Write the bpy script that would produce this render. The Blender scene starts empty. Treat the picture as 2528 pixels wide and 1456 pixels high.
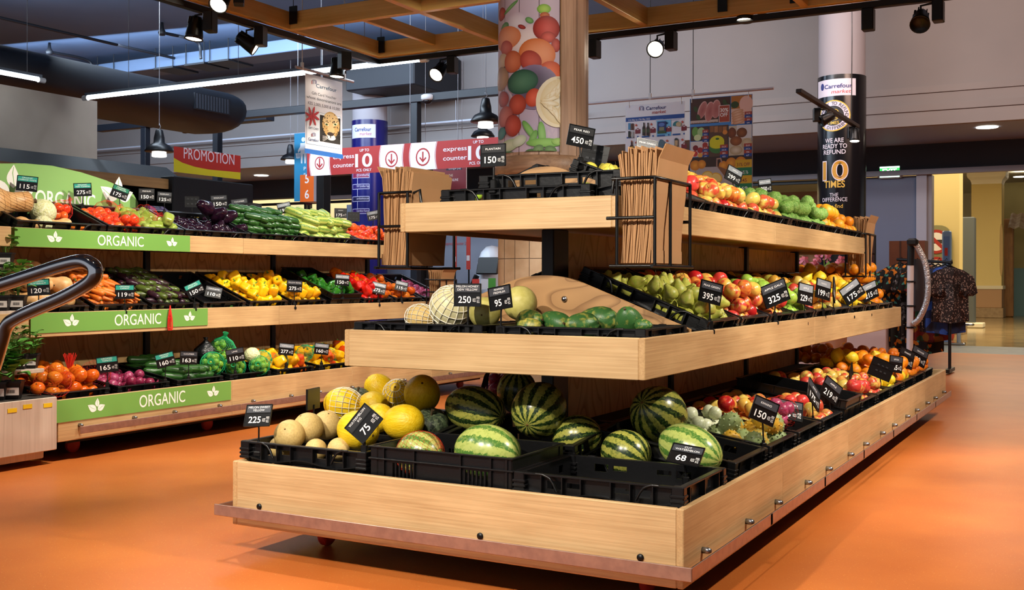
import bpy, math, random
import numpy as np
from mathutils import Matrix, Vector
PI = math.pi
SC = bpy.context.scene
COL = SC.collection
R = math.radians

# ---------------------------------------------------------------- camera, world, exposure
FPX, YAW, YH, ROLL, CAMZ = 2688.6, R(28.813), 690.8, .002, 1.1
cd = bpy.data.cameras.new('camera')
cam = bpy.data.objects.new('camera', cd)
COL.objects.link(cam)
cd.sensor_width = 36
cd.lens = FPX / 2528 * 36
cd.shift_y = -(728 - YH) / 2528
cd.clip_end = 200
cd.clip_start = .05
cam.matrix_world = Matrix.Translation((0, 0, CAMZ)) @ Matrix.Rotation(YAW, 4, 'Z') @ Matrix.Rotation(PI / 2, 4, 'X') @ Matrix.Rotation(ROLL, 4, 'Z')
SC.camera = cam
SC.view_settings.view_transform = 'Standard'
SC.view_settings.look = 'None'
SC.view_settings.gamma = 1
SC.view_settings.exposure = 0.36
SC.cycles.max_bounces = 7
SC.cycles.diffuse_bounces = 3
SC.cycles.glossy_bounces = 3
SC.cycles.transmission_bounces = 4
SC.cycles.sample_clamp_indirect = 6
W = bpy.data.worlds.new('world')
SC.world = W
W.use_nodes = True
W.node_tree.nodes['Background'].inputs[0].default_value = (.92, .94, 1, 1)
W.node_tree.nodes['Background'].inputs[1].default_value = .34


def spot(name, loc, target, watts, color=(1, .83, .62), size=70, blend=.6, radius=.04, parent=None):
    l = bpy.data.lights.new(name, 'SPOT')
    l.energy = watts
    l.color = color
    l.spot_size = R(size)
    l.spot_blend = blend
    l.shadow_soft_size = radius
    o = bpy.data.objects.new(name, l)
    COL.objects.link(o)
    o.location = loc
    d = Vector(target) - Vector(loc)
    o.rotation_euler = d.to_track_quat('-Z', 'Y').to_euler()
    return o


def area(name, loc, target, watts, sx, sy, color):
    l = bpy.data.lights.new(name, 'AREA')
    l.energy = watts
    l.color = color
    l.shape = 'RECTANGLE'
    l.size, l.size_y = sx, sy
    o = bpy.data.objects.new(name, l)
    COL.objects.link(o)
    o.location = loc
    d = Vector(target) - Vector(loc)
    o.rotation_euler = d.to_track_quat('-Z', 'Y').to_euler()
    return o


WARM = (1, .91, .78)
COOL = (.70, .84, 1)
# the shop's track spots: over the aisle in front, over both long sides, over the far wall
KEY = [
    ((-2.5, .55, 2.9), (-2.3, 3.7, .75), 430, 62), ((-1.2, .75, 2.9), (-1.9, 3.6, .8), 250, 60),
    ((-4.2, 4.5, 2.9), (-5.75, 4.8, .9), 200, 85), ((-4.2, 5.7, 2.9), (-5.75, 6.2, .9), 200, 85), ((-4.2, 7.5, 2.9), (-5.75, 7.7, .9), 200, 85),
    ((.75, 4.2, 2.9), (-1.55, 4.7, .8), 300, 70), ((.75, 5.9, 2.9), (-1.55, 6.3, .8), 300, 70), ((.75, 7.4, 2.9), (-1.55, 8.3, .7), 300, 70),
    ((-4.3, 4.2, 2.9), (-4.2, 3.9, 0), 170, 75), ((-.6, 7.45, 2.9), (.3, 6.6, 0), 210, 70),
    ((-4.3, 1.9, 2.9), (-3.0, 2.4, 0), 150, 60), ((1.2, 4.9, 2.9), (.6, 4.9, 0), 140, 60),
    ((-1.4, 4.4, 2.95), (-3.35, 6.4, 2.7), 110, 36),
]
for i, (a, b, w, s) in enumerate(KEY):
    spot('track_light', a, b, w, WARM, s)
# added fill lights without fixtures over the tills and aisles, wash on the far wall
area('till_fill_light', (-9.5, 8.6, 4.5), (-9.5, 13, 1), 250, 7, .3, COOL)
area('wall_fill_light', (-11.5, 12.2, 4.7), (-12, 15.5, 3.3), 170, 9, .25, (.62, .78, 1))  # added cool wash to brighten the far wall
area('aisle_fill_light', (-12, 6.5, 4.5), (-12, 7.5, 0), 180, .3, 7, COOL)
area('till_fill_light', (-3, 11.5, 4.6), (-3.5, 16, 2.6), 100, 5, .3, (1, .84, .78))
area('aisle_fill_light', (1.5, 9.5, 4.6), (.5, 16, 2.8), 150, 4, .3, (1, .62, .46))  # added warm fill that tints the far wall
area('mall_light', (-4, 25, 4.2), (-4, 25, 0), 1000, 14, 8, (1, .85, .62))
area('mall_light', (-18, 24, 4.2), (-18, 24, 0), 900, 14, 6, (1, .85, .62))


# ---------------------------------------------------------------- pixel rays (measuring aid)
def ray(px, py):
    u = (px - 1264) / FPX
    v = (py - YH) / FPX
    u, v = u + ROLL * v, v - ROLL * u
    c, s = math.cos(YAW), math.sin(YAW)
    return Vector((u * c - s, u * s + c, -v))


def at(px, py, X=None, Y=None, Z=None, d=None):
    r = ray(px, py)
    t = d if d is not None else X / r.x if X is not None else Y / r.y if Y is not None else (Z - CAMZ) / r.z
    return Vector((0, 0, CAMZ)) + r * t


# ---------------------------------------------------------------- materials
def lin(c):
    return tuple((x / 12.92 if x <= .04045 else ((x + .055) / 1.055) ** 2.4) for x in c)


def hexc(h):
    return lin(tuple(int(h[i:i + 2], 16) / 255 for i in (0, 2, 4)))


MATS = {}


def newmat(name):
    m = bpy.data.materials.new(name)
    m.use_nodes = True
    nt = m.node_tree
    b = nt.nodes['Principled BSDF']
    return m, nt, b


def col(c):
    return hexc(c) if isinstance(c, str) else c


def M(name, c=None, rough=.5, metal=0, emit=0, spec=.5, c2=None, scale=8, stretch=(1, 1, 1), bump=0, bscale=40, detail=3, lo=.35, hi=.65, rnd=0, coat=0, alpha=1, trans=0, ior=1.45, distort=0):
    """Procedural material: colour c (mixed with c2 by noise), optional bump, optional per-object colour shift."""
    if name in MATS:
        return MATS[name]
    m, nt, b = newmat(name)
    N, L = nt.nodes, nt.links
    b.inputs['Roughness'].default_value = rough
    b.inputs['Metallic'].default_value = metal
    b.inputs['Specular IOR Level'].default_value = spec
    b.inputs['IOR'].default_value = ior
    if coat:
        b.inputs['Coat Weight'].default_value = coat
        b.inputs['Coat Roughness'].default_value = .12
    if trans:
        b.inputs['Transmission Weight'].default_value = trans
    if alpha < 1:
        b.inputs['Alpha'].default_value = alpha
    c = col(c)
    b.inputs['Base Color'].default_value = (*c, 1)
    if emit:
        b.inputs['Emission Color'].default_value = (*c, 1)
        b.inputs['Emission Strength'].default_value = emit
    if c2 is not None or bump or rnd:
        tc = N.new('ShaderNodeTexCoord')
        mp = N.new('ShaderNodeMapping')
        mp.inputs['Scale'].default_value = stretch
        L.new(tc.outputs['Object'], mp.inputs['Vector'])
        oi = N.new('ShaderNodeObjectInfo')
        sv = N.new('ShaderNodeVectorMath')
        sv.operation = 'SCALE'
        sv.inputs[0].default_value = (17, 9, 23)
        L.new(oi.outputs['Random'], sv.inputs['Scale'])
        L.new(sv.outputs[0], mp.inputs['Location'])
    out = None
    if c2 is not None:
        c2 = col(c2)
        nz = N.new('ShaderNodeTexNoise')
        nz.inputs['Scale'].default_value = scale
        nz.inputs['Detail'].default_value = detail
        nz.inputs['Distortion'].default_value = distort
        L.new(mp.outputs[0], nz.inputs['Vector'])
        rp = N.new('ShaderNodeValToRGB')
        rp.color_ramp.elements[0].position = lo
        rp.color_ramp.elements[1].position = hi
        rp.color_ramp.elements[0].color = (*c, 1)
        rp.color_ramp.elements[1].color = (*c2, 1)
        if rnd:
            ad = N.new('ShaderNodeMath')
            ad.operation = 'MULTIPLY_ADD'
            ad.inputs[1].default_value = rnd
            L.new(oi.outputs['Random'], ad.inputs[0])
            sb = N.new('ShaderNodeMath')
            sb.operation = 'ADD'
            sb.inputs[1].default_value = -rnd / 2
            L.new(nz.outputs[0], sb.inputs[0])
            L.new(sb.outputs[0], ad.inputs[2])
            L.new(ad.outputs[0], rp.inputs[0])
        else:
            L.new(nz.outputs[0], rp.inputs[0])
        out = rp.outputs[0]
        L.new(out, b.inputs['Base Color'])
    if bump:
        n2 = N.new('ShaderNodeTexNoise')
        n2.inputs['Scale'].default_value = bscale
        L.new(mp.outputs[0], n2.inputs['Vector'])
        bp = N.new('ShaderNodeBump')
        bp.inputs['Strength'].default_value = bump
        bp.inputs['Distance'].default_value = .01
        L.new(n2.outputs[0], bp.inputs['Height'])
        L.new(bp.outputs[0], b.inputs['Normal'])
    MATS[name] = m
    return m


def wood(name, light, dark, axis, line=60, rough=.45, blot=3, dist=3, contrast=.5, long=1.2):
    """Board wood: grain lines running along axis (0 x, 1 y, 2 z) of the object."""
    if name in MATS:
        return MATS[name]
    m, nt, b = newmat(name)
    N, L = nt.nodes, nt.links
    tc = N.new('ShaderNodeTexCoord')
    mp = N.new('ShaderNodeMapping')
    s = [line] * 3
    s[axis] = long
    mp.inputs['Scale'].default_value = s
    L.new(tc.outputs['Object'], mp.inputs['Vector'])
    n1 = N.new('ShaderNodeTexNoise')
    n1.inputs['Scale'].default_value = 1
    n1.inputs['Detail'].default_value = 4
    n1.inputs['Distortion'].default_value = dist * .3
    L.new(mp.outputs[0], n1.inputs['Vector'])
    m2 = N.new('ShaderNodeMapping')
    s2 = [blot * 3] * 3
    s2[axis] = blot
    m2.inputs['Scale'].default_value = s2
    L.new(tc.outputs['Object'], m2.inputs['Vector'])
    n2 = N.new('ShaderNodeTexNoise')
    n2.inputs['Scale'].default_value = 1
    n2.inputs['Detail'].default_value = 3
    L.new(m2.outputs[0], n2.inputs['Vector'])
    mx = N.new('ShaderNodeMath')
    mx.operation = 'MULTIPLY_ADD'
    mx.inputs[1].default_value = .45
    L.new(n2.outputs[0], mx.inputs[0])
    mm = N.new('ShaderNodeMath')
    mm.operation = 'MULTIPLY'
    mm.inputs[1].default_value = .55
    L.new(n1.outputs[0], mm.inputs[0])
    L.new(mm.outputs[0], mx.inputs[2])
    rp = N.new('ShaderNodeValToRGB')
    rp.color_ramp.elements[0].position = .5 - contrast / 2.4
    rp.color_ramp.elements[1].position = .5 + contrast / 6
    rp.color_ramp.elements[0].color = (*col(dark), 1)
    rp.color_ramp.elements[1].color = (*col(light), 1)
    L.new(mx.outputs[0], rp.inputs[0])
    L.new(rp.outputs[0], b.inputs['Base Color'])
    b.inputs['Roughness'].default_value = rough
    bp = N.new('ShaderNodeBump')
    bp.inputs['Strength'].default_value = .12
    bp.inputs['Distance'].default_value = .004
    L.new(n1.outputs[0], bp.inputs['Height'])
    L.new(bp.outputs[0], b.inputs['Normal'])
    MATS[name] = m
    return m


def plywood(name, light, dark, axis=2, scale=2.2):
    """Rotary-cut plywood with wandering cathedral grain."""
    if name in MATS:
        return MATS[name]
    m, nt, b = newmat(name)
    N, L = nt.nodes, nt.links
    tc = N.new('ShaderNodeTexCoord')
    mp = N.new('ShaderNodeMapping')
    s = [scale * 1.5] * 3
    s[axis] = scale * .45
    mp.inputs['Scale'].default_value = s
    L.new(tc.outputs['Object'], mp.inputs['Vector'])
    n = N.new('ShaderNodeTexNoise')
    n.inputs['Scale'].default_value = 1
    n.inputs['Detail'].default_value = 2
    L.new(mp.outputs[0], n.inputs['Vector'])
    a = N.new('ShaderNodeMath')
    a.operation = 'MULTIPLY'
    a.inputs[1].default_value = 16
    L.new(n.outputs[0], a.inputs[0])
    f = N.new('ShaderNodeMath')
    f.operation = 'FRACT'
    L.new(a.outputs[0], f.inputs[0])
    rp = N.new('ShaderNodeValToRGB')
    rp.color_ramp.elements[0].position = 0
    rp.color_ramp.elements[1].position = .35
    rp.color_ramp.elements[0].color = (*col(dark), 1)
    rp.color_ramp.elements[1].color = (*col(light), 1)
    e = rp.color_ramp.elements.new(1.0)
    k = .72
    e.color = (*[x * k + y * (1 - k) for x, y in zip(col(light), col(dark))], 1)
    L.new(f.outputs[0], rp.inputs[0])
    L.new(rp.outputs[0], b.inputs['Base Color'])
    b.inputs['Roughness'].default_value = .5
    MATS[name] = m
    return m


def striped(name, pale, dark, n=11, jag=.55, mottled=None, rough=.32, width=.5, zs=3):
    """Rind with jagged meridian stripes around the object's Z axis."""
    if name in MATS:
        return MATS[name]
    m, nt, b = newmat(name)
    N, L = nt.nodes, nt.links
    tc = N.new('ShaderNodeTexCoord')
    sx = N.new('ShaderNodeSeparateXYZ')
    L.new(tc.outputs['Object'], sx.inputs[0])
    at2 = N.new('ShaderNodeMath')
    at2.operation = 'ARCTAN2'
    L.new(sx.outputs[1], at2.inputs[0])
    L.new(sx.outputs[0], at2.inputs[1])
    nz = N.new('ShaderNodeTexNoise')
    nz.inputs['Scale'].default_value = zs * 1.9
    nz.inputs['Detail'].default_value = 9
    nz.inputs['Roughness'].default_value = .65
    L.new(tc.outputs['Object'], nz.inputs['Vector'])
    k = N.new('ShaderNodeMath')
    k.operation = 'MULTIPLY_ADD'
    k.inputs[1].default_value = jag * 9
    k.inputs[2].default_value = -jag * 4.5
    L.new(nz.outputs[0], k.inputs[0])
    mu = N.new('ShaderNodeMath')
    mu.operation = 'MULTIPLY_ADD'
    mu.inputs[1].default_value = n
    L.new(at2.outputs[0], mu.inputs[0])
    L.new(k.outputs[0], mu.inputs[2])
    sn = N.new('ShaderNodeMath')
    sn.operation = 'SINE'
    L.new(mu.outputs[0], sn.inputs[0])
    ad = N.new('ShaderNodeMath')
    ad.operation = 'MULTIPLY_ADD'
    ad.inputs[1].default_value = .5
    ad.inputs[2].default_value = .5
    L.new(sn.outputs[0], ad.inputs[0])
    rp = N.new('ShaderNodeValToRGB')
    rp.color_ramp.elements[0].position = width - .07
    rp.color_ramp.elements[1].position = width + .05
    rp.color_ramp.elements[0].color = (*col(pale), 1)
    rp.color_ramp.elements[1].color = (*col(dark), 1)
    L.new(ad.outputs[0], rp.inputs[0])
    o = rp.outputs[0]
    n3 = N.new('ShaderNodeTexNoise')
    n3.inputs['Scale'].default_value = 9
    n3.inputs['Detail'].default_value = 4
    L.new(tc.outputs['Object'], n3.inputs['Vector'])
    r3 = N.new('ShaderNodeValToRGB')
    r3.color_ramp.elements[0].position = .5
    r3.color_ramp.elements[1].position = .62
    r3.color_ramp.elements[0].color = (0, 0, 0, 1)
    r3.color_ramp.elements[1].color = (.6, .6, .6, 1)
    L.new(n3.outputs[0], r3.inputs[0])
    mx = N.new('ShaderNodeMix')
    mx.data_type = 'RGBA'
    L.new(r3.outputs[0], mx.inputs['Factor'])
    L.new(o, mx.inputs['A'])
    mx.inputs['B'].default_value = (*col(mottled or pale), 1)
    L.new(mx.outputs['Result'], b.inputs['Base Color'])
    b.inputs['Roughness'].default_value = rough
    MATS[name] = m
    return m


def printmat(name='print', rough=.55, emit=0):
    """Ink on paper or vinyl: colour comes from the mesh's own colour layer."""
    if name in MATS:
        return MATS[name]
    m, nt, b = newmat(name)
    a = nt.nodes.new('ShaderNodeVertexColor')
    a.layer_name = 'ink'
    nt.links.new(a.outputs[0], b.inputs['Base Color'])
    b.inputs['Roughness'].default_value = rough
    if emit:
        nt.links.new(a.outputs[0], b.inputs['Emission Color'])
        b.inputs['Emission Strength'].default_value = emit
    MATS[name] = m
    return m


OAK_X = wood('oak_along_x', 'CFAE80', 'A07C50', 0, line=120, contrast=.75, long=2)
OAK_Y = wood('oak_along_y', 'CAA676', '9A744A', 1, line=120, contrast=.75, long=2)
OAK_Z = wood('oak_along_z', 'CDA88E', '8E6850', 2, line=26, blot=2, contrast=.6)
PLY = plywood('plywood', 'E6BC80', 'BC8C54')
BLACK = M('black_plastic', '0D0D0F', .33, spec=.55, bump=.06, bscale=60)
BLKMET = M('black_painted_steel', '0B0C0E', .42)
WIRE = M('black_wire', '09090A', .3)
CHROME = M('chrome', 'C9CCD2', .14, 1)
STEEL = M('brushed_steel', 'B59484', .36, .7, c2='A5867A', scale=30, stretch=(1, 1, 1))
WHITE = M('white_paint', 'D9D9DC', .5)
INK = printmat()
GLOSSINK = printmat('gloss_print', .42)
RUBBER = M('red_caster', 'B22A1A', .5)


# ---------------------------------------------------------------- mesh builder
TXT = {}


FINE = {'ORGANIC', 'PROMOTION', '10', 'express', 'counter', 'TIMES', 'Carrefour'}


def text_geo(s, off=0.0):
    """Vertices and faces of flat lettering, one em tall, left-aligned at the origin."""
    k = (s, off)
    if k not in TXT:
        c = bpy.data.curves.new('lettering', 'FONT')
        c.body = s
        c.resolution_u = 6 if s in FINE else 3
        c.offset = off
        c.fill_mode = 'FRONT'
        o = bpy.data.objects.new('lettering', c)
        me = bpy.data.meshes.new_from_object(o)
        v = [(q.co.x, q.co.y) for q in me.vertices]
        f = [tuple(p.vertices) for p in me.polygons]
        bpy.data.objects.remove(o)
        bpy.data.curves.remove(c)
        bpy.data.meshes.remove(me)
        x0 = min((q[0] for q in v), default=0)
        x1 = max((q[0] for q in v), default=1)
        y0 = min((q[1] for q in v), default=0)
        y1 = max((q[1] for q in v), default=1)
        TXT[k] = (v, f, x0, x1, y0, y1)
    return TXT[k]


class MB:
    def __init__(s):
        s.v, s.f, s.m, s.sm, s.c, s.mats = [], [], [], [], [], []
        s.T = None
        s.ink = (1, 1, 1)
        s.coloured = False
        s.k = 0

    def mi(s, mat):
        if mat not in s.mats:
            s.mats.append(mat)
        return s.mats.index(mat)

    def add(s, vs, fs, mat, smooth=False, cols=None):
        b = len(s.v)
        for i, p in enumerate(vs):
            p = Vector(p)
            s.v.append(tuple(s.T @ p) if s.T is not None else tuple(p))
            s.c.append(cols[i] if cols else s.ink)
        k = s.mi(mat)
        for f in fs:
            s.f.append(tuple(b + i for i in f))
            s.m.append(k)
            s.sm.append(smooth)
        return s

    def box(s, a, b, mat):
        x0, y0, z0 = (min(p, q) for p, q in zip(a, b))
        x1, y1, z1 = (max(p, q) for p, q in zip(a, b))
        return s.add([(x0, y0, z0), (x1, y0, z0), (x1, y1, z0), (x0, y1, z0), (x0, y0, z1), (x1, y0, z1), (x1, y1, z1), (x0, y1, z1)],
                     [(3, 2, 1, 0), (4, 5, 6, 7), (0, 1, 5, 4), (1, 2, 6, 5), (2, 3, 7, 6), (3, 0, 4, 7)], mat)

    def bbox(s, a, b, mat, e=.004):
        """Box with chamfered edges."""
        x0, y0, z0 = (min(p, q) for p, q in zip(a, b))
        x1, y1, z1 = (max(p, q) for p, q in zip(a, b))
        e = min(e, (x1 - x0) / 3, (y1 - y0) / 3, (z1 - z0) / 3)
        vs = []
        for (z, q) in ((z0, e), (z0 + e, 0), (z1 - e, 0), (z1, e)):
            for (x, y, dx, dy) in ((x0, y0, 1, 1), (x1, y0, -1, 1), (x1, y1, -1, -1), (x0, y1, 1, -1)):
                if dx * dy > 0:
                    vs += [(x + dx * q, y + dy * (e + q), z), (x + dx * (e + q), y + dy * q, z)]
                else:
                    vs += [(x + dx * (e + q), y + dy * q, z), (x + dx * q, y + dy * (e + q), z)]
        fs = [tuple(range(7, -1, -1)), tuple(range(24, 32))]
        for r in range(3):
            for i in range(8):
                j = (i + 1) % 8
                fs.append((r * 8 + i, r * 8 + j, r * 8 + 8 + j, r * 8 + 8 + i))
        return s.add(vs, fs, mat)

    def quad(s, p, mat):
        return s.add(p, [tuple(range(len(p)))], mat)

    def tube(s, path, r, mat, seg=8, closed=False, caps=True):
        P = [Vector(p) for p in path]
        n = len(P)
        rs = r if isinstance(r, (list, tuple)) else [r] * n
        vs, fs = [], []
        up = None
        for i in range(n):
            if closed:
                t = P[(i + 1) % n] - P[i - 1]
            else:
                t = P[min(i + 1, n - 1)] - P[max(i - 1, 0)]
            t.normalize()
            if up is None:
                up = Vector((0, 0, 1)) if abs(t.z) < .9 else Vector((1, 0, 0))
            a = t.cross(up)
            if a.length < 1e-6:
                a = t.orthogonal()
            a.normalize()
            bb = a.cross(t).normalized()
            up = bb
            for k in range(seg):
                g = 2 * PI * k / seg
                vs.append(P[i] + (a * math.cos(g) + bb * math.sin(g)) * rs[i])
        m = n if closed else n - 1
        for i in range(m):
            for k in range(seg):
                a, b2 = i * seg + k, i * seg + (k + 1) % seg
                c, d = ((i + 1) % n) * seg + (k + 1) % seg, ((i + 1) % n) * seg + k
                fs.append((a, b2, c, d))
        s.add(vs, fs, mat, True)
        if caps and not closed:
            s.add(vs[:seg], [tuple(range(seg - 1, -1, -1))], mat)
            s.add(vs[-seg:], [tuple(range(seg))], mat)
        return s

    def lathe(s, prof, mat, seg=20, lobes=0, la=0, smooth=True, twist=0):
        """Surface of revolution about z from (radius, z) pairs, optionally lobed."""
        vs, fs = [], []
        n = len(prof)
        for i, (r, z) in enumerate(prof):
            for k in range(seg):
                g = 2 * PI * k / seg
                q = r * (1 + la * math.cos(lobes * g)) if lobes else r
                vs.append((q * math.cos(g + twist * z), q * math.sin(g + twist * z), z))
        up = prof[-1][1] >= prof[0][1]
        for i in range(n - 1):
            for k in range(seg):
                a, b = i * seg + k, i * seg + (k + 1) % seg
                c, d = b + seg, a + seg
                fs.append((a, b, c, d) if up else (d, c, b, a))
        if prof[0][0] > 1e-5:
            fs.append(tuple(range(seg - 1, -1, -1)) if up else tuple(range(seg)))
        if prof[-1][0] > 1e-5:
            q = range((n - 1) * seg, n * seg)
            fs.append(tuple(q) if up else tuple(reversed(list(q))))
        return s.add(vs, fs, mat, smooth)

    def prism(s, poly, axis, a, b, mat):
        """Polygon in the two other axes (in x,y,z order) extruded along axis from a to b."""
        def p3(u, v, w):
            return {0: (w, u, v), 1: (u, w, v), 2: (u, v, w)}[axis]
        n = len(poly)
        vs = [p3(u, v, a) for u, v in poly] + [p3(u, v, b) for u, v in poly]
        fs = [tuple(range(n)), tuple(range(2 * n - 1, n - 1, -1))] + [(i, i + n, (i + 1) % n + n, (i + 1) % n) for i in range(n)]
        return s.add(vs, fs, mat)

    # flat printing in the local x-z plane, facing -y; layer lifts it off the sheet
    def lift(s, layer):
        s.coloured = True
        s.k += 1
        return -.0002 * layer - 5e-5 * s.k

    def rect(s, x0, z0, x1, z1, c, mat=None, layer=1):
        y = s.lift(layer)
        return s.add([(x0, y, z0), (x1, y, z0), (x1, y, z1), (x0, y, z1)], [(0, 1, 2, 3)], mat or INK, cols=[col(c)] * 4)

    def shape(s, pts, c, mat=None, layer=1):
        y = s.lift(layer)
        return s.add([(p[0], y, p[1]) for p in pts], [tuple(range(len(pts)))], mat or INK, cols=[col(c)] * len(pts))

    def oval(s, x, z, a, b, c, mat=None, layer=1, rot=0, seg=20, c2=None):
        y = s.lift(layer)
        cs, sn = math.cos(rot), math.sin(rot)
        vs, cl = [(x, y, z)], [col(c)]
        for k in range(seg):
            g = 2 * PI * k / seg
            u, w = a * math.cos(g), b * math.sin(g)
            vs.append((x + u * cs - w * sn, y, z + u * sn + w * cs))
            cl.append(col(c2 or c))
        return s.add(vs, [(0, 1 + k, 1 + (k + 1) % seg) for k in range(seg)], mat or INK, cols=cl)

    def text(s, t, x, z, h, c, mat=None, layer=2, align='C', off=0.0, w=None, sx=1.0, shear=0, rot=0):
        """Lettering h tall (capital height) centred at x, baseline z; w squeezes it to a width."""
        y = s.lift(layer)
        v, f, x0, x1, y0, y1 = text_geo(t, off)
        k = h / .69
        kx = k * sx
        if w is not None:
            kx = w / max(x1 - x0, 1e-4)
        ox = {'C': -(x0 + x1) / 2, 'L': -x0, 'R': -x1}[align]
        cs, sn = math.cos(rot), math.sin(rot)
        pts = []
        for p in v:
            a, b = (p[0] + ox) * kx + shear * p[1] * k, p[1] * k
            pts.append((x + a * cs - b * sn, y, z + a * sn + b * cs))
        return s.add(pts, f, mat or INK, cols=[col(c)] * len(v))

    def mesh(s, name):
        me = bpy.data.meshes.new(name)
        me.from_pydata(s.v, [], s.f)
        for mt in s.mats:
            me.materials.append(mt)
        me.polygons.foreach_set('material_index', s.m)
        me.polygons.foreach_set('use_smooth', s.sm)
        if s.coloured or s.ink != (1, 1, 1):
            ca = me.color_attributes.new('ink', 'FLOAT_COLOR', 'POINT')
            ca.data.foreach_set('color', [x for q in s.c for x in (*q, 1)])
        me.update()
        return me

    def build(s, name, parent=None, mat=None, loc=None, rot=None, label=None, cat=None, group=None, kind=None):
        o = link(name, s.mesh(name), parent, loc=loc, rot=rot)
        tag(o, label, cat, group, kind)
        return o


def link(name, me, parent=None, mw=None, loc=None, rot=None):
    o = bpy.data.objects.new(name, me)
    COL.objects.link(o)
    if parent is not None:
        o.parent = parent
    if mw is not None:
        o.matrix_basis = mw
    if loc is not None:
        o.location = loc
    if rot is not None:
        o.rotation_euler = rot
    return o


def tag(o, label=None, cat=None, group=None, kind=None):
    for k, v in (('label', label), ('category', cat), ('group', group), ('kind', kind)):
        if v:
            o[k] = v
    return o


def thing(name, label, cat, mw=None, loc=None, rot=None, group=None):
    o = link(name, None, None, mw, loc, rot)
    o.empty_display_size = .05
    return tag(o, label, cat, group)


def frame(o, ex, ey, ez):
    m = Matrix.Identity(4)
    for i, a in enumerate((ex, ey, ez)):
        for j in range(3):
            m[j][i] = a[j]
    for j in range(3):
        m[j][3] = o[j]
    return m


def facing(o, n, roll=0, tilt=0):
    """Frame for a flat sheet whose printed side (local -y) looks along n (horizontal angle taken from n), top tilted back by tilt."""
    n = Vector((n[0], n[1], 0)).normalized()
    ey = -n
    ez = Vector((0, 0, 1))
    ex = ey.cross(ez)
    m = frame(o, ex, ey, ez)
    return m @ Matrix.Rotation(-tilt, 4, 'X') @ Matrix.Rotation(roll, 4, 'Y')


def smoothpath(pts, n=6):
    """Catmull-Rom through pts."""
    P = [Vector(p) for p in pts]
    P = [P[0] * 2 - P[1]] + P + [P[-1] * 2 - P[-2]]
    out = []
    for i in range(1, len(P) - 2):
        for k in range(n):
            t = k / n
            a, b, c, d = P[i - 1:i + 3]
            out.append(.5 * ((2 * b) + (c - a) * t + (2 * a - 5 * b + 4 * c - d) * t * t + (3 * b - a - 3 * c + d) * t ** 3))
    out.append(P[-2])
    return out
# ================================================================ the room
FLOORM = M('orange_rubber_floor', 'CA7233', .34, c2='B65F28', scale=2.2, detail=8, lo=.3, hi=.75, bump=.05, bscale=160, spec=.45)
nt = FLOORM.node_tree
_b = nt.nodes['Principled BSDF']
_n = nt.nodes.new('ShaderNodeTexNoise')
_n.inputs['Scale'].default_value = 130
_n.inputs['Detail'].default_value = 2
_r = nt.nodes.new('ShaderNodeValToRGB')
_r.color_ramp.elements[0].position = .66
_r.color_ramp.elements[1].position = .72
_r.color_ramp.elements[0].color = (0, 0, 0, 1)
_r.color_ramp.elements[1].color = (.5, .5, .5, 1)
_mx = nt.nodes.new('ShaderNodeMix')
_mx.data_type = 'RGBA'
_mx.inputs['B'].default_value = (.95, .62, .22, 1)
_src = _b.inputs['Base Color'].links[0].from_socket
nt.links.new(_n.outputs[0], _r.inputs[0])
nt.links.new(_r.outputs[0], _mx.inputs['Factor'])
nt.links.new(_src, _mx.inputs['A'])
nt.links.new(_mx.outputs['Result'], _b.inputs['Base Color'])
_tc = nt.nodes.new('ShaderNodeTexCoord')
nt.links.new(_tc.outputs['Object'], _n.inputs['Vector'])

WALLM = M('grey_wall_paint', '8E8885', .7, c2='86817F', scale=.7)
SLATE = M('slate_blue_paint', '4A5568', .6)
DARK = M('dark_slate_paint', '2A303B', .6)
CEILM = M('dark_ceiling_paint', '566A86', .7, c2='4C5E78', scale=.5)
PANEL = M('blue_grey_panel', '67728A', .55)
TRIMG = M('grey_trim', '8C8C92', .5)
CREAM = M('cream_wall', 'D8C27E', .6)
CREAM2 = M('cream_plaster', 'D9CFB0', .6)
TILEM = M('mall_floor_tile', 'A58E62', .12, c2='8D7A55', scale=3, spec=.6)


def struct(name, fn):
    b = MB()
    fn(b)
    return b.build(name, kind='structure')


XL, XR, YN, YF, ZC = -32, 6, -5, 15.5, 4.95
struct('floor', lambda b: b.box((XL, YN, -.1), (XR, 17.86, 0), FLOORM))
struct('floor_mall', lambda b: [b.box((XL, 19.9, -.1), (20, 46, -.002), TILEM)])
struct('floor_threshold', lambda b: b.box((XL, 17.86, -.1), (20, 19.9, -.001), M('blue_grey_mat', '55626F', .4, c2='6E7780', scale=6)))
struct('ceiling', lambda b: b.box((XL, YN, ZC), (XR, 18, ZC + .1), CEILM))
struct('wall_far', lambda b: b.box((XL, YF, 3.19), (XR, YF + .12, ZC), WALLM))
struct('trim_1', lambda b: b.box((XL, YF + .12, 3.19), (XR, 18.0, 3.26), M('soffit_paint', '8795B4', .6)))
struct('wall_header', lambda b: b.box((XL, 17.62, 2.80), (XR, 17.9, 3.19), DARK))
struct('trim_2', lambda b: b.box((-14, 17.55, 2.72), (XR, 17.66, 2.80), TRIMG))
struct('wall_exit', lambda b: b.box((-3.95, 17.7, 0), (-2.62, 17.86, 2.72), PANEL))
struct('trim_3', lambda b: [b.box((-2.62, 17.62, 0), (-2.47, 17.9, 2.72), M('pale_frame', 'A7ABB8', .4)), b.box((-2.47, 17.66, 0), (-2.40, 17.9, 2.72), TRIMG)])
struct('wall_left', lambda b: b.box((XL - .1, YN, 0), (XL, 18, ZC), WALLM))
struct('wall_right', lambda b: b.box((XR, YN, 0), (XR + .1, 17.9, ZC), WALLM))
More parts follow.
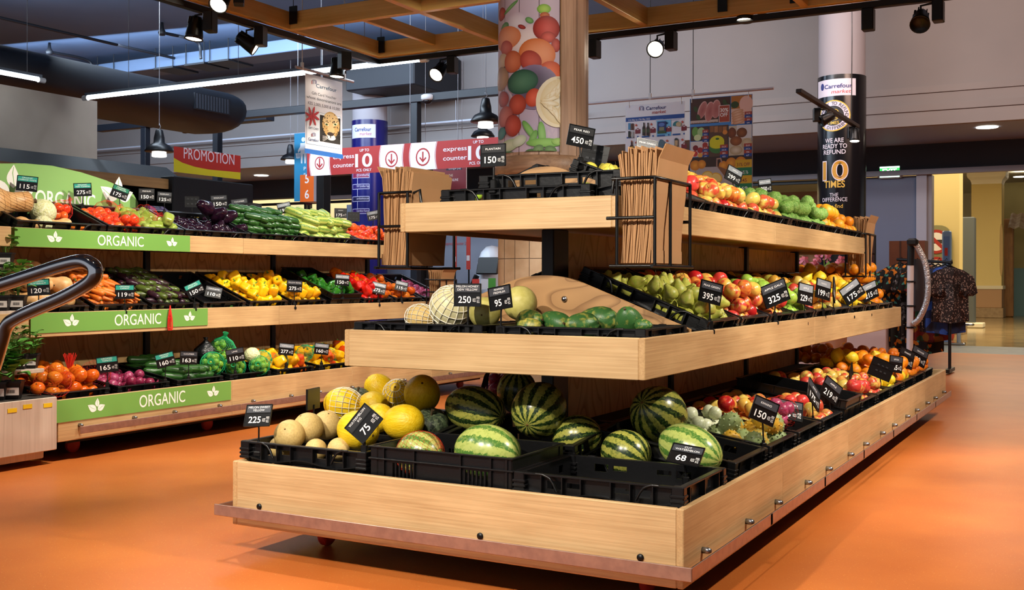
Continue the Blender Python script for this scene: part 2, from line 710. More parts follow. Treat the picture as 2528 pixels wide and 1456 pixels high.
# battens of the plaster wall
struct('trim_4', lambda b: [b.box((XL, YF - .03, z), (XR, YF, z + .09), WALLM) for z in (3.62, 3.38)])

# shop windows of the mall unit across the far wall
GLASS = M('window_glass', 'FFFFFF', .02, trans=1, ior=1.02, spec=.3)


def window(name, x0, x1, z0, z1, y):
    b = MB()
    b.box((x0, y, z0), (x1, y + .012, z1), GLASS)
    o = b.build(name, kind='structure')
    f = MB()
    for a, c in (((x0 - .05, y - .03, z0), (x0, y + .05, z1)), ((x1, y - .03, z0), (x1 + .05, y + .05, z1)), ((x0 - .05, y - .03, z1), (x1 + .05, y + .05, z1 + .05))):
        f.box(a, c, BLKMET)
    f.build('window_frame', o)
    return o


window('window_1', -7.9, -4.05, .1, 2.66, 17.72)
window('window_2', -14.5, -8.05, .1, 2.66, 17.72)
window('window_3', -21, -14.65, .1, 2.66, 17.72)
window('window_4', -27.5, -21.2, .1, 2.66, 17.72)

# the mall beyond
struct('wall_mall_back', lambda b: [b.box((-40, 45, 0), (22, 45.2, 4.6), CREAM2), b.box((-40, 24, 1.9), (-9, 24.3, 4.6), CREAM2), b.box((-40, 23.7, 0), (-12, 24.3, 1.9), M('mall_shop_dark', '6B5B45', .6))])
struct('ceiling_mall', lambda b: [b.box((-40, 18, 4.45), (22, 46, 4.6), M('mall_ceiling', 'E6DFC8', .6)), b.box((-1.2, 24, 4.3), (9, 44, 4.45), M('mall_ceiling_drop', 'E0D2A8', .6))])
_p1 = at(2368, 700, Y=24).x
struct('wall_mall_pier', lambda b: [b.box((-5.6, 24.0, .28), (_p1, 24.6, 4.45), CREAM), b.box((-5.65, 23.95, .28), (_p1 + .04, 24.65, .9), M('tan_dado', 'A9825A', .5)), b.box((-5.7, 23.9, 0), (_p1 + .08, 24.7, .28), M('stone_base', 'A08560', .4, c2='8C7250', scale=9))])


def mall_column():
    c = at(2438, 783, Z=0)
    x, y = c.x, c.y
    t = thing('mall_column', 'cream square mall column with white capital and tan stone base beyond the exit', 'column', loc=(x, y, 0))
    w = .42
    for nm, a, z0, z1, mt in (('shaft', w, .95, 4.0, CREAM), ('dado', w + .01, .3, .88, MATS['tan_dado']), ('dado_cap', w + .04, .85, .96, CREAM2), ('base', w + .05, 0, .3, MATS['stone_base'])):
        b = MB()
        b.bbox((-a, -a, z0), (a, a, z1), mt, .01)
        b.build(nm, t)
    b = MB()
    b.lathe([(w * 1.36, 3.95), (w * 1.42, 4.05), (w * 1.5, 4.12), (w * 1.75, 4.2), (w * 1.8, 4.25), (w * 1.8, 4.46)], M('capital_white', 'EDE6D2', .5), seg=4, smooth=False)
    o = b.build('capital', t)
    o.rotation_euler = (0, 0, PI / 4)


mall_column()

# ceiling services
PIPE = M('dark_pipe', '14161B', .5)
DUCTM = M('blue_grey_duct', '5E728E', .55)
DUCTD = M('black_duct', '15181F', .55)


def pipe(name, pts, r, label, cat='pipe', mat=None, group=None, ell=1):
    b = MB()
    b.tube(pts, r, mat or PIPE, 10)
    return b.build(name, label=label, cat=cat, group=group)


pipe('sprinkler_pipe', [at(-60, 30, Z=4.75), at(463, 151, Z=4.75)], .022, 'long thin dark pipe running under the ceiling at top left')
for a, m, e, lab in (((400, 80), (485, 102), (496, 145), 'bent black sprinkler arm under the ceiling, nearer the wooden lattice'), ((122, 128), (215, 148), (234, 184), 'bent black sprinkler arm under the ceiling above the black round duct')):
    z = 4.8
    p = [at(*a, Z=z), at(*m, Z=z)]
    q = p[1] + Vector((.1, .0, -.02))
    d = at(*e, d=(p[1] - cam.location).dot(Vector((-math.sin(YAW), math.cos(YAW), 0))))
    t = thing('ceiling_sprinkler', lab, 'sprinkler', loc=p[0])
    b = MB()
    b.T = Matrix.Translation(-p[0])
    b.tube(smoothpath([p[0], p[1] * .98 + d * .02, d], 8), .024, PIPE, 8)
    b.build('arm_pipe', t)
    b = MB()
    b.T = Matrix.Identity(4)
    b.lathe([(0, -.05), (.045, -.045), (.06, 0), (.03, .06), (.02, ZC - p[0].z)], PIPE, 10)
    b.build('sprinkler_head', t)
# rectangular blue duct crossing under the ceiling, in hangers
dz = 4.62
p0, p1 = at(180, 195, Z=dz), at(800, 108, Z=dz)
b = MB()
b.bbox((p0.x, p0.y, dz), (p1.x, p0.y + .5, dz + .2), DUCTM, .01)
b.build('rectangular_duct', label='flat blue-grey air duct crossing under the ceiling behind the long tube light', cat='duct')
for px, py in ((290, 190), (425, 170), (548, 150), (520, 165)):
    p = at(px, py, Z=dz)
    p.y = p0.y
    b = MB()
    b.box((p.x - .22, p.y - .04, dz - .03), (p.x + .22, p.y + .54, dz), PIPE)
    b.tube([(p.x - .2, p.y - .02, dz), (p.x - .2, p.y - .02, ZC)], .008, PIPE, 6)
    b.tube([(p.x + .2, p.y - .02, dz), (p.x + .2, p.y - .02, ZC)], .008, PIPE, 6)
    b.build('duct_hanger', label='black strap hanger holding the flat blue-grey ceiling duct', cat='hanger', group='hangers of the flat ceiling duct')
# big black oval duct along the left side
e = at(540, 285, X=-10.4)
t = thing('oval_duct', 'big black oval air duct with a small grille, under the ceiling at left', 'duct', loc=(-10.4, e.y, e.z))
b = MB()
vs, fs = [], []
prof = []
for k in range(24):
    g = 2 * PI * k / 24
    prof.append((.62 * math.copysign(abs(math.cos(g)) ** .8, math.cos(g)), .27 * math.copysign(abs(math.sin(g)) ** .9, math.sin(g))))
rings = [(.55, .0), (.8, -.03), (.94, -.1), (1, -.22), (1, -12)]
for sc, dy in rings:
    vs += [(x * sc, dy, z * sc) for x, z in prof]
for r in range(len(rings) - 1):
    for k in range(24):
        a, c = r * 24 + k, r * 24 + (k + 1) % 24
        fs.append((a, a + 24, c + 24, c))
fs.append(tuple(range(24)))
b.add(vs, fs, DUCTD, True)
b.build('duct_body', t)
b = MB()
b.box((.60, -1.05, -.1), (.625, -.45, .1), DUCTD)
for k in range(12):
    b.box((.625, -1.03 + k * .048, -.09), (.632, -1.01 + k * .048, .09), M('grille_grey', '30333C', .5))
b.build('air_grille', t)
# ceiling cassette ducts near the far wall
b = MB()
c = at(985, 175, Y=14.2)
b.bbox((c.x - .9, 14.0, c.z - .28), (c.x + .42, 15.4, c.z + .35), DUCTD, .02)
b.build('wall_duct', label='black box duct hung high against the far wall, left of the printed pillar', cat='duct')

# ---------------------------------------------------------------- wooden ceiling lattice with its lamp track
LZ, LH, LT = 3.0, .135, .055
LWX = wood('lattice_wood_along_x', 'E6BE70', 'CB9A4A', 0, blot=1.5)
LWY = wood('lattice_wood_along_y', 'E6BE70', 'CB9A4A', 1, blot=1.5)
lx = [-5.5, -4.31, -3.06, -1.87, -.68, .5]
ly = [7.63, 6.47, 5.31, 4.15, 2.99, 1.83, .67]
lat = thing('ceiling_lattice', 'honey coloured wooden beam lattice hung over the produce stands', 'ceiling grid', loc=(lx[0], ly[0], LZ))
lat_T = Matrix.Translation((-lx[0], -ly[0], -LZ))
for y in ly:
    b = MB()
    b.T = lat_T
    b.bbox((lx[0] - LT / 2, y - LT / 2, LZ), (lx[-1] + LT / 2, y + LT / 2, LZ + LH), LWX, .003)
    b.build('lattice_beam', lat)
for x in lx:
    b = MB()
    b.T = lat_T
    for i in range(len(ly) - 1):
        b.bbox((x - LT / 2, ly[i + 1] + LT / 2, LZ), (x + LT / 2, ly[i] - LT / 2, LZ + LH), LWY, .003)
    b.build('lattice_beam', lat)
b = MB()
b.T = lat_T
b.bbox((-4.95, ly[1] + LT / 2, LZ + .045), (-4.91, ly[0] - LT / 2, LZ + LH), LWY, .003)
b.build('lattice_batten', lat)
for x, y, ex in ((lx[0] + .05, ly[0] - .04, 0), (-5.42, 6.42, 0), (-2.45, 7.59, 0), (-1.93, 7.59, 0)):
    b = MB()
    b.T = lat_T
    b.box((x - .035, y - .012, LZ + .03), (x + .035, y + .0, LZ + LH + .03), BLKMET)
    b.tube([(x, y - .005, LZ + LH), (x, y - .005, ZC)], .003, BLKMET, 5)
    b.build('hanger_bracket', lat)
# lamp track under the outer beams
b = MB()
b.bbox((lx[0] - .085, ly[-1], LZ - .045), (lx[0] - .03, ly[0] + .085, LZ + .0), BLKMET, .004)
b.build('track_rail', label='black lamp track under the left edge beam of the wooden lattice', cat='lamp track')
b = MB()
b.bbox((lx[0] - .03, ly[0] + .03, LZ - .045), (lx[-1] + 2.0, ly[0] + .085, LZ), BLKMET, .004)
b.build('track_rail', label='black lamp track under the far edge beam of the wooden lattice', cat='lamp track')

LENS = M('lamp_lens', 'FFF1D8', .3, emit=22)
LENSD = M('lamp_lens_dim', 'FFF1D8', .3, emit=6)
LAMPB = M('lamp_black', '0C0C0D', .38)


def box_mesh():
    b = MB()
    b.bbox((.045, -.05, -.14), (.115, .05, .0), LAMPB, .005)
    return b.mesh('driver_box')


def barrel_mesh():
    b = MB()
    b.lathe([(.0, .075), (.035, .075), (.042, .06), (.05, .02), (.062, -.06), (.066, -.085), (.06, -.085), (.056, -.07), (0, -.07)], LAMPB, 20)
    for k in range(10):
        g = 2 * PI * k / 10
        b.box((.04 * math.cos(g) - .002, .04 * math.sin(g) - .002, .0), (.052 * math.cos(g) + .002, .052 * math.sin(g) + .002, .07), LAMPB)
    return b.mesh('barrel')


def lens_mesh(mt):
    b = MB()
    b.lathe([(0, -.079), (.054, -.079), (.054, -.072), (0, -.071)], mt, 20)
    return b.mesh('lens')


BOXM, BARM, LNS, LNSD = box_mesh(), barrel_mesh(), lens_mesh(LENS), lens_mesh(LENSD)


def spotlight(p, aim, label, rz=0, dim=False, lens=True):
    """p: point on the track the lamp hangs from; aim: point its barrel looks at."""
    t = thing('track_spotlight', label, 'spotlight', loc=p, group='black track spotlights')
    t.rotation_euler = (0, 0, rz)
    link('driver_box', BOXM, t)
    d = Vector(aim) - (Vector(p) + Vector((0, 0, -.1)))
    q = d.to_track_quat('-Z', 'Y')
    rq = Matrix.Rotation(-rz, 4, 'Z') @ q.to_matrix().to_4x4()
    br = link('barrel', BARM, t, mw=Matrix.Translation((-.03, 0, -.105)) @ rq)
    if lens:
        link('lens', LNSD if dim else LNS, br)
    b = MB()
    b.tube([(-.03, 0, -.1), (-.03, 0, -.02), (.05, 0, -.01)], .008, LAMPB, 8)
    b.build('bracket', t)
    return t


tx, ty, tz = lx[0] - .057, ly[0] + .057, LZ - .045
p = at(492, 30, X=tx); spotlight((tx, p.y, tz), (tx - .2, p.y - .3, 0), 'black track spotlight over the organic stand, shining straight down', R(20))
p = at(618, 70, X=tx); spotlight((tx, p.y, tz), (tx + 2.2, p.y + 1.6, 1.2), 'black track spotlight turned away, nearest the lattice corner bracket', R(20), lens=True)
p = at(838, 128, X=tx); spotlight((tx, p.y, tz), (tx - .1, p.y - .2, 0), 'black track spotlight above the white gift card poster', R(-20))
p = at(1095, 150, Y=ty); spotlight((p.x, ty, tz), (p.x - .2, ty - 3, .4), 'black track spotlight just left of the printed pillar, glowing', R(10))
p = at(1632, 82, Y=ty); spotlight((p.x, ty, tz), (p.x + .7, ty - 4.5, .9), 'brightly glowing track spotlight above the leaflet poster', R(0))
p = at(1445, 100, Y=ty); spotlight((p.x, ty, tz), (p.x - 1.4, ty - 1.8, .6), 'black track spotlight half hidden behind the wood clad pillar', R(0))
p = at(1850, 10, Y=ty); spotlight((p.x, ty, tz + .2), (p.x, ty - .4, 0), 'track spotlight at the top edge, over the hanging leaflets', R(0))
p = at(2285, -40, Y=ty); spotlight((p.x, ty, tz), (p.x + .2, ty - 3, .4), 'black track spotlight at the top right corner of the picture', R(0), dim=True, lens=False)
p = at(2140, 0, Y=ty)
b = MB()
b.bbox((p.x - .03, ty - .04, tz - .15), (p.x + .05, ty + .04, tz), LAMPB, .005)
b.build('track_adapter', label='black driver box hanging from the track right of the black column', cat='lamp driver')
p = at(560, 4, Z=LZ)
spotlight((p.x, p.y, LZ + .12), (p.x + .8, p.y - 3, 0), 'silver lit track spotlight inside the lattice at the top edge', R(40))
# out-of-frame lamps of the key light
for i, (a, c, w, s) in enumerate(KEY[:2] + KEY[5:7]):
    spotlight((a[0], a[1] - .12, a[2] + .22), c, 'black track spotlight lighting the stands from the aisle, %s' % ('front left', 'front right', 'near right', 'far right')[i], 0)

# inclined little track in front of the black column
a, c = at(1972, 224, Z=2.95), at(2116, 336, Z=2.95)
c.x = a.x
b = MB()
b.T = Matrix.Translation((a.x, 0, 0))
b.bbox((-.03, a.y, 2.93), (.03, at(2116, 336, X=a.x).y, 2.97), M('brown_track', '2B2320', .5), .004)
b.build('track_rail', label='short dark brown lamp track hanging in front of the black column', cat='lamp track')
q = at(2035, 272, X=a.x)
spotlight((a.x, q.y, 2.93), (a.x - 1.5, q.y - 1, 1.9), 'black spotlight on the short brown track, turned to the left', R(200), lens=False)
q = at(2108, 325, X=a.x)
spotlight((a.x, q.y, 2.93), (a.x + .05, q.y - .5, 0), 'glowing spotlight at the far end of the short brown track', R(120))
b = MB()
q = at(2102, 315, X=a.x)
b.tube([(a.x, q.y, 2.97), (a.x + .005, q.y, 3.9), (a.x, q.y, ZC)], .006, WIRE, 6)
b.build('suspension_cable', label='black cable holding the short brown lamp track', cat='cable')

# tube lights
TUBE = M('tube_light_glow', 'E4F3FF', .3, emit=24)


def tube_light(a, c, label):
    t = thing('tube_light', label, 'tube light', loc=a)
    d = Vector(c) - Vector(a)
    b = MB()
    n = d.normalized()
    b.tube([n * .03, d - n * .03], .017, TUBE, 10)
    b.build('glowing_tube', t)
    b = MB()
    for q in (Vector((0, 0, 0)), d):
        b.tube([q - n * .035, q + n * .035], .026, WHITE, 10)
    b.build('end_cap', t)
    b = MB()
    side = Vector((-n.y, n.x, 0)) * .015
    b.add([side * s1 + q + Vector((0, 0, zz)) for q in (Vector(), d) for s1 in (-1, 1) for zz in (.024, .05)], [(0, 1, 5, 4), (2, 6, 7, 3), (1, 3, 7, 5), (0, 4, 6, 2), (0, 2, 3, 1), (4, 5, 7, 6)], M('lamp_housing', '5A6472', .4))
    b.build('housing', t)
    for f in (.15, .5, .85):
        b = MB()
        q = d * f
        b.tube([q + Vector((0, 0, .05)), q + Vector((0, 0, ZC - a[2]))], .003, TRIMG, 5)
        b.build('hanging_wire', t)


a = at(217, 243, Z=2.96); c = at(1043, 145, Z=2.96); c.y = a.y = (a.y + c.y) / 2
tube_light(a, c, 'long glowing white tube light running across to the wooden lattice')
a = at(-160, 152, Z=3.0); c = at(102, 198, Z=3.0); a.x = c.x
tube_light(a, c, 'short glowing tube light at the left edge, above the beige partition')

# ---------------------------------------------------------------- pillars and columns
PX = at(1341, 420, d=7.5)
PR = .31


def ring(b, r, z0, z1, mt, a0=0, a1=2 * PI, seg=40, ink=None):
    vs, fs = [], []
    for k in range(seg + 1):
        g = a0 + (a1 - a0) * k / seg
        for z in (z0, z1):
            vs.append((r * math.cos(g), r * math.sin(g), z))
    for k in range(seg):
        fs.append((2 * k, 2 * k + 2, 2 * k + 3, 2 * k + 1))
    if ink:
        b.coloured = True
    return b.add(vs, fs, mt, True, cols=[col(ink)] * len(vs) if ink else None)


def cyl_oval(b, r, g0, z0, a, h, c, c2=None, rot=0, clip=None, seg=28, mat=None, lift=0):
    """Printed oval on a cylinder of radius r at angle g0; a, h half sizes in metres."""
    b.coloured = True
    rr = r + .0012 + lift
    cs, sn = math.cos(rot), math.sin(rot)
    vs, cl, fs = [], [], []
    rings = (0, .14, .28, .42, .56, .7, .85, 1) if a > .05 else (0, .5, .85, 1)
    for q in rings:
        for k in range(seg):
            t = 2 * PI * k / seg
            u, w = a * q * math.cos(t), h * q * math.sin(t)
            x, z = u * cs - w * sn, u * sn + w * cs
            g = g0 + x / r
            if clip:
                g = min(max(g, clip[0]), clip[1])
                zz = min(max(z0 + z, clip[2]), clip[3])
            else:
                zz = z0 + z
            vs.append((rr * math.cos(g), rr * math.sin(g), zz))
            m = q * q
            hl = .12 * (1 - q) * max(0, 1)
            A, B = col(c), col(c2 or c)
            cl.append(tuple(min(1, x * (1 - m) + y * m + hl * .4) for x, y in zip(A, B)))
    for i in range(len(rings) - 1):
        for k in range(seg):
            fs.append((i * seg + k, i * seg + (k + 1) % seg, (i + 1) * seg + (k + 1) % seg, (i + 1) * seg + k))
    return b.add(vs, fs, mat or GLOSSINK, True, cols=cl)


def cyl_text(b, r, g0, z, s, h, c, off=0.0, w=None, shear=0, lift=.002, mat=None, sx=1):
    b.coloured = True
    v, f, x0, x1, y0, y1 = text_geo(s, off)
    k = h / .69
    kx = w / (x1 - x0) if w else k * sx
    vs = []
    for p in v:
        g = g0 + ((p[0] - (x0 + x1) / 2) * kx + shear * p[1] * k) / r
        vs.append(((r + lift) * math.cos(g), (r + lift) * math.sin(g), z + p[1] * k))
    return b.add(vs, f, mat or GLOSSINK, cols=[col(c)] * len(v))


pil = thing('pillar', 'round pillar with a printed fruit panel and wood boards, tiled at its foot', 'pillar', loc=(PX.x, PX.y, 0))
toC = math.atan2(-PX.y, -PX.x)                       # angle on the pillar that looks at the photographer
ZT = 1.83
b = MB()
ring(b, PR, ZT, ZC, OAK_Z)
for k in range(14):
    g = 2 * PI * k / 14 + .15
    ring(b, PR + .0012, ZT, ZC, M('board_gap', '3A2618', .8), g, g + .012, 1)
b.build('wood_cladding', pil)
b = MB()
# the base ring
b.lathe([(PR + .004, 1.80), (PR + .022, 1.82), (PR + .022, 1.90), (PR + .010, 1.92), (PR, 1.93)], wood('ring_wood', 'B58E6E', '80604A', 0, line=30), 48)
b.build('wood_collar', pil)
b = MB()
TIL = M('beige_pillar_tile', 'C4A88A', .45, c2='AF9070', scale=7, detail=6)
GRO = M('tile_grout', '8C7460', .8)
ring(b, PR - .005, 0, ZT, GRO)
for z0, z1 in ((0, .34), (.345, .79), (.795, 1.24), (1.245, 1.69), (1.695, 1.80)):
    for k in range(18):
        g = 2 * PI * k / 18
        ring(b, PR, z0, z1, TIL, g + .01, g + 2 * PI / 18 - .006, 3)
b.build('tile_cladding', pil)
# printed panel, on the left as seen from the aisle
g0, g1 = toC - R(88), toC + R(20)
b = MB()
z0, z1 = 1.95, 4.2
ring(b, PR + .001, z0, z1, INK, g0, g1, 24, ink='CBB9CC')
cl = (g0, g1, z0, z1)


def pv(px, py):
    """angle and height on the pillar of a photo point"""
    x = (px - 1341) / 111
    return toC + math.asin(max(-.98, min(.98, x))), CAMZ + (YH - py) * (7.5 - PR * math.sqrt(max(0, 1 - x * x))) / FPX


def fo(px, py, wx, hy, c, c2, rot=0, lift=0):
    g, z = pv(px, py)
    s = 7.25 / FPX
    x = min(.93, abs(px - 1341) / 111)
    cyl_oval(b, PR, g, z, wx / 2 * s / math.sqrt(1 - x * x), hy / 2 * s, c, c2, rot, cl, lift=lift, mat=INK)


for i, a in enumerate([
    (1330, 250, 150, 300, 'B9A9C4', 'CBB9CC', 0), (1275, 60, 60, 60, 'E4DCE8', 'CBB9CC', 0),
    (1290, 105, 120, 80, 'F0E2E4', 'D9C2CC', .3), (1240, 35, 18, 34, 'C2452E', '8E2B24', 0), (1247, 70, 22, 26, '6E9A62', '4A7A48', .4), (1262, 18, 40, 10, '7DB069', '4F8A44', .5),
    (1342, 22, 34, 24, 'A9D24A', '6FA62E', 0), (1344, 38, 24, 16, 'C4651F', 'A84A18', 0), (1348, 70, 66, 62, 'C9301A', '8A1A10', 0), (1308, 50, 22, 14, '7FB266', '4E8548', -.5),
    (1290, 66, 20, 10, 'B02A20', '7E1A16', -.4), (1352, 92, 36, 28, 'D6442A', '9A2415', 0), (1370, 112, 22, 34, 'C94A38', '9A2A20', 0),
    (1252, 95, 60, 60, 'EBA27C', 'D97E50', 0), (1325, 132, 92, 74, 'EE9A6A', 'D8702E', -.2), (1252, 118, 30, 36, 'C96A5E', 'B04C44', -.2), (1242, 152, 24, 38, 'D8C4AA', 'BFA88A', .2), (1240, 195, 30, 60, 'C09A78', '9A7452', 0),
    (1268, 152, 44, 54, 'D9764A', 'B5522E', -.3), (1311, 150, 56, 48, 'C9503C', 'A2352A', -.6), (1358, 185, 64, 68, 'EE6A2E', 'C24412', 0),
    (1320, 215, 120, 110, '3A2C4E', '8C7A9C', 0), (1290, 202, 76, 60, '3F7A5A', '1E4A3A', .1), (1318, 241, 38, 46, 'E2552E', 'B53A1C', -.4), (1280, 258, 42, 50, 'C94A2C', '98301C', -.2), (1246, 245, 26, 40, 'B5453C', '8E302A', -.2),
    (1250, 288, 36, 50, 'C96A5C', 'A84A40', .3), (1269, 310, 40, 54, 'C8452C', '952E1C', .2), (1242, 330, 20, 30, '4A8A86', '2C6A66', .2),
    (1376, 252, 104, 126, 'E8D8B4', 'F2E6C8', -.1), (1380, 252, 92, 112, 'F3EAD2', 'E6D2A2', -.1), (1384, 252, 14, 16, 'FFFDF4', 'F6EFD8', 0),
    (1338, 330, 18, 60, '8CC46A', '6CAA4C', .1), (1308, 320, 16, 54, '86BE62', '5E9C44', .6), (1318, 340, 16, 40, '7AB457', '5E9C44', -.4), (1345, 352, 90, 22, '8CC55A', '6FA84A', 0),
    (1260, 360, 50, 30, 'C9D2B6', 'A8BA92', .2), (1285, 348, 36, 26, 'D4DCC8', 'B6C4A4', .4), (1255, 384, 44, 20, '6E8A54', '4C6A3C', 0),
    (1312, 383, 34, 30, '5E8A4E', '41683A', .1), (1342, 384, 40, 28, '57814A', '3C6236', .05), (1358, 372, 30, 24, '6C9656', '4C743E', -.3), (1330, 368, 26, 20, '6F9658', '507A42', .4), (1370, 385, 24, 22, '76A060', '4E7C44', 0), (1375, 350, 30, 18, 'A6CE6E', '84B854', 0),
]):
    fo(*a[:6], a[6], lift=i * .0003)
for k in range(9):                                       # segments of the cut orange
    g = PI / 2 + (k + .5) * PI / 9 + .1
    fo(1382 + 26 * math.cos(g), 252 - 34 * math.sin(g), 13, 44, 'F7EFDA', 'E3CB96', -(g - PI / 2), lift=.0165)
b.build('printed_panel', pil)
b = MB()
for g in (g0 - .02, g1):
    ring(b, PR + .019, z0 - .01, z1, wood('frame_wood', 'A8825E', '7C5C40', 2, line=30), g, g + .03, 2)
b.build('panel_border', pil)


def shop_column(px0, px1, Y, name, label, c_wrap, zt, seg=40):
    p = at((px0 + px1) / 2, 500, Y=Y)
    d = (p.xy.length)
    r = (px1 - px0) / 2 / FPX * (p - cam.location).dot(Vector((-math.sin(YAW), math.cos(YAW), 0)))
    t = thing(name, label, 'column', loc=(p.x, p.y, 0))
    b = MB()
    ring(b, r, 0, ZC, M('column_paint', 'A09BA0', .6), seg=seg)
    b.build('shaft', t)
    b = MB()
    ring(b, r + .012, 0, zt, c_wrap, seg=seg)
    b.lathe([(r + .012, zt), (r, zt + .002)], c_wrap, seg)
    b.build('printed_wrap', t)
    return t, r + .013, math.atan2(-p.y, -p.x), p


def zpx(p, py):
    return CAMZ + (YH - py) * (p - cam.location).dot(Vector((-math.sin(YAW), math.cos(YAW), 0))) / FPX


WRAPB = M('black_gloss_wrap', '101015', .22)
WRAPN = M('navy_gloss_wrap', '15196A', .25, c2='1C1458', scale=1)
t, cr, cg, cp = shop_column(2022, 2133, 14.4, 'shop_column', 'round column in a black gloss wrap promising refunds, beside the exit wall', WRAPB, 3.72)
Z = lambda py: zpx(cp, py)
gpx = lambda px: cg + math.asin(max(-.97, min(.97, (px - 2077) / 55.5)))
b = MB()
ring(b, cr + .001, Z(243), Z(202), GLOSSINK, gpx(2024), gpx(2108), 12, ink='DAD6E2')
cyl_text(b, cr, gpx(2068), Z(224), 'Carrefour', .05, '1B2A7A', .02, w=.36, lift=.003)
cyl_text(b, cr, gpx(2075), Z(237), 'market', .045, 'C22A33', 0, w=.24, shear=.25, lift=.003)
cyl_oval(b, cr, gpx(2034), Z(218), .03, .045, '1B2A7A', lift=.002)
g = gpx(2058)
cyl_oval(b, cr, g, Z(291), .215, .20, 'D9B93A', lift=.001)
cyl_oval(b, cr, g, Z(291), .20, .185, 'D6D2E4', lift=.002)
cyl_oval(b, cr, g, Z(291), .135, .128, '101018', lift=.003)
cyl_text(b, cr, g, Z(300), '10', .125, 'D9B93A', .03, lift=.005)
cyl_text(b, cr, g, Z(312), 'TIMES', .04, 'D9B93A', .01, lift=.005)
for s, a0, a1, inv in (('READY TO REFUND', R(160), R(0), 1), ('THE DIFFERENCE', R(205), R(345), -1)):
    for i, ch in enumerate(s):
        if ch == ' ':
            continue
        aa = a0 + (a1 - a0) * i / (len(s) - 1)
        v, f, x0, x1, y0, y1 = text_geo(ch, .01)
        k = .04 / .69
        ro = aa - PI / 2 if inv > 0 else aa + PI / 2
        vs = []
        for q in v:
            u, w = (q[0] - (x0 + x1) / 2) * k, (q[1] - .345) * k
            x = .168 * math.cos(aa) + u * math.cos(ro) - w * math.sin(ro)
            zz = .158 * math.sin(aa) + u * math.sin(ro) + w * math.cos(ro)
            gg = g + x / cr
            vs.append(((cr + .005) * math.cos(gg), (cr + .005) * math.sin(gg), Z(291) + zz))
        b.add(vs, f, GLOSSINK, cols=[col('16161E')] * len(v))
for s, py, h, c, off, w in (('WE ARE', 356, .055, 'DAD6E2', .015, .24), ('READY TO', 370, .055, 'DAD6E2', .015, .32), ('REFUND', 384, .055, 'DAD6E2', .015, .29), ('TIMES', 465, .085, 'D9B24A', .02, .27), ('THE', 488, .05, 'DAD6E2', .005, .11), ('DIFFERENCE', 499, .05, 'DAD6E2', .005, .33), ('you find', 515, .05, 'D9B24A', .005, .22)):
    cyl_text(b, cr, gpx(2060), Z(py), s, h, c, off, w=w, lift=.004)
cyl_text(b, cr, gpx(2061), Z(446), '10', .235, 'E8E0E8', .035, w=.345, lift=.003)
cyl_text(b, cr, gpx(2061), Z(445), '10', .225, 'C9962E', .01, w=.325, lift=.0045)
b.build('printed_lettering', t)

t, cr, cg, cp = shop_column(870, 955, 14.7, 'shop_column', 'round column in a deep blue wrap behind the express counter banner', WRAPN, 3.72)
Z = lambda py: zpx(cp, py)
gpx = lambda px: cg + math.asin(max(-.97, min(.97, (px - 912.5) / 42.5)))
b = MB()
ring(b, cr + .001, Z(346), Z(313), GLOSSINK, gpx(872), gpx(926), 12, ink='D4D4EC')
cyl_text(b, cr, gpx(895), Z(330), 'Carrefour', .06, '1B2A7A', .02, w=.30, lift=.003)
cyl_text(b, cr, gpx(902), Z(340), 'market', .05, 'B22A4A', 0, w=.2, shear=.25, lift=.003)
for py, s, c in ((437, '@CarrefourKe', '8E2A4E'), (464, 'MAF Carrefour App', '2A1F6E'), (494, 'carrefourkenya.com', '1F2050'), (524, 'Carrefour Kenya', '3A1F6E')):
    ring(b, cr + .001, Z(py + 7), Z(py - 6), GLOSSINK, gpx(873), gpx(912), 8, ink='C9C9E8')
    ring(b, cr + .002, Z(py + 5.6), Z(py - 4.6), GLOSSINK, gpx(874), gpx(911), 8, ink=c)
    cyl_text(b, cr, gpx(896), Z(py + 2), s, .035, 'DCDCF4', 0, w=.22, lift=.004)
ring(b, cr + .0012, Z(530), Z(437), GLOSSINK, gpx(884), gpx(885), 1, ink='C9C9E8')
b.build('printed_lettering', t)
# ================================================================ wooden produce stands
DECK = M('dark_shelf_deck', '17130F', .7)
RAILM = STEEL
BOLT = M('steel_bolt', '9DA1A8', .3, 1)
TH = math.radians(22)


def board_box(a, b, axis):
    m = MB()
    o = Vector(a)
    m.T = Matrix.Translation(-o)
    m.bbox(a, b, OAK_X if axis == 0 else OAK_Y, .003)
    return m, o


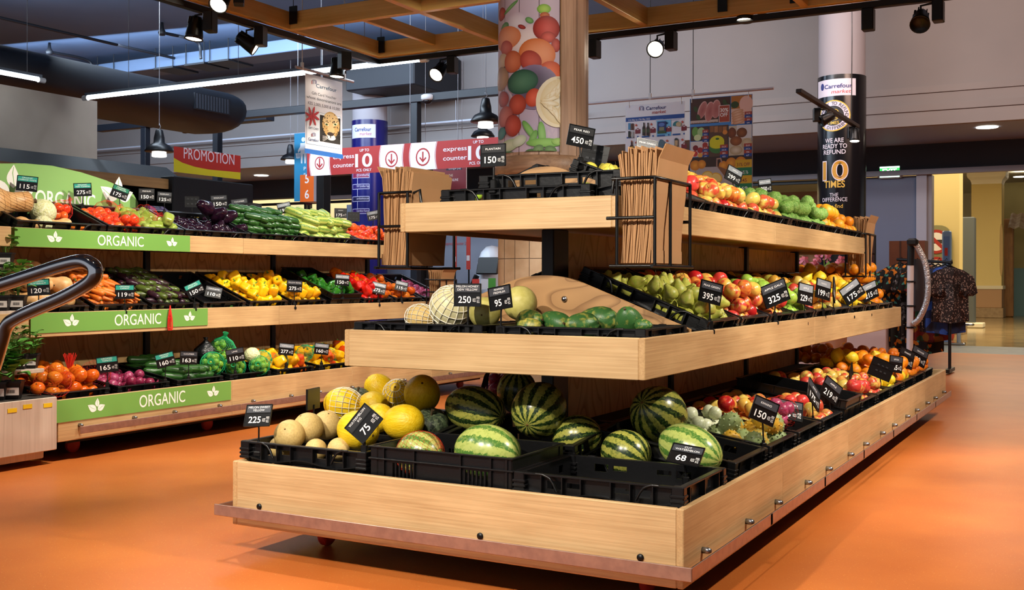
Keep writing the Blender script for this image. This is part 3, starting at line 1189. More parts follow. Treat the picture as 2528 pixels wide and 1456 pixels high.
def make_stand(label, cx, tiers, cap_front, posts, spineY, rail=True, seams=(), gables=(), gable_top=None, panels=()):
    """tiers: list of (half width, y front, y back, z bottom, z top)."""
    y0 = tiers[0][1]
    t = thing('produce_stand', label, 'produce stand', loc=(cx, y0, 0))
    off = Vector((cx, y0, 0))

    def part(name, mb, mo=Vector()):
        return link(name, mb.mesh(name), t, loc=Vector(mo) - off)
    th = .024
    for ti, (hw, yf, yb, zb, zt) in enumerate(tiers):
        for s in (-1, 1):
            x = cx + s * hw
            ys = [yf] + ([q for q in seams] if ti == 0 else [yf + (yb - yf) * .47]) + [yb]
            for i in range(len(ys) - 1):
                m, o = board_box((x, ys[i] + (0 if i == 0 else .001), zb), (x - s * th, ys[i + 1] - .001, zt), 1)
                part('side_board', m, o)
        for y, s in ((yf, 1), (yb, -1)):
            m, o = board_box((cx - hw + th, y, zb), (cx + hw - th, y + s * th, zt), 0)
            part('end_board', m, o)
        m = MB()
        m.box((cx - hw + th, yf + th, zb + .02), (cx + hw - th, yb - th, zb + .04), DECK if ti == 0 else wood('shelf_underside', 'B5834A', '8F6232', 1))
        if ti:
            # slatted slopes carrying the crates
            for s in (-1, 1):
                xs, zs = cx + s * (hw - .05), zb + .055
                xe = cx + s * .03
                ze = zs + (hw - .08) * math.tan(TH)
                m.prism([(xs, zs), (xe, ze), (xe, ze - .012), (xs, zs - .012)], 1, spineY[0], spineY[1], DECK)
        part('shelf_deck', m)
    # spine: posts and plywood panels
    ztop = tiers[-1][3] + .02
    for y in posts:
        m = MB()
        m.bbox((cx - .03, y, .1), (cx + .03, y + (.05 if y != posts[0] or not cap_front else .15), ztop), BLKMET, .004)
        part('upright_post', m)
    for ya, yb, za, zb in panels:
        m = MB()
        c = Vector((cx, (ya + yb) / 2, (za + zb) / 2))
        m.T = Matrix.Translation(-c)
        m.box((cx - .012, ya, za), (cx + .012, yb, zb), PLY)
        part('spine_panel', m, c)
    m = MB()
    hw, yf, yb, zb, zt = tiers[0]
    m.box((cx - .14, spineY[0], .14), (cx + .14, spineY[1], .46), DECK)
    part('spine_plinth', m)
    # gables: rounded wooden end boards of the sloping crate beds
    for (y, ti) in gables:
        hw, zb = tiers[ti][0], tiers[ti][3]
        w = hw - .015
        z0 = zb + .05
        z1 = tiers[ti][4] + .012
        h = z0 + .330 if ti == 1 else tiers[ti][4] + .165
        pts = [(-w, z0), (w, z0), (w, z1)]
        xi = .17 if ti == 1 else .12
        for k in range(7):
            a = k / 6
            xx = xi * (1 - a)
            pts.append((xx, h - (.028 * (xx / xi) ** 2.2)))
        pts += [(-p[0], p[1]) for p in reversed(pts[3:-1])]
        pts.append((-w, z1))
        m = MB()
        c = Vector((cx, y, 0))
        m.prism([(p[0], p[1]) for p in pts], 1, -.011, .011, plywood('gable_ply', 'B58A5A', '86603A', 0, 2.6))
        g = part('gable_board', m, c)
        if ti == 1:
            m = MB()
            m.lathe([(0, .016), (.006, .015), (.012, .009), (.0125, 0), (.011, -.001)], BOLT, 16)
            o = link('gable_bolt', m.mesh('gable_bolt'), g, loc=(.10, -.0112, h - .10))
            o.rotation_euler = (PI / 2, 0, 0)
    # bumper rail in lengths, with bolts
    hw, yf, yb, zb, zt = tiers[0]
    if rail:
        def railseg(a, b, nm='bumper_rail'):
            m = MB()
            m.bbox(a, b, RAILM, .003)
            return part(nm, m)
        zr0, zr1 = .158, .203
        g = .035
        if cap_front:
            railseg((cx - hw - .06, yf - g - .006, zr0), (cx + hw + g + .006, yf - g, zr1))
            for x in (-2.94, -1.93, -1.33):
                m = MB()
                m.lathe([(0, 0), (.012, 0), (.012, .004), (0, .005)], BLKMET, 14)
                o = part('rail_bolt', m, (x, yf, .205))
                o.rotation_euler = (PI / 2, 0, 0)
        for s in (-1, 1):
            x = cx + s * hw
            n = 7
            L = (yb - yf + .02) / n
            for i in range(n):
                ya = yf - (g if cap_front else -.1 if i == 0 else 0) + i * L * (1 if i else 1)
                ye = yf + (i + 1) * L - .004
                railseg((x + s * g, ya if i else yf - (g if cap_front else -.13), zr0), (x + s * (g + .006), ye, zr1))
                for q in (.2, .75):
                    m = MB()
                    m.lathe([(0, 0), (.011, 0), (.011, g * .6), (.006, g * .9)], BOLT, 12)
                    o = part('rail_bolt', m, (x, yf + (i + q) * L, .208))
                    o.rotation_euler = (0, s * PI / 2, 0)
    # dark base frame and casters
    m = MB()
    m.box((cx - hw + .12, yf + .15, .085), (cx + hw - .12, yb - .15, .125), DECK)
    part('base_frame', m)
    for yy in np.linspace(yf + .3, yb - .35, 5):
        for s in (-1, 1):
            m = MB()
            m.T = Matrix.Rotation(PI / 2, 4, 'Y')
            m.lathe([(.0, -.018), (.03, -.018), (.045, -.016), (.05, -.01), (.05, .01), (.045, .016), (.03, .018), (0, .018)], RUBBER, 18)
            m.T = None
            m.box((-.024, -.02, .02), (.024, .02, .05), BLKMET)
            part('caster', m, (cx + s * (hw - .24), yy, .05))
    return t


GCX = -2.133
GT = [(.949, 3.283, 9.526, .12, .374), (.671, 3.646, 9.08, .74, .892), (.497, 3.80, 8.507, 1.30, 1.422)]
gp = [4.195, 5.627, 7.035, 8.36]
make_stand('near wooden produce stand with three tiers of crates, melons at its front end', GCX, GT, True, gp, (4.2, 8.4),
           seams=(3.283 + 1.19, 5.75, 7.1, 8.4), gables=((4.172, 1), (4.172, 2), (8.42, 1)),
           panels=[(a, b, za, zb) for a, b in ((4.35, 5.625), (5.68, 7.03), (7.09, 8.355)) for za, zb in ((.44, .86), (.87, 1.31))])
LCX = -6.48
LT_ = [(.95, 4.41, 9.75, .12, .374), (.69, 4.42, 9.25, .74, .892), (.525, 4.43, 8.75, 1.30, 1.422)]
make_stand('long wooden produce stand behind the aisle, with green organic boards', LCX, LT_, False, [4.45, 5.93, 7.36, 8.75], (4.44, 8.8),
           seams=(5.885, 7.3, 8.5), panels=[(a, b, za, zb) for a, b in ((4.5, 5.92), (5.98, 7.355), (7.41, 8.74)) for za, zb in ((.44, .86), (.87, 1.31))])
make_stand('wooden produce stand at the left edge, behind the potted herbs', LCX + .03, [(.93, 2.2, 4.385, .12, .374), (.69, 2.2, 4.385, .74, .892), (.525, 2.2, 4.385, 1.30, 1.422)], False, [2.3, 4.33], (2.25, 4.38),
           rail=False, panels=[(2.35, 4.32, .44, .86), (2.35, 4.32, .87, 1.31)])


# ---------------------------------------------------------------- crates
def wall_holes(b, axis, pos, t, u0, u1, z0, z1, holes, mat):
    """Flat wall in the plane axis=pos (thickness t) from u0..u1, z0..z1 with rectangular holes."""
    us = sorted({u0, u1, *[h[0] for h in holes], *[h[1] for h in holes]})
    zs = sorted({z0, z1, *[h[2] for h in holes], *[h[3] for h in holes]})
    for i in range(len(us) - 1):
        run = None
        for j in range(len(zs) - 1):
            uc, zc = (us[i] + us[i + 1]) / 2, (zs[j] + zs[j + 1]) / 2
            solid = not any(h[0] < uc < h[1] and h[2] < zc < h[3] for h in holes)
            if solid and run is None:
                run = zs[j]
            if run is not None and (not solid or j == len(zs) - 2):
                ze = zs[j + 1] if solid else zs[j]
                if axis == 0:
                    b.box((pos, us[i], run), (pos + t, us[i + 1], ze), mat)
                else:
                    b.box((us[i], pos, run), (us[i + 1], pos + t, ze), mat)
                run = None


def tray_meshes(L, Wd, h):
    """Ventilated tray: body, rim band, four corner blocks; x along its length, origin at the middle of its bottom."""
    i = .02
    x, y = L / 2 - i, Wd / 2 - i
    b = MB()
    b.box((-x, -y, 0), (x, y, .007), BLACK)
    t = .005
    sl = [(-.16 + k * .105 - .008, -.16 + k * .105 + .008, .018, .052) for k in range(4)]
    win = [(-.19, -.135, h - .05, h - .022), (-.115, -.06, h - .042, h - .024), (.06, .115, h - .042, h - .024), (.135, .19, h - .05, h - .022)]
    for s in (-1, 1):
        wall_holes(b, 1, s * y - (t if s > 0 else 0), t, -x, x, .0, h, sl + win, BLACK)
        wall_holes(b, 0, s * x - (t if s > 0 else 0), t, -y, y, .0, h, [(q[0] * .62, q[1] * .62, q[2], q[3]) for q in (sl[1], sl[2], win[0], win[3])], BLACK)
    body = b.mesh('tray_body')
    b = MB()
    X, Y = L / 2, Wd / 2
    f = h - .062
    wl = .007
    for s in (-1, 1):
        b.bbox((-X, s * Y, h - .006), (X, s * (Y - i - .002), h + .002), BLACK, .002)
        b.bbox((s * X, -Y, h - .006), (s * (X - i - .002), Y, h + .002), BLACK, .002)
        # wavy lower flange and ribs
        n = 24
        for k in range(n):
            xa, xb = -X + L * k / n, -X + L * (k + 1) / n
            za = f + .009 * math.cos(2 * PI * 2 * xa / L * 1.0)
            zb = f + .009 * math.cos(2 * PI * 2 * xb / L * 1.0)
            ya, yb = s * Y, s * (Y - i)
            b.add([(xa, ya, za), (xb, ya, zb), (xb, yb, zb), (xa, yb, za), (xa, ya, za - .004), (xb, ya, zb - .004), (xb, yb, zb - .004), (xa, yb, za - .004)],
                  [(0, 1, 2, 3), (7, 6, 5, 4), (0, 4, 5, 1), (3, 2, 6, 7)] if s < 0 else [(3, 2, 1, 0), (4, 5, 6, 7), (1, 5, 4, 0), (7, 6, 2, 3)], BLACK)
        for u in (-.205, -.125, -.055, .055, .125, .205):
            b.box((u * L / .62 - .002, s * Y, f - .004), (u * L / .62 + .002, s * (Y - i), h - .004), BLACK)
        for u in (-.15, 0, .15):
            b.box((s * X, u * Wd / .44 - .002, f), (s * (X - i), u * Wd / .44 + .002, h - .004), BLACK)
        b.bbox((s * X, -Y, f - .003), (s * (X - i), Y, f + .002), BLACK, .001)
        for c in (-1, 1):
            p = []
            for k in range(7):
                g = k / 6
                p.append((c * L * (.235 + .13 * g) if c else 0, s * (Y - .003), h + .012 * math.sin(PI * min(1, g * 2.0)) - .055 * max(0, .55 - g) / .55))
            b.tube(p, .005, BLACK, 6)
    rim = b.mesh('rim_band')
    b = MB()
    for zz in (f - .004, f + .012, f + .028):
        b.bbox((-.045, -.036, zz), (.006, .004, zz + .010), BLACK, .002)
    b.bbox((-.04, -.032, f - .004), (.003, .001, h + .003), BLACK, .003)
    return body, rim, b.mesh('corner_block')


def slotted_meshes(L, Wd, h):
    """Upright crate with groups of vertical slots."""
    x, y = L / 2, Wd / 2
    b = MB()
    b.box((-x, -y, 0), (x, y, .008), BLACK)
    t = .007
    long = [(c + k * .017 - .005, c + k * .017 + .005, .025, h - .055) for c in (-.2, .115) for k in range(6)]
    short = [(c + k * .017 - .005, c + k * .017 + .005, .025, h - .055) for c in (-.12, .05) for k in range(4)]
    for s in (-1, 1):
        wall_holes(b, 1, s * y - (t if s > 0 else 0), t, -x, x, 0, h, long, BLACK)
        wall_holes(b, 0, s * x - (t if s > 0 else 0), t, -y, y, 0, h, short, BLACK)
    body = b.mesh('slotted_body')
    b = MB()
    for z in (h - .004, h - .048, .0):
        for s in (-1, 1):
            b.bbox((-x - .011, s * (y - .001), z), (x + .011, s * (y + .011), z + .007), BLACK, .002)
            b.bbox((s * (x - .001), -y, z), (s * (x + .011), y, z + .007), BLACK, .002)
    for s in (-1, 1):
        for u in (-.24, -.105, .095, .22, .285):
            b.box((u - .003, s * y, .0), (u + .003, s * (y + .009), h), BLACK)
    rim = b.mesh('rim_band')
    b = MB()
    b.bbox((-.03, -.03, 0), (.004, .004, h), BLACK, .004)
    return body, rim, b.mesh('corner_block')


TRAY = tray_meshes(.62, .44, .13)
TRAYL = tray_meshes(.68, .44, .12)
SLOT = slotted_meshes(.60, .40, .185)
DIMS = {id(TRAY): (.62, .44, .13), id(TRAYL): (.68, .44, .12), id(SLOT): (.60, .40, .185)}


def crate(mw, label, kind=TRAY, group=None):
    t = thing('produce_crate', label, 'crate', mw=mw, group=group)
    L, Wd, h = DIMS[id(kind)]
    link('crate_body', kind[0], t)
    link('rim_band', kind[1], t)
    for sx in (-1, 1):
        for sy in (-1, 1):
            m = Matrix.Translation((sx * L / 2, sy * Wd / 2, 0)) @ Matrix.Diagonal((sx, sy, 1, 1))
            if kind is SLOT or True:
                link('corner_block', kind[2], t, mw=m)
    return t


def slope(cx, side, X0, z0, Y, th):
    """Frame of a crate bed: u along the stand, v up the slope to the spine, n normal; origin at the bed's front edge."""
    v = Vector((-side * math.cos(th), 0, math.sin(th)))
    u = Vector((0, side, 0))
    n = u.cross(v)
    return frame(Vector((X0, Y, z0)), u, v, n)


def bed(side, hw, cx, zb, Y, th=TH, inset=.062, dz=.066):
    return slope(cx, side, cx + side * (hw - inset), zb + dz, Y, th)


def crate_short(F, label, kind=TRAY):
    """crate on a bed with its short side to the aisle"""
    L, Wd, h = DIMS[id(kind)]
    m = F @ Matrix.Translation((0, L / 2, 0)) @ Matrix.Rotation(PI / 2, 4, 'Z')
    return crate(m, label, kind), F @ Matrix.Translation((0, L / 2, .008)), Wd - .05, L - .05, h


def crate_long(F, label, kind=TRAYL):
    L, Wd, h = DIMS[id(kind)]
    m = F @ Matrix.Translation((0, Wd / 2, 0))
    return crate(m, label, kind), F @ Matrix.Translation((0, Wd / 2, .008)), L - .05, Wd - .05, h
# ================================================================ produce
def prof_sphere(n, fr, fz):
    return [(max(0, fr(PI * i / n)), fz(PI * i / n)) for i in range(n + 1)][::-1]


def body(prof, mat, name, seg=20, lobes=0, la=0, bend=None):
    b = MB()
    b.lathe(prof, mat, seg, lobes, la)
    if bend:
        b.v = [(x + bend * z * z, y, z) for x, y, z in b.v]
    return b.mesh(name)


def pushed(me, f):
    for v in me.vertices:
        v.co = f(v.co)
    me.update()
    return me


G = math.exp
STEMM = M('fruit_stem', '4B3A22', .8)
GREENST = M('green_stem', '5E8A2A', .5)


def stem_mesh(h, r, bend=.3, mat=None, name='stem', z0=0):
    b = MB()
    b.tube([(0, 0, z0 - h * .4), (bend * h * .2, 0, z0 + h * .4), (bend * h, 0, z0 + h)], [r * .8, r * .7, r], mat or STEMM, 6)
    return b.mesh(name)


def apple(name, m):
    me = body(prof_sphere(14, lambda t: math.sin(t) * (1.0 + .06 * math.cos(t)), lambda t: .9 * math.cos(t) - .26 * G(-(t / .36) ** 2) + .16 * G(-((PI - t) / .32) ** 2)), m, name, 20, 5, .012)
    return me, [('stem', stem_mesh(.5, .035, .3, z0=.62))]


K = {}
AP_RED = M('red_apple_skin', 'B01D1E', .28, c2='D98A3A', scale=2.4, stretch=(1, 1, .5), lo=.45, hi=.75, rnd=.5, spec=.5)
AP_PINK = M('pink_apple_skin', 'C83A34', .3, c2='DDB04C', scale=2.0, stretch=(1, 1, .45), lo=.38, hi=.66, rnd=.6)
AP_GRN = M('green_apple_skin', '86B33A', .28, c2='A9C552', scale=2.5)
AP_YEL = M('yellow_red_apple_skin', 'D3B858', .3, c2='C24A32', scale=1.8, stretch=(1, 1, .5), lo=.42, hi=.68, rnd=.5)
K['red_apple'] = (*apple('red_apple', AP_RED), .040)
K['pink_apple'] = (*apple('pink_apple', AP_PINK), .040)
K['green_apple'] = (*apple('green_apple', AP_GRN), .041)
K['yellow_apple'] = (*apple('yellow_apple', AP_YEL), .040)
PEARM = M('green_pear_skin', 'A3AF3E', .4, c2='C2B95A', scale=3, detail=5, bump=.05, bscale=20)
pp = [(0, -.92), (.3, -.98), (.62, -.92), (.88, -.66), (.98, -.3), (.93, .05), (.76, .4), (.55, .7), (.42, .95), (.34, 1.15), (.2, 1.28), (0, 1.28)]
K['green_pear'] = (body(pp, PEARM, 'green_pear', 18), [('stem', stem_mesh(.55, .035, .5, z0=1.3))], .036)
K['yellow_pear'] = (body(pp, M('yellow_pear_skin', 'D6CE55', .4, c2='C9B84A', scale=3), 'yellow_pear', 18), [('stem', stem_mesh(.5, .035, .5, z0=1.3))], .038)


def round_fruit(name, c, c2, rough=.35, sz=.9, bump=.0, bs=60, dimple=.06, scale=3, r=.036, child=None, rnd=.3, seg=18, coat=0):
    m = M(name + '_skin', c, rough, c2=c2, scale=scale, bump=bump, bscale=bs, rnd=rnd, coat=coat)
    return body(prof_sphere(12, lambda t: math.sin(t), lambda t: sz * math.cos(t) - dimple * G(-(t / .3) ** 2)), m, name, seg), child or [], r


CAL = M('green_calyx', '4F7A2C', .6)


def calyx(z, r=.35, n=5, mat=None, up=.1):
    b = MB()
    for k in range(n):
        g = 2 * PI * k / n
        a, c = g - .3, g + .3
        b.add([(0, 0, z + .03), (r * .5 * math.cos(a), r * .5 * math.sin(a), z), (r * math.cos(g), r * math.sin(g), z + up), (r * .5 * math.cos(c), r * .5 * math.sin(c), z)], [(0, 1, 2, 3)], mat or CAL)
    b.tube([(0, 0, z), (.03, 0, z + .22)], .05, mat or CAL, 6)
    return b.mesh('calyx')


DOTM = M('fruit_navel', '6A4A1E', .8)


def navel(z, r=.07):
    b = MB()
    b.lathe([(0, z + .02), (r, z + .01), (r * .9, z - .05)], DOTM, 8)
    return b.mesh('stem_scar')


K['orange'] = (*round_fruit('orange', 'E8820C', 'F09A1E', .42, .95, .12, 90, .03, r=.041)[:2], .041)
K['orange'] = (K['orange'][0], [('stem_scar', navel(.9))], .041)
K['tangerine'] = round_fruit('tangerine', 'E06C0A', 'EE8A1C', .4, .84, .10, 80, .05, r=.034, child=[('stem_scar', navel(.76))])
K['grapefruit'] = round_fruit('grapefruit', 'EDA522', 'F0B83A', .45, .93, .10, 70, .03, r=.046, child=[('stem_scar', navel(.88))])
K['lemon'] = (body([(0, -1.3), (.12, -1.27), (.22, -1.12), (.5, -.92), (.8, -.6), (.97, -.2), (1, .1), (.9, .5), (.66, .82), (.34, 1.04), (.16, 1.14), (.1, 1.22), (0, 1.24)][::1], M('lemon_skin', 'E9C31E', .4, c2='F2D43A', scale=4, bump=.12, bscale=60), 'lemon', 16), [], .032)
K['lime'] = round_fruit('lime', '6FA32A', '9DBF3A', .35, 1.0, .08, 70, 0, r=.024)
K['tomato'] = round_fruit('tomato', 'D6361A', 'E8662A', .18, .84, 0, 60, .1, r=.037, child=[('calyx', calyx(.74))], rnd=.5)
K['orange_tomato'] = round_fruit('orange_tomato', 'C9520F', 'D97A20', .2, .84, 0, 60, .1, r=.042, child=[('calyx', calyx(.74, .22, 5, STEMM))], rnd=.5)
K['red_onion'] = (body([(0, -.95), (.1, -.93), (.4, -.82), (.8, -.5), (1, -.05), (.9, .38), (.55, .72), (.22, .95), (.12, 1.2), (.1, 1.4), (0, 1.4)], M('red_onion_skin', '7A1A3A', .3, c2='A8456A', scale=4, stretch=(1.6, 1.6, .25), rnd=.4), 'red_onion', 16), [], .034)
K['white_onion'] = (body([(0, -.95), (.1, -.93), (.4, -.82), (.8, -.5), (1, -.05), (.9, .38), (.55, .72), (.22, .86), (.1, .98), (0, 1.0)], M('white_onion_skin', 'D8DCC0', .3, c2='BFC79E', scale=4, stretch=(1.6, 1.6, .25), rnd=.3), 'white_onion', 16), [], .035)
BERG = M('bergamot_skin', '5F9433', .5, c2='A3B86A', scale=5, detail=6, bump=.45, bscale=9, lo=.4, hi=.75)
_m = body(prof_sphere(14, lambda t: math.sin(t), lambda t: 1.02 * math.cos(t)), BERG, 'bergamot', 22)
random.seed(5)
from mathutils import noise as MN
pushed(_m, lambda c: c * (1 + .10 * MN.noise(c * 3.2) + .05 * MN.noise(c * 7)))
K['bergamot'] = (_m, [], .042)
MANGO = [(0, -1.15), (.45, -1.05), (.82, -.7), (1, -.2), (.98, .25), (.8, .72), (.5, 1.05), (.2, 1.2), (0, 1.22)]
K['mango'] = (pushed(body(MANGO, M('mango_skin', 'D9A23A', .32, c2='C0402C', scale=1.4, lo=.4, hi=.7, rnd=.8), 'mango', 18), lambda c: Vector((c.x, c.y * .82, c.z))), [], .042)
K['green_mango'] = (pushed(body(MANGO, M('green_mango_skin', '6F8A2E', .32, c2='A8A03A', scale=1.6, rnd=.6), 'green_mango', 18), lambda c: Vector((c.x, c.y * .82, c.z))), [], .042)


def pepper(name, c, c2):
    m = M(name + '_skin', c, .14, c2=c2, scale=1.5, spec=.6, rnd=.4)
    pr = [(0, -1.02), (.3, -1.08), (.58, -1.08), (.78, -.9), (.88, -.4), (.98, .2), (1, .62), (.88, .92), (.62, 1.02), (.36, .92), (.2, .8), (0, .78)]
    me = body(pr, m, name, 24, 4, .10)
    b = MB()
    b.tube([(0, 0, .75), (.04, 0, 1.0), (.12, 0, 1.3)], [.2, .11, .13], GREENST, 8)
    return me, [('stem', b.mesh('stem'))], .041


K['yellow_pepper'] = pepper('yellow_pepper', 'EDA80A', 'F2BC16')
K['green_pepper'] = pepper('green_pepper', '1F5A1C', '37801F')
K['red_pepper'] = pepper('red_pepper', 'B00D0C', 'D22010')
K['orange_pepper'] = pepper('orange_pepper', 'E0700E', 'C03A10')
K['light_green_pepper'] = pepper('light_green_pepper', '7A8F35', '8F9F45')
CUC = [(0, -3.3), (.4, -3.25), (.8, -2.9), (.98, -2.2), (1, 0), (.98, 1.9), (.8, 2.7), (.5, 3.1), (.2, 3.3), (0, 3.32)]
K['cucumber'] = (body([(r, z * .86) for r, z in CUC], striped('cucumber_skin', '2C5A22', '1C3F19', 9, .3, '3F6E2A', .3, .5, 9), 'cucumber', 14, 0, 0, .03), [], .027)
K['pale_cucumber'] = (body([(r, z * .66) for r, z in CUC], striped('pale_cucumber_skin', 'B9C25A', '5E8A2E', 7, .5, 'D6D57E', .35, .5, 6), 'pale_cucumber', 14, 0, 0, .03), [], .040)
K['eggplant'] = (body([(0, -1.3), (.4, -1.27), (.78, -1.05), (.98, -.6), (1, -.1), (.85, .5), (.68, 1.0), (.55, 1.35), (.3, 1.5), (0, 1.5)], M('eggplant_skin', '170A18', .12, c2='2A0F22', scale=2, spec=.65, coat=.3), 'eggplant', 16), [('calyx', calyx(1.42, .6, 5, M('dull_calyx', '4A4A2A', .6), -.25))], .034)
K['small_eggplant'] = (body([(0, -2.1), (.5, -2.05), (.9, -1.6), (1, -.8), (.95, .2), (.75, 1.2), (.5, 1.9), (0, 2)], M('small_eggplant_skin', '2E1522', .25, c2='4A5A22', scale=1.1, rnd=.6), 'small_eggplant', 12), [('calyx', calyx(1.9, .55, 4))], .024)
CARR = [(0, -3.6), (.25, -3.5), (.5, -2.4), (.78, -.8), (.98, 1), (1, 1.9), (.75, 2.3), (.3, 2.45), (0, 2.45)]
K['carrot'] = (body(CARR, M('carrot_skin', 'E07A24', .45, c2='C9621A', scale=6, stretch=(.5, .5, 2), rnd=.3), 'carrot', 12), [('stem', stem_mesh(.5, .3, 0, M('carrot_top', '5A6A2A', .7), z0=2.4))], .021)
BUT = [(0, -1.5), (.5, -1.46), (.88, -1.15), (1, -.7), (.92, -.2), (.68, .3), (.58, .8), (.6, 1.4), (.62, 1.9), (.45, 2.1), (0, 2.12)]
K['butternut'] = (body(BUT, M('butternut_skin', 'DDB078', .4, c2='CF9A5E', scale=2), 'butternut', 18), [('stem', stem_mesh(.4, .16, .1, z0=2.1))], .058)
K['cabbage'] = (pushed(body(prof_sphere(12, lambda t: math.sin(t), lambda t: .92 * math.cos(t)), M('cabbage_leaf', 'C9C98A', .5, c2='E4E2BE', scale=3.5, detail=6, distort=1.5, bump=.8, bscale=5), 'cabbage', 20), lambda c: c * (1 + .05 * MN.noise(c * 3))), [], .085)
MEL = lambda a: prof_sphere(16, lambda t: math.sin(t), lambda t: a * math.cos(t))
YEL = M('yellow_melon_rind', 'E3B80E', .38, c2='EFCB2A', scale=4, stretch=(2, 2, .4), bump=.25, bscale=9)
K['yellow_melon'] = (body(MEL(1.2), YEL, 'yellow_melon', 28), [('stem_scar', navel(1.19, .07))], .09)
K['cream_melon'] = (body(MEL(1.0), M('cream_melon_rind', 'D9BC78', .5, c2='C9A868', scale=9, detail=6, bump=.2, bscale=50), 'cream_melon', 28), [('stem_scar', navel(.99, .06))], .075)
K['honeydew'] = (body(MEL(1.0), M('honeydew_rind', 'CFC676', .42, c2='BFB560', scale=3, bump=.06, bscale=20), 'honeydew', 28), [('stem_scar', navel(.99, .06))], .08)
K['white_honeydew'] = (body(MEL(1.05), M('white_honeydew_rind', 'DDD6AE', .42, c2='D2C896', scale=3), 'white_honeydew', 28), [], .085)
WMS = striped('watermelon_rind', 'A09E48', '1A2E14', 12, .5, '56682A', .26, .58, 4.2)
WMS2 = striped('pale_watermelon_rind', 'ABB562', '4A7430', 10, .55, '8FA24E', .26, .60, 3.6)
K['watermelon'] = (body(MEL(1.12), WMS, 'watermelon', 36), [('stem_scar', navel(1.11, .05))], .115)
K['pale_watermelon'] = (body(MEL(1.25), WMS2, 'pale_watermelon', 36), [('stem_scar', navel(1.24, .05))], .105)
K['kabocha'] = (body(prof_sphere(14, lambda t: math.sin(t), lambda t: .8 * math.cos(t) - .2 * G(-(t / .4) ** 2)), striped('kabocha_rind', '3F4D34', '232E22', 10, .35, '6A7356', .5, .5, 4), 'kabocha', 40, 10, .035), [('stem', stem_mesh(.35, .1, .2, z0=.6))], .085)
PAP = [(0, -1.35), (.35, -1.3), (.72, -1.05), (.95, -.6), (1, -.15), (.9, .4), (.7, .9), (.45, 1.3), (.2, 1.5), (0, 1.55)]
PAPM = M('papaya_skin', '35602E', .42, c2='B5A84A', scale=2.2, detail=9, lo=.44, hi=.74, rnd=.3, bump=.1, bscale=12)
K['papaya'] = (body(PAP, PAPM, 'papaya', 24, 5, .02), [('stem', stem_mesh(.2, .1, 0, z0=1.5))], .058)
b = MB()
random.seed(9)
KIW = M('horned_melon_skin', '84935E', .45, c2='BF942A', scale=1.3, lo=.42, hi=.6, rnd=.9)
b.lathe(prof_sphere(12, lambda t: math.sin(t), lambda t: 1.5 * math.cos(t)), KIW, 18)
for k in range(46):
    zz = -1 + 2 * (k + .5) / 46
    g = k * 2.39996
    r = math.sqrt(1 - zz * zz)
    p = Vector((r * math.cos(g), r * math.sin(g), 1.5 * zz))
    n = Vector((r * math.cos(g), r * math.sin(g), zz / 1.5)).normalized()
    u = n.orthogonal().normalized()
    w = n.cross(u)
    base = [p - n * .05 + (u * math.cos(q) + w * math.sin(q)) * .17 for q in (0, PI / 2, PI, 3 * PI / 2)]
    b.add(base + [p + n * .15], [(0, 1, 4), (1, 2, 4), (2, 3, 4), (3, 0, 4)], KIW)
K['horned_melon'] = (b.mesh('horned_melon'), [], .044)
K['chilli_apple'] = K['red_apple']


def put(kind, mw, label, cat, group=None, parts=True):
    me, ch, r = K[kind]
    o = link(kind, me, None, mw)
    tag(o, label, cat, group)
    if parts:
        for n, cm in ch:
            link(n, cm, o)
    return o


def rot_random(rng):
    q = rng.normal(size=4)
    q /= np.linalg.norm(q)
    from mathutils import Quaternion
    return Quaternion(q).to_matrix().to_4x4()


def settle(n, r, U, V, th, seed, wall=.10, it=140, spread=.3, front=.2, back=.0, r_var=.08):
    """Positions of n round things heaped in a tilted crate (u, v up the slope, w normal), found by a small settling run."""
    rng = np.random.default_rng(seed)
    rad = r * (1 + r_var * (rng.random(n) * 2 - 1))
    per = max(1, int((U / (2 * r)) * (V / (2 * r))))
    P = np.zeros((n, 3))
    P[:, 0] = (rng.random(n) - .5) * (U - 2 * r)
    P[:, 1] = (rng.random(n) - .5) * (V - 2 * r)
    P[:, 2] = r + (np.arange(n) // per) * 1.6 * r + rng.random(n) * r * .3
    g = np.array([0, -math.sin(th) * .5, -math.cos(th)])
    S = rad[:, None] + rad[None, :]
    for k in range(it):
        st = .010 if k < it * .6 else .003
        P += g * st * (1 if k < it - 12 else 0)
        for _ in range(2):
            D = P[:, None, :] - P[None, :, :]
            L = np.sqrt((D ** 2).sum(-1)) + 1e-9
            O = np.clip(S - L, 0, None)
            np.fill_diagonal(O, 0)
            P += (D / L[..., None] * O[..., None] * .5).sum(1) * .6
            ex = np.clip(P[:, 2] - wall, 0, None)
            P[:, 2] = np.maximum(P[:, 2], rad)
            lu = np.clip(U / 2 - rad - ex * spread, .0, None)
            P[:, 0] = np.clip(P[:, 0], -lu, lu)
            P[:, 1] = np.clip(P[:, 1], -V / 2 + rad + ex * front, V / 2 - rad - ex * back)
    return P, rad


def heap(F, U, V, n, kind, label, cat, group, seed, th=TH, wall=.10, parts=True, r=None, upright=False, kinds=None, spread=.3, front=.2, back=0, squash=1.0):
    rng = np.random.default_rng(seed + 1000)
    r = r or K[kind][2]
    P, rad = settle(n, r * squash, U, V, th, seed, wall, spread=spread, front=front, back=back)
    for i in range(n):
        kk = kind if not kinds else kinds[int(rng.random() * len(kinds))]
        m = rot_random(rng)
        if upright:
            m = Matrix.Rotation(rng.random() * 6, 4, 'Z') @ Matrix.Rotation(rng.normal() * upright, 4, 'X')
        mw = F @ Matrix.Translation(Vector(P[i])) @ m @ Matrix.Scale(rad[i] / squash, 4)
        put(kk, mw, label, cat, group, parts)


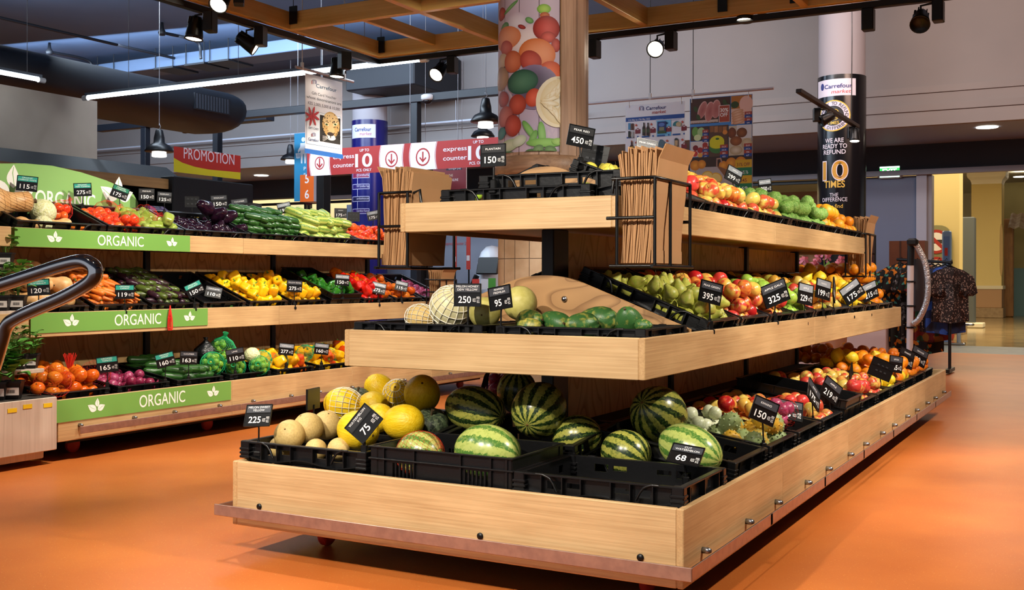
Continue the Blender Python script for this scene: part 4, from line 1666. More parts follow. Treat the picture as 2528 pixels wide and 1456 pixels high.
def rows(F, U, V, layers, kind, label, cat, group, seed, yaw=0.0, jit=.12, parts=True, lens=None, pitch=1.0, z0=0):
    """Long produce laid side by side in layers; its axis runs up the slope, turned by yaw."""
    me, ch, r = K[kind]
    zs = [v.co.z for v in me.vertices]
    half = (max(zs) - min(zs)) / 2 * r
    mid = (max(zs) + min(zs)) / 2 * r
    rng = np.random.default_rng(seed)
    nv = max(1, int(V / (2 * half * .98)))
    for L in range(layers):
        w = r + L * r * 1.62 + z0
        u1 = U / 2 - r - L * r * .8
        nu = max(1, int(2 * u1 / (2.05 * r * pitch)) + 1)
        for j in range(nv):
            for i in range(nu):
                u = -u1 + 2 * u1 * i / max(1, nu - 1) + rng.normal() * r * .12
                v = -V / 2 + (j + .5) * V / nv + rng.normal() * half * .10 + L * r * .3
                s = 1 + .08 * rng.normal()
                a = yaw + jit * rng.normal()
                m = Matrix.Rotation(a, 4, 'Z') @ Matrix.Rotation(-PI / 2 * (1 if rng.random() < .6 else -1), 4, 'X') @ Matrix.Rotation(rng.random() * 6, 4, 'Z') @ Matrix.Translation((0, 0, -mid * 0))
                mw = F @ Matrix.Translation((u, v, w)) @ m @ Matrix.Scale(r * s, 4)
                put(kind, mw, label, cat, group, parts)


# nets: a shell of knotted threads round the fruit it holds
def net_mesh(name, mat, prof, seg=16, th=.004, twist=2.2):
    b = MB()
    b.lathe(prof, mat, seg, twist=twist, smooth=False)
    me = b.mesh(name)
    o = bpy.data.objects.new('net_source', me)
    COL.objects.link(o)
    w = o.modifiers.new('net', 'WIREFRAME')
    w.thickness = th
    w.use_even_offset = False
    w.use_boundary = True
    dg = bpy.context.evaluated_depsgraph_get()
    out = bpy.data.meshes.new_from_object(o.evaluated_get(dg))
    out.name = name
    bpy.data.objects.remove(o)
    return out


WNET = M('white_net', 'E8E2D2', .7)
RNET = M('red_net', 'D82A18', .6)
GNET = M('green_net', '12A060', .6)
NET_W = net_mesh('white_net', WNET, [(q[0] * 1.03, q[1] * 1.03) for q in prof_sphere(9, lambda t: math.sin(t), lambda t: 1.06 * math.cos(t))][1:-1], 18, .05, 0)
NET_R = net_mesh('red_net', RNET, [(.3, -1), (.8, -.8), (1.05, -.2), (1, .4), (.7, .85), (.3, 1.1), (.12, 1.3), (.18, 1.6)], 26, .013, .9)
NET_G = net_mesh('green_net', GNET, [(.3, -1), (.8, -.8), (1.05, -.2), (1, .4), (.7, .85), (.3, 1.1), (.12, 1.3), (.2, 1.55)], 30, .034, .9)
b = MB()
random.seed(3)
for k in range(36):
    g, q = random.random() * 6.3, random.random()
    e = (q * .5 * math.cos(g), q * .5 * math.sin(g), 1.0 + random.random() * .3)
    b.tube([(.06 * math.cos(g), .06 * math.sin(g), 0), (e[0] * .5, e[1] * .5, .55), e], .018, RNET, 4)
b.lathe([(.09, -.05), (.1, .12), (.07, .14)], WHITE, 8)
TASSEL = b.mesh('net_tassel')


def net_tail(p, s, label, d=(0, 0, 1)):
    z = Vector(d).normalized()
    m = frame(Vector(p), z.orthogonal().normalized(), z.cross(z.orthogonal()).normalized(), z) @ Matrix.Scale(s, 4)
    return tag(link('net_tail', TASSEL, None, m), label, 'net bag end')


def net_bag(p, s, fruit, n, label, cat, net, seed, d=(0, 0, 1), squash=.8):
    """A knotted net bag with its fruit as parts."""
    z = Vector(d).normalized()
    x = z.orthogonal().normalized()
    t = thing('net_bag', label, cat, mw=frame(Vector(p), x, z.cross(x), z))
    link('net', net, t, mw=Matrix.Scale(s, 4))
    me, ch, r = K[fruit]
    rng = np.random.default_rng(seed)
    R0 = s * .98
    q = min(r, R0 * .48)
    pts = rng.normal(size=(n, 3))
    pts = pts / np.linalg.norm(pts, axis=1)[:, None] * (R0 - q) * rng.random(n)[:, None] ** .33
    for k in range(60):
        D = pts[:, None] - pts[None]
        L = np.sqrt((D ** 2).sum(-1)) + 1e-9
        O = np.clip(1.9 * q - L, 0, None)
        np.fill_diagonal(O, 0)
        pts += (D / L[..., None] * O[..., None] * .3).sum(1)
        l = np.linalg.norm(pts, axis=1)
        pts *= np.minimum(1, (R0 - q) / np.maximum(l, 1e-6))[:, None]
    for i in range(n):
        link(fruit, me, t, mw=Matrix.Translation(Vector(pts[i])) @ rot_random(rng) @ Matrix.Scale(q, 4))
    return t
# ================================================================ price cards
CARDB = M('card_black', '0E0F11', .3)
CLIPM = M('clip_black', '0B0B0C', .35)
CLIPB = MB()
CLIPB.bbox((-.012, -.010, -.03), (.012, .010, .012), CLIPM, .003)
CLIPB.bbox((-.017, -.016, -.045), (.017, .016, -.024), CLIPM, .003)
CLIPB.tube([(0, 0, .01), (0, 0, .022)], .007, CLIPM, 8)
CLIPME = CLIPB.mesh('clip')


def card(px, py, plane, n, price, lines, label, hdr='dark', roll=0, tilt=0, drop=.075, size=1.0, unit=True, back=False):
    """Price card: its centre seen at px,py in the given plane, printed side towards n, on a clip stalk."""
    p = at(px, py, **plane)
    nv = Vector((n[0], n[1], 0)).normalized()
    m = facing(p, nv)
    t = thing('price_card', label, 'price card', mw=m)
    w, h = .118 * size, .092 * size
    T = Matrix.Rotation(-tilt, 4, 'X') @ Matrix.Rotation(roll, 4, 'Y')
    b = MB()
    b.T = T
    b.bbox((-w / 2, .0, -h / 2), (w / 2, .006, h / 2), CARDB, .0015)
    e = .0035
    for a in (((-w / 2, -.0022, h / 2 - e), (w / 2, 0, h / 2)), ((-w / 2, -.0022, -h / 2), (w / 2, 0, -h / 2 + e)), ((-w / 2, -.0022, -h / 2), (-w / 2 + e, 0, h / 2)), ((w / 2 - e, -.0022, -h / 2), (w / 2, 0, h / 2)), ((-w / 2, -.0018, .008 * size), (w / 2, 0, .0105 * size))):
        b.box(*a, CARDB)
    if back:
        for k in (-1, 0, 1):
            b.box((k * .03 - .008, -.003, -.022), (k * .03 + .008, -.001, -.012), M('card_back_rib', '2A2C30', .4))
            b.box((k * .03 - .008, -.003, .018), (k * .03 + .008, -.001, .026), MATS['card_back_rib'])
    cb = link('card', b.mesh('card'), t)
    if not back:
        b = MB()
        b.T = T
        hc = {'dark': '3A3D44', 'teal': '2FA08E', 'grey': '8D949C', 'black': '1A1B1E', 'green': '1F7A5C'}[hdr]
        b.rect(-w / 2 + .005, .012 * size, w / 2 - .005, h / 2 - .005, hc, GLOSSINK, 1)
        link('header_strip', b.mesh('header_strip'), t)
        b = MB()
        b.T = T
        zz = h / 2 - .016 * size if len(lines) > 1 else h / 2 - .024 * size
        for i, s in enumerate(lines):
            b.text(s, 0, zz - i * .0125 * size, .0082 * size, 'F2F2F2', GLOSSINK, 2, off=.0, w=min(.1 * size, len(s) * .0088 * size))
        if price:
            b.text(price, -.012 * size if unit else 0, -.031 * size, .026 * size, 'F5F5F5', GLOSSINK, 2, off=.012, w=len(price) * .0185 * size)
            if unit:
                b.text('KES', .03 * size, -.027 * size, .014 * size, 'E8E8E8', GLOSSINK, 2, off=0, w=.013 * size)
                b.text('PER', .047 * size, -.017 * size, .011 * size, 'E8E8E8', GLOSSINK, 2, off=0, w=.014 * size)
                b.text('KG', .047 * size, -.031 * size, .011 * size, 'E8E8E8', GLOSSINK, 2, off=0, w=.011 * size)
        link('lettering', b.mesh('lettering'), t)
    b = MB()
    lo = T @ Vector((0, .004, -h / 2 * .55))
    b.tube([lo + Vector((0, .004, 0)), Vector((lo.x * .3, .006, -h / 2 - .008)), Vector((0, .006, -h / 2 - drop + .02))], .0035, CLIPM, 6)
    c = link('stalk', b.mesh('stalk'), t)
    link('clip', CLIPME, t, loc=(0, .006, -h / 2 - drop + .005))
    return t


DN = math.degrees


def nv(deg):
    """horizontal direction: 0 faces the picture's near end (-y), 90 faces the right aisle (+x)"""
    return (math.sin(R(deg)), -math.cos(R(deg)), 0)


XR_ = GCX + .671 - .012
c = card
# near stand, front end
c(1154, 728, dict(Y=3.70), nv(6), '250', ['MELON HONEY', 'DEW YELLOW'], 'black price card reading 250 over the white netted honeydew', drop=.09)
c(1234, 735, dict(Y=3.69), nv(-14), '95', ['PAWPAW', 'PREMIUM'], 'black price card reading 95, tilted, beside the pawpaw crate', roll=R(-9), drop=.085)
c(637, 1025, dict(Y=3.36), nv(10), '225', ['MELON SWEET', 'YELLOW'], 'black price card reading 225 on the left corner of the lowest front tier', roll=R(-4), tilt=R(24), drop=.08)
c(898, 1045, dict(Y=3.36), nv(20), '75', ['WATERMELON', 'KG'], 'black price card reading 75, leaning steeply in front of the yellow melons', roll=R(-52), tilt=R(8), drop=.05, hdr='black', size=1.05)
c(772, 984, dict(X=-3.05), nv(-78), '', [], 'black price card seen edge-on from behind, left of the melon pile', back=True, drop=.05)
c(1197, 940, dict(Y=4.42), nv(-70), '145', ['ONION'], 'tilted price card reading 145 behind the watermelons', roll=R(118), tilt=R(20), hdr='grey')
c(1693, 1122, dict(X=-1.32), nv(12), '68', ['CUT', 'WATERMELON'], 'black price card reading 68, lying back over the empty front crate', roll=R(10), tilt=R(52), drop=.05)
c(1217, 383, dict(Y=3.86), nv(0), '150', ['PLANTAIN'], 'black price card reading 150 standing on the top front crate', size=1.0, drop=.07, hdr='black')
c(1434, 337, dict(Y=4.3), nv(40), '450', ['PEAR RED'], 'black price card reading 450 against the wood clad pillar', roll=R(10), hdr='black', size=1.0, drop=.06)
c(1597, 366, dict(X=-2.05), nv(48), '', ['PEAR GREEN'], 'black price card standing behind the big bundle of paper bags', roll=R(8), tilt=R(5))
c(1812, 432, dict(X=-2.0), nv(55), '299', ['APPLE'], 'black price card reading 299 above the top tier apples', roll=R(22), hdr='grey', size=1.0)
c(1889, 459, dict(X=-2.0), nv(62), '250', ['APPLE CRISP'], 'black price card reading 250 above the limes on the top tier', roll=R(-8), hdr='grey')
# near stand, right side, middle tier
c(1755, 722, dict(X=XR_), nv(58), '395', ['PEAR GREEN'], 'black price card reading 395 between the pears and the red apples', roll=R(12), drop=.09)
c(1914, 724, dict(X=XR_), nv(48), '325', ['APPLE GALA'], 'black price card reading 325 in front of the green apples', roll=R(-20), drop=.06, size=1.25)
c(1989, 726, dict(X=XR_), nv(72), '229', ['APPLE'], 'narrow looking price card beside the dark red mango, pale header', roll=R(8), hdr='grey', size=1.25)
c(2033, 714, dict(X=XR_), nv(70), '199', ['MANGO'], 'pale headed price card among the mangoes', roll=R(10), hdr='grey', size=1.25)
c(2060, 716, dict(X=XR_), nv(98), '160', ['MANGO'], 'price card seen almost edge-on among the mangoes', roll=R(25), hdr='black', size=1.25)
c(2104, 720, dict(X=XR_), nv(42), '175', ['LEMON'], 'black price card reading 175 among the lemons', roll=R(-34), size=1.3, hdr='grey')
c(2147, 719, dict(X=XR_), nv(58), '215', ['LEMON'], 'pale price card reading 215 right of the lemon card', roll=R(-18), hdr='grey', size=1.3)
# near stand, right side, bottom tier
XB_ = GCX + .949 - .09
c(1887, 1014, dict(X=XB_), nv(52), '150', ['KIWANO'], 'black price card reading 150 over the spiky horned melons', roll=R(22), size=1.1, drop=.1)
c(1942, 1011, dict(X=XB_ - .03), nv(30), '135', ['RED ONION'], 'black price card reading 135 over the red net bag', roll=R(14), tilt=R(45), size=1.25)
c(2010, 974, dict(X=XB_ - .03), nv(84), '175', ['APPLE'], 'narrow price card over the apples, right of the card reading 135', roll=R(40), tilt=R(10), size=1.25)
c(2052, 964, dict(X=XB_ - .03), nv(60), '219', ['APPLE'], 'black price card reading 219 at the half empty crate', roll=R(32), size=1.2)
c(2103, 936, dict(X=XB_ - .1), nv(95), '', [], 'dark price card turned away, lying over the apples', roll=R(62), back=True, size=1.4)
c(2176, 911, dict(X=XB_ - .03), nv(35), '', [], 'blank back of a large black price card beside the lemons', roll=R(22), back=True, size=1.35)
c(2212, 899, dict(X=XB_ - .02), nv(65), '185', ['LEMON'], 'black price card reading 185 in front of the bottom tier lemons', roll=R(8), size=1.25)
c(2238, 884, dict(X=XB_ - .02), nv(62), '295', ['ORANGE'], 'black price card reading 295 before the bottom tier tangerines', roll=R(20), size=1.4, hdr='black')
c(2269, 880, dict(X=XB_ - .0), nv(55), '330', ['ORANGE'], 'black price card reading 330, last along the bottom tier', roll=R(24), size=1.4)
# far stand: top tier
LX_ = LCX + .525 - .02
o = 'ORGANIC'
c(67, 453, dict(X=-6.30), nv(45), '115', [o, 'CABBAGE WHITE'], 'teal headed price card reading 115 over the cabbages', hdr='teal', roll=R(5), size=1.1)
c(204, 468, dict(X=-6.30), nv(45), '275', [o, 'TREE TOMATO'], 'teal headed price card reading 275 in front of the green organic backboard', hdr='teal', roll=R(-3), size=1.0)
c(296, 475, dict(X=-6.30), nv(45), '175', [o, 'CAPSICUM'], 'teal headed price card reading 175, tilted, above the bagged tomatoes', hdr='green', roll=R(20), size=1.0)
c(362, 480, dict(X=-6.30), nv(48), '150', ['PREMIUM'], 'black price card reading 150 at the right end of the green backboard', hdr='black', size=.95)
c(406, 487, dict(X=-6.30), nv(48), '125', ['EGGPLANT'], 'black price card reading 125 above the left of the eggplants', hdr='dark', roll=R(3), size=.9)
c(474, 498, dict(X=-6.42), nv(45), '', [], 'dark blank price card behind the eggplants', back=True, size=.95)
c(541, 497, dict(X=-6.32), nv(45), '150', ['EGGPLANT'], 'black price card reading 150 behind the eggplants', hdr='dark', roll=R(-4), size=1.1)
c(592, 506, dict(X=-6.32), nv(45), '175', ['CUCUMBER'], 'black price card reading 175 at the right of the eggplants', hdr='dark', roll=R(-8), size=1.15)
c(629, 514, dict(X=-6.42), nv(45), '', [], 'dark blank price card behind the dark green cucumbers', back=True, roll=R(6), size=.95)
c(702, 513, dict(X=-6.36), nv(45), '195', ['CUCUMBER'], 'price card reading 195 behind the dark green cucumbers', hdr='grey', roll=R(-14), size=1.0)
c(841, 526, dict(X=-6.42), nv(45), '175', ['ONION'], 'black price card reading 175 behind the pale cucumbers', hdr='black', size=1.0)
c(873, 535, dict(X=-6.42), nv(45), '', [], 'dark blank price card beside the top tier tomatoes', back=True, size=1.0)
c(921, 532, dict(X=-6.36), nv(45), '175', ['TOMATO'], 'price card reading 175 standing in the top tier tomatoes', hdr='grey', roll=R(-12), size=1.0)
# far stand: middle tier
LXM = LCX + .69 - .005
c(95, 709, dict(X=LXM), nv(48), '120', [o, 'BUTTERNUT'], 'teal headed price card reading 120 before the butternuts', hdr='teal', roll=R(-4), size=1.1, drop=.06)
c(308, 720, dict(X=LXM), nv(48), '119', [o, 'CARROT'], 'teal headed price card reading 119 before the carrots', hdr='teal', size=1.05, drop=.06)
c(480, 713, dict(X=LXM), nv(48), '150', [o, 'EGGPLANT'], 'teal headed price card reading 150, turned up to the left', hdr='teal', roll=R(-26), size=1.05, drop=.07)
c(527, 721, dict(X=LXM - .05), nv(48), '110', ['COURGETTE'], 'black price card reading 110 over the almost empty crate', hdr='dark', roll=R(12), tilt=R(30), size=1.0)
c(727, 706, dict(X=LXM), nv(48), '275', ['YELLOW PEPPER'], 'black price card reading 275 before the yellow peppers', hdr='dark', roll=R(4), size=1.05, drop=.1)
c(845, 691, dict(X=LXM), nv(48), '150', ['GREEN PEPPER'], 'price card reading 150 before the green peppers', hdr='grey', roll=R(4), size=1.05, drop=.08)
c(935, 711, dict(X=LXM), nv(48), '275', ['RED PEPPER'], 'pale price card reading 275 before the red peppers', hdr='grey', roll=R(14), tilt=R(15), size=1.1)
c(991, 706, dict(X=LXM), nv(48), '115', ['TOMATO'], 'pale price card reading 115 before the orange tomatoes', hdr='grey', roll=R(14), tilt=R(15), size=1.0)
# far stand: bottom tier
LXB = LCX + .95 - .095
c(265, 899, dict(X=LXB), nv(48), '165', [o, 'TOMATO'], 'teal headed price card reading 165 before the bottom tier tomatoes', hdr='teal', roll=R(-6), size=1.1, drop=.08)
c(408, 888, dict(X=LXB), nv(48), '160', [o, 'ONION'], 'teal headed price card reading 160 above the cucumbers on the bottom tier', hdr='teal', roll=R(-14), size=1.05, drop=.1)
c(466, 883, dict(X=LXB), nv(48), '163', ['CUCUMBER'], 'black price card reading 163 above the cucumbers on the bottom tier', hdr='dark', roll=R(3), size=1.0, drop=.1)
c(581, 877, dict(X=LXB), nv(48), '110', ['LIME'], 'black price card reading 110 before the green net bags', hdr='dark', roll=R(-10), size=1.1, drop=.08)
c(707, 862, dict(X=LXB), nv(48), '277', ['CAPSICUM'], 'pale price card reading 277 before the bagged yellow peppers', hdr='grey', roll=R(7), size=1.0, drop=.08)
c(794, 861, dict(X=LXB), nv(48), '160', ['CAPSICUM'], 'pale price card reading 160 at the right of the bagged yellow peppers', hdr='grey', roll=R(7), size=1.0, drop=.08)

# ================================================================ stocking the crates
# ---- near stand, front end, bottom tier
FR = lambda x, y, z, th=0: frame(Vector((x, y, z)), Vector((1, 0, 0)), Vector((0, math.cos(th), math.sin(th))), Vector((0, -math.sin(th), math.cos(th))))


def flat_crate(x, y, z, label, kind, th=0):
    L, Wd, h = DIMS[id(kind)]
    m = FR(x, y, z, th) @ Matrix.Translation((0, Wd / 2, 0))
    crate(m, label, kind)
    return m


flat_crate(-2.775, 3.335, .315, 'black plastic crate of cream melons at the front left corner', TRAY)
flat_crate(-2.135, 3.335, .29, 'deep black slotted crate holding one netted and one pale watermelon', SLOT)
flat_crate(-1.515, 3.335, .30, 'empty black plastic crate at the front right corner', TRAY)
flat_crate(-2.76, 3.80, .33, 'black crate under the yellow melons, second row of the front end', TRAY, R(6))
flat_crate(-2.12, 3.80, .33, 'black crate under the dark watermelons, second row of the front end', TRAY, R(6))

AX = {'x': Vector((1, 0, 0)), 'y': Vector((0, -1, 0)), 'z': Vector((0, 0, 1))}


def one(kind, px, py, plane, r, axis, label, cat, sz=1.0, name=None):
    """One fruit with its centre at the pixel in the plane; axis: where its stalk end points."""
    p = at(px, py, **plane)
    z = Vector(axis).normalized()
    x = z.orthogonal().normalized()
    m = frame(p, x, z.cross(x), z) @ Matrix.Diagonal((r, r, r * sz, 1))
    o = put(kind, m, label, cat)
    return o


FY = lambda y: dict(Y=y)
one('cream_melon', 715, 1074, FY(3.47), .064, (.3, -.8, .5), 'round cream melon nearest the left corner of the front crate', 'melon')
one('cream_melon', 761, 1056, FY(3.56), .064, (-.2, -.5, .8), 'round cream melon, middle one of the three cream melons', 'melon')
one('cream_melon', 806, 1049, FY(3.68), .062, (.4, -.3, .8), 'round cream melon behind and right of the other two', 'melon')
one('yellow_melon', 884, 1062, FY(3.54), .079, (.95, -.25, -.12), 'large bright yellow melon behind the leaning card reading 75', 'melon')
one('yellow_melon', 996, 1042, FY(3.76), .075, (-.95, -.1, -.1), 'bright yellow melon behind the deep slotted crate', 'melon', 1.02)
y3 = one('yellow_melon', 846, 997, FY(3.92), .073, (-.9, -.3, .1), 'yellow melon wearing a white net at the left of the pile', 'melon')
link('white_net', NET_W, y3, mw=Matrix.Translation((0, 0, -.1)) @ Matrix.Diagonal((1.01, 1.01, 1.12, 1)))
one('yellow_melon', 938, 960, FY(4.16), .066, (-.5, -.5, .6), 'yellow melon at the back of the pile, topmost at left', 'melon')
one('yellow_melon', 1042, 972, FY(4.03), .081, (.4, -.6, .5), 'big yellow melon with brown scars on top of the pile', 'melon')
y6 = one('yellow_melon', 983, 976, FY(4.13), .070, (.3, -.7, .5), 'yellow melon in a white net between the two topmost melons', 'melon')
link('white_net', NET_W, y6, mw=Matrix.Diagonal((1.0, 1.0, 1.15, 1)))
one('yellow_melon', 921, 1001, FY(3.98), .064, (1, -.2, 0), 'yellow melon half hidden under the topmost melons', 'melon')
one('yellow_melon', 936, 1031, FY(3.80), .062, (1, -.2, 0), 'yellow melon half hidden behind the leaning card reading 75', 'melon')
one('cream_melon', 690, 1104, FY(3.48), .045, (0, 0, 1), 'small cream melon low in the front left crate, under the foremost melon', 'melon')
one('cream_melon', 780, 1110, FY(3.46), .045, (0, 0, 1), 'small cream melon low in the middle of the front left crate', 'melon')
one('cream_melon', 836, 1108, FY(3.47), .045, (0, 0, 1), 'small cream melon low in the front left crate, below the big yellow melon', 'melon')
one('kabocha', 884, 984, FY(4.05), .062, (.2, -.3, .9), 'grey-green pumpkin behind the netted yellow melon', 'pumpkin')
one('kabocha', 1064, 1045, FY(3.95), .078, (.3, -.4, .8), 'dark green ribbed pumpkin between the yellow melons and the watermelons', 'pumpkin')
one('watermelon', 1173, 1011, FY(4.02), .101, (.97, -.22, -.12), 'long dark striped watermelon lying on its side', 'watermelon', 1.36)
one('watermelon', 1331, 1012, FY(3.97), .113, (.05, -.86, -.35), 'round striped watermelon with its pale navel turned to the front', 'watermelon')
one('watermelon', 1276, 966, FY(4.36), .092, (.2, -.3, .9), 'dark watermelon peeping out behind the two big ones', 'watermelon')
one('watermelon', 1425, 1080, FY(4.02), .092, (.9, .3, .2), 'striped watermelon low down, right of the pale navelled one', 'watermelon')
one('watermelon', 1626, 1023, dict(X=-1.62), .116, (-.25, -.82, .45), 'big green watermelon with its stalk end turned up, standing alone', 'watermelon', .95)
one('watermelon', 1546, 1120, FY(3.98), .094, (-.9, .2, .25), 'striped watermelon half sunk behind the empty crate', 'watermelon')
one('pale_watermelon', 1704, 1108, FY(3.97), .092, (.93, -.2, -.25), 'pale green watermelon behind the card reading 68', 'watermelon', 1.16)
one('pale_watermelon', 1204, 1116, FY(3.55), .105, (-.95, -.1, .1), 'pale green watermelon inside the deep slotted crate', 'watermelon', 1.0)
w9 = one('pale_watermelon', 1037, 1120, FY(3.53), .088, (.95, -.1, .1), 'watermelon in a red net inside the deep slotted crate', 'watermelon', .9)
link('red_net', net_mesh('red_net_shell', RNET, [(q[0] * 1.02, q[1] * 1.02) for q in prof_sphere(14, lambda t: math.sin(t), lambda t: 1.25 * math.cos(t))][1:-1], 34, .012, .5), w9)

# ---- near stand, front end, middle tier
flat_crate(-2.475, 3.69, .79, 'black plastic crate of honeydew melons on the middle front tier', TRAY)
flat_crate(-1.79, 3.69, .79, 'black plastic crate of papayas on the middle front tier', TRAY)
h1 = one('white_honeydew', 1113, 757, FY(3.93), .088, (.5, -.3, .6), 'white honeydew in a foam net, left of the card reading 250', 'melon', .98)
link('white_net', NET_W, h1, mw=Matrix.Diagonal((1.01, 1.01, 1, 1)))
one('honeydew', 1197, 772, FY(3.90), .066, (.3, -.9, -.1), 'pale yellow honeydew between the cards reading 250 and 95', 'melon')
one('honeydew', 1284, 748, FY(3.98), .072, (-.2, .1, .95), 'pale yellow honeydew right of the card reading 95', 'melon')
n1 = one('cream_melon', 1040, 784, FY(3.92), .058, (-.9, 0, .1), 'melon in a slack grey net at the left of the middle front tier', 'melon', 1.2)
link('white_net', NET_W, n1, mw=Matrix.Diagonal((1.02, 1.02, 1.02, 1)))
PY = 3.9
one('papaya', 1309, 793, FY(3.87), .050, (.8, -.4, .1), 'blue-green papaya at the left end of the papaya crate', 'papaya')
one('papaya', 1306, 806, FY(3.78), .038, (.9, -.1, .1), 'small yellow-cheeked papaya at the left front of the papaya crate', 'papaya')
one('papaya', 1376, 797, FY(3.88), .046, (-.85, .1, .35), 'long green papaya, second along the crate', 'papaya', 1.1)
one('papaya', 1438, 803, FY(3.83), .052, (-.5, -.8, .1), 'pale mottled papaya in the middle of the crate', 'papaya')
one('papaya', 1480, 790, FY(3.96), .056, (-.95, 0, .1), 'dark green papaya lying behind the pale one', 'papaya', 1.05)
one('papaya', 1552, 792, FY(3.90), .055, (.1, -.75, .6), 'grey-green papaya with its end turned up at the right end of the crate', 'papaya', .85)
one('papaya', 1588, 803, FY(3.86), .026, (.9, -.2, 0), 'tiny pale papaya in the right corner of the crate', 'papaya')

# ---- near stand, front end, top tier
flat_crate(-2.11, 3.845, 1.352, 'long black crate on the top front tier, nearly empty', TRAYL, R(2))
m = FR(-1.99, 4.02, 1.405, R(3)) @ Matrix.Translation((0, .1, 0)) @ Matrix.Rotation(R(4), 4, 'Z')
crate(m, 'second black crate set skewed on top of the long one, top front tier', TRAY)
for i, px in enumerate((1176, 1218, 1262, 1306)):
    one('lime', px, 482, FY(4.0 + .03 * (i % 2)), .026, (0, 0, 1), 'small lime seen through the slots of the top front crate, %s' % ('leftmost', 'second from left', 'third from left', 'rightmost')[i], 'lime')
one('papaya', 1440, 466, FY(4.08), .030, (1, 0, .2), 'yellow-green fruit lying at the right end of the top front crate', 'fruit')
c(1468, 383, dict(Y=4.5), nv(18), '', [], 'large black price card turned its ribbed back to the viewer, behind the pale pears', back=True, roll=R(12), size=1.05, drop=.05)
crate(slope(GCX, -1, GCX - .497 + .05, 1.335, 4.6, TH) @ Matrix.Translation((0, .22, 0)), 'black crate on the hidden left slope of the top tier', TRAYL)
crate(slope(GCX, -1, GCX - .671 + .062, .806, 4.62, TH) @ Matrix.Translation((0, .31, 0)) @ Matrix.Rotation(PI / 2, 4, 'Z'), 'black crate edge showing behind the wooden gable board', TRAY)

# ---- near stand, right side, middle tier (short side to the aisle)
mid = lambda k: bed(1, .671, GCX, .74, 4.376 + .235 + .475 * k)
NAMES = {}


def stock(F, style, clabel, items, kind=None, seed=1):
    kind = kind or (TRAY if style == 'short' else TRAYL)
    t, B, U, V, h = (crate_short if style == 'short' else crate_long)(F, clabel, kind)
    if items:
        ml = max(it.get('lift', .055) for it in items)
        b = MB()
        lx_, ly_ = (V, U) if style == 'short' else (U, V)
        b.bbox((-lx_ / 2 + .004, -ly_ / 2 + .004, .007), (lx_ / 2 - .004, ly_ / 2 - .004, ml), BLACK, .01)
        link('false_bottom', b.mesh('false_bottom'), t)
    for it in items:
        it = dict(it)
        f = it.pop('fn', 'heap')
        BB = B @ Matrix.Translation((it.pop('du', 0), it.pop('dv', 0), it.pop('lift', .055) - .008))
        u, v = it.pop('U', U), it.pop('V', V)
        if f == 'heap':
            heap(BB, u, v, it.pop('n'), it.pop('k'), it.pop('label'), it.pop('cat'), it.pop('group', None), seed, wall=h * it.pop('wf', .75) - .02, **it)
        else:
            rows(BB, u, v, it.pop('n'), it.pop('k'), it.pop('label'), it.pop('cat'), it.pop('group', None), seed, **it)
        seed += 7
    return t


stock(mid(0), 'short', 'black crate of green pears, first along the middle right side', [
    dict(k='green_pear', n=62, label='green pear heaped at the near end of the middle right side', cat='pear', group='green pears of the middle tier', upright=.9, squash=1.12)], seed=11)
stock(mid(1), 'short', 'black crate of red apples, second along the middle right side', [
    dict(k='red_apple', kinds=['red_apple', 'red_apple', 'pink_apple'], n=64, label='red apple heaped between the green pears and the green apples', cat='apple', group='red apples of the middle tier')], seed=12)
stock(mid(2), 'short', 'black crate of mixed pink apples, third along the middle right side', [
    dict(k='pink_apple', n=52, label='pink and yellow apple beside the card reading 325', cat='apple', group='pink apples of the middle tier')], seed=13)
stock(mid(3), 'short', 'black crate of green apples, fourth along the middle right side', [
    dict(k='green_apple', n=52, label='bright green apple right of the card reading 325', cat='apple', group='green apples of the middle tier')], seed=14)
stock(mid(4), 'short', 'black crate of red mangoes, fifth along the middle right side', [
    dict(k='mango', kinds=['mango', 'mango', 'green_mango'], n=42, label='red-cheeked mango right of the green apples', cat='mango', group='mangoes of the middle tier')], seed=15)
stock(mid(5), 'short', 'black crate of yellow mangoes, sixth along the middle right side', [
    dict(k='mango', kinds=['mango', 'yellow_apple'], n=42, label='yellow mango left of the lemons', cat='mango', group='yellow mangoes of the middle tier')], seed=16)
stock(mid(6), 'short', 'black crate of lemons, seventh along the middle right side', [
    dict(k='lemon', n=70, label='lemon heaped beside the card reading 175', cat='lemon', group='lemons of the middle tier')], seed=17)
stock(mid(7), 'short', 'black crate of yellow grapefruit, eighth along the middle right side', [
    dict(k='grapefruit', kinds=['grapefruit', 'lemon'], n=44, label='yellow grapefruit at the far end of the middle tier', cat='grapefruit', group='grapefruit of the middle tier')], seed=18)
stock(mid(8), 'short', 'black crate of oranges, last along the middle right side', [
    dict(k='orange', kinds=['orange', 'grapefruit'], n=46, label='orange in the last crate of the middle tier', cat='orange', group='oranges of the last middle crate')], seed=19)
flat_crate(GCX - .33, 8.47, .80, 'black crate under the left part of the tall far orange heap', TRAY)
flat_crate(GCX + .32, 8.47, .80, 'black crate under the right part of the tall far orange heap', TRAY)
b = MB()
b.bbox((GCX - .45, 8.53, .94), (GCX + .5, 8.95, 1.07), BLACK, .01)
b.build('crate_riser', label='black riser under the tall heap of oranges at the far end', cat='riser')
B = frame(Vector((GCX + .04, 8.74, 1.075)), Vector((1, 0, 0)), Vector((0, 1, 0)), Vector((0, 0, 1)))
heap(B, .95, .42, 105, 'orange', 'orange in the tall heap closing the far end of the middle tier', 'orange', 'tall heap of oranges at the far end', 31, th=0, wall=.24, spread=.5, front=.3, back=.3)

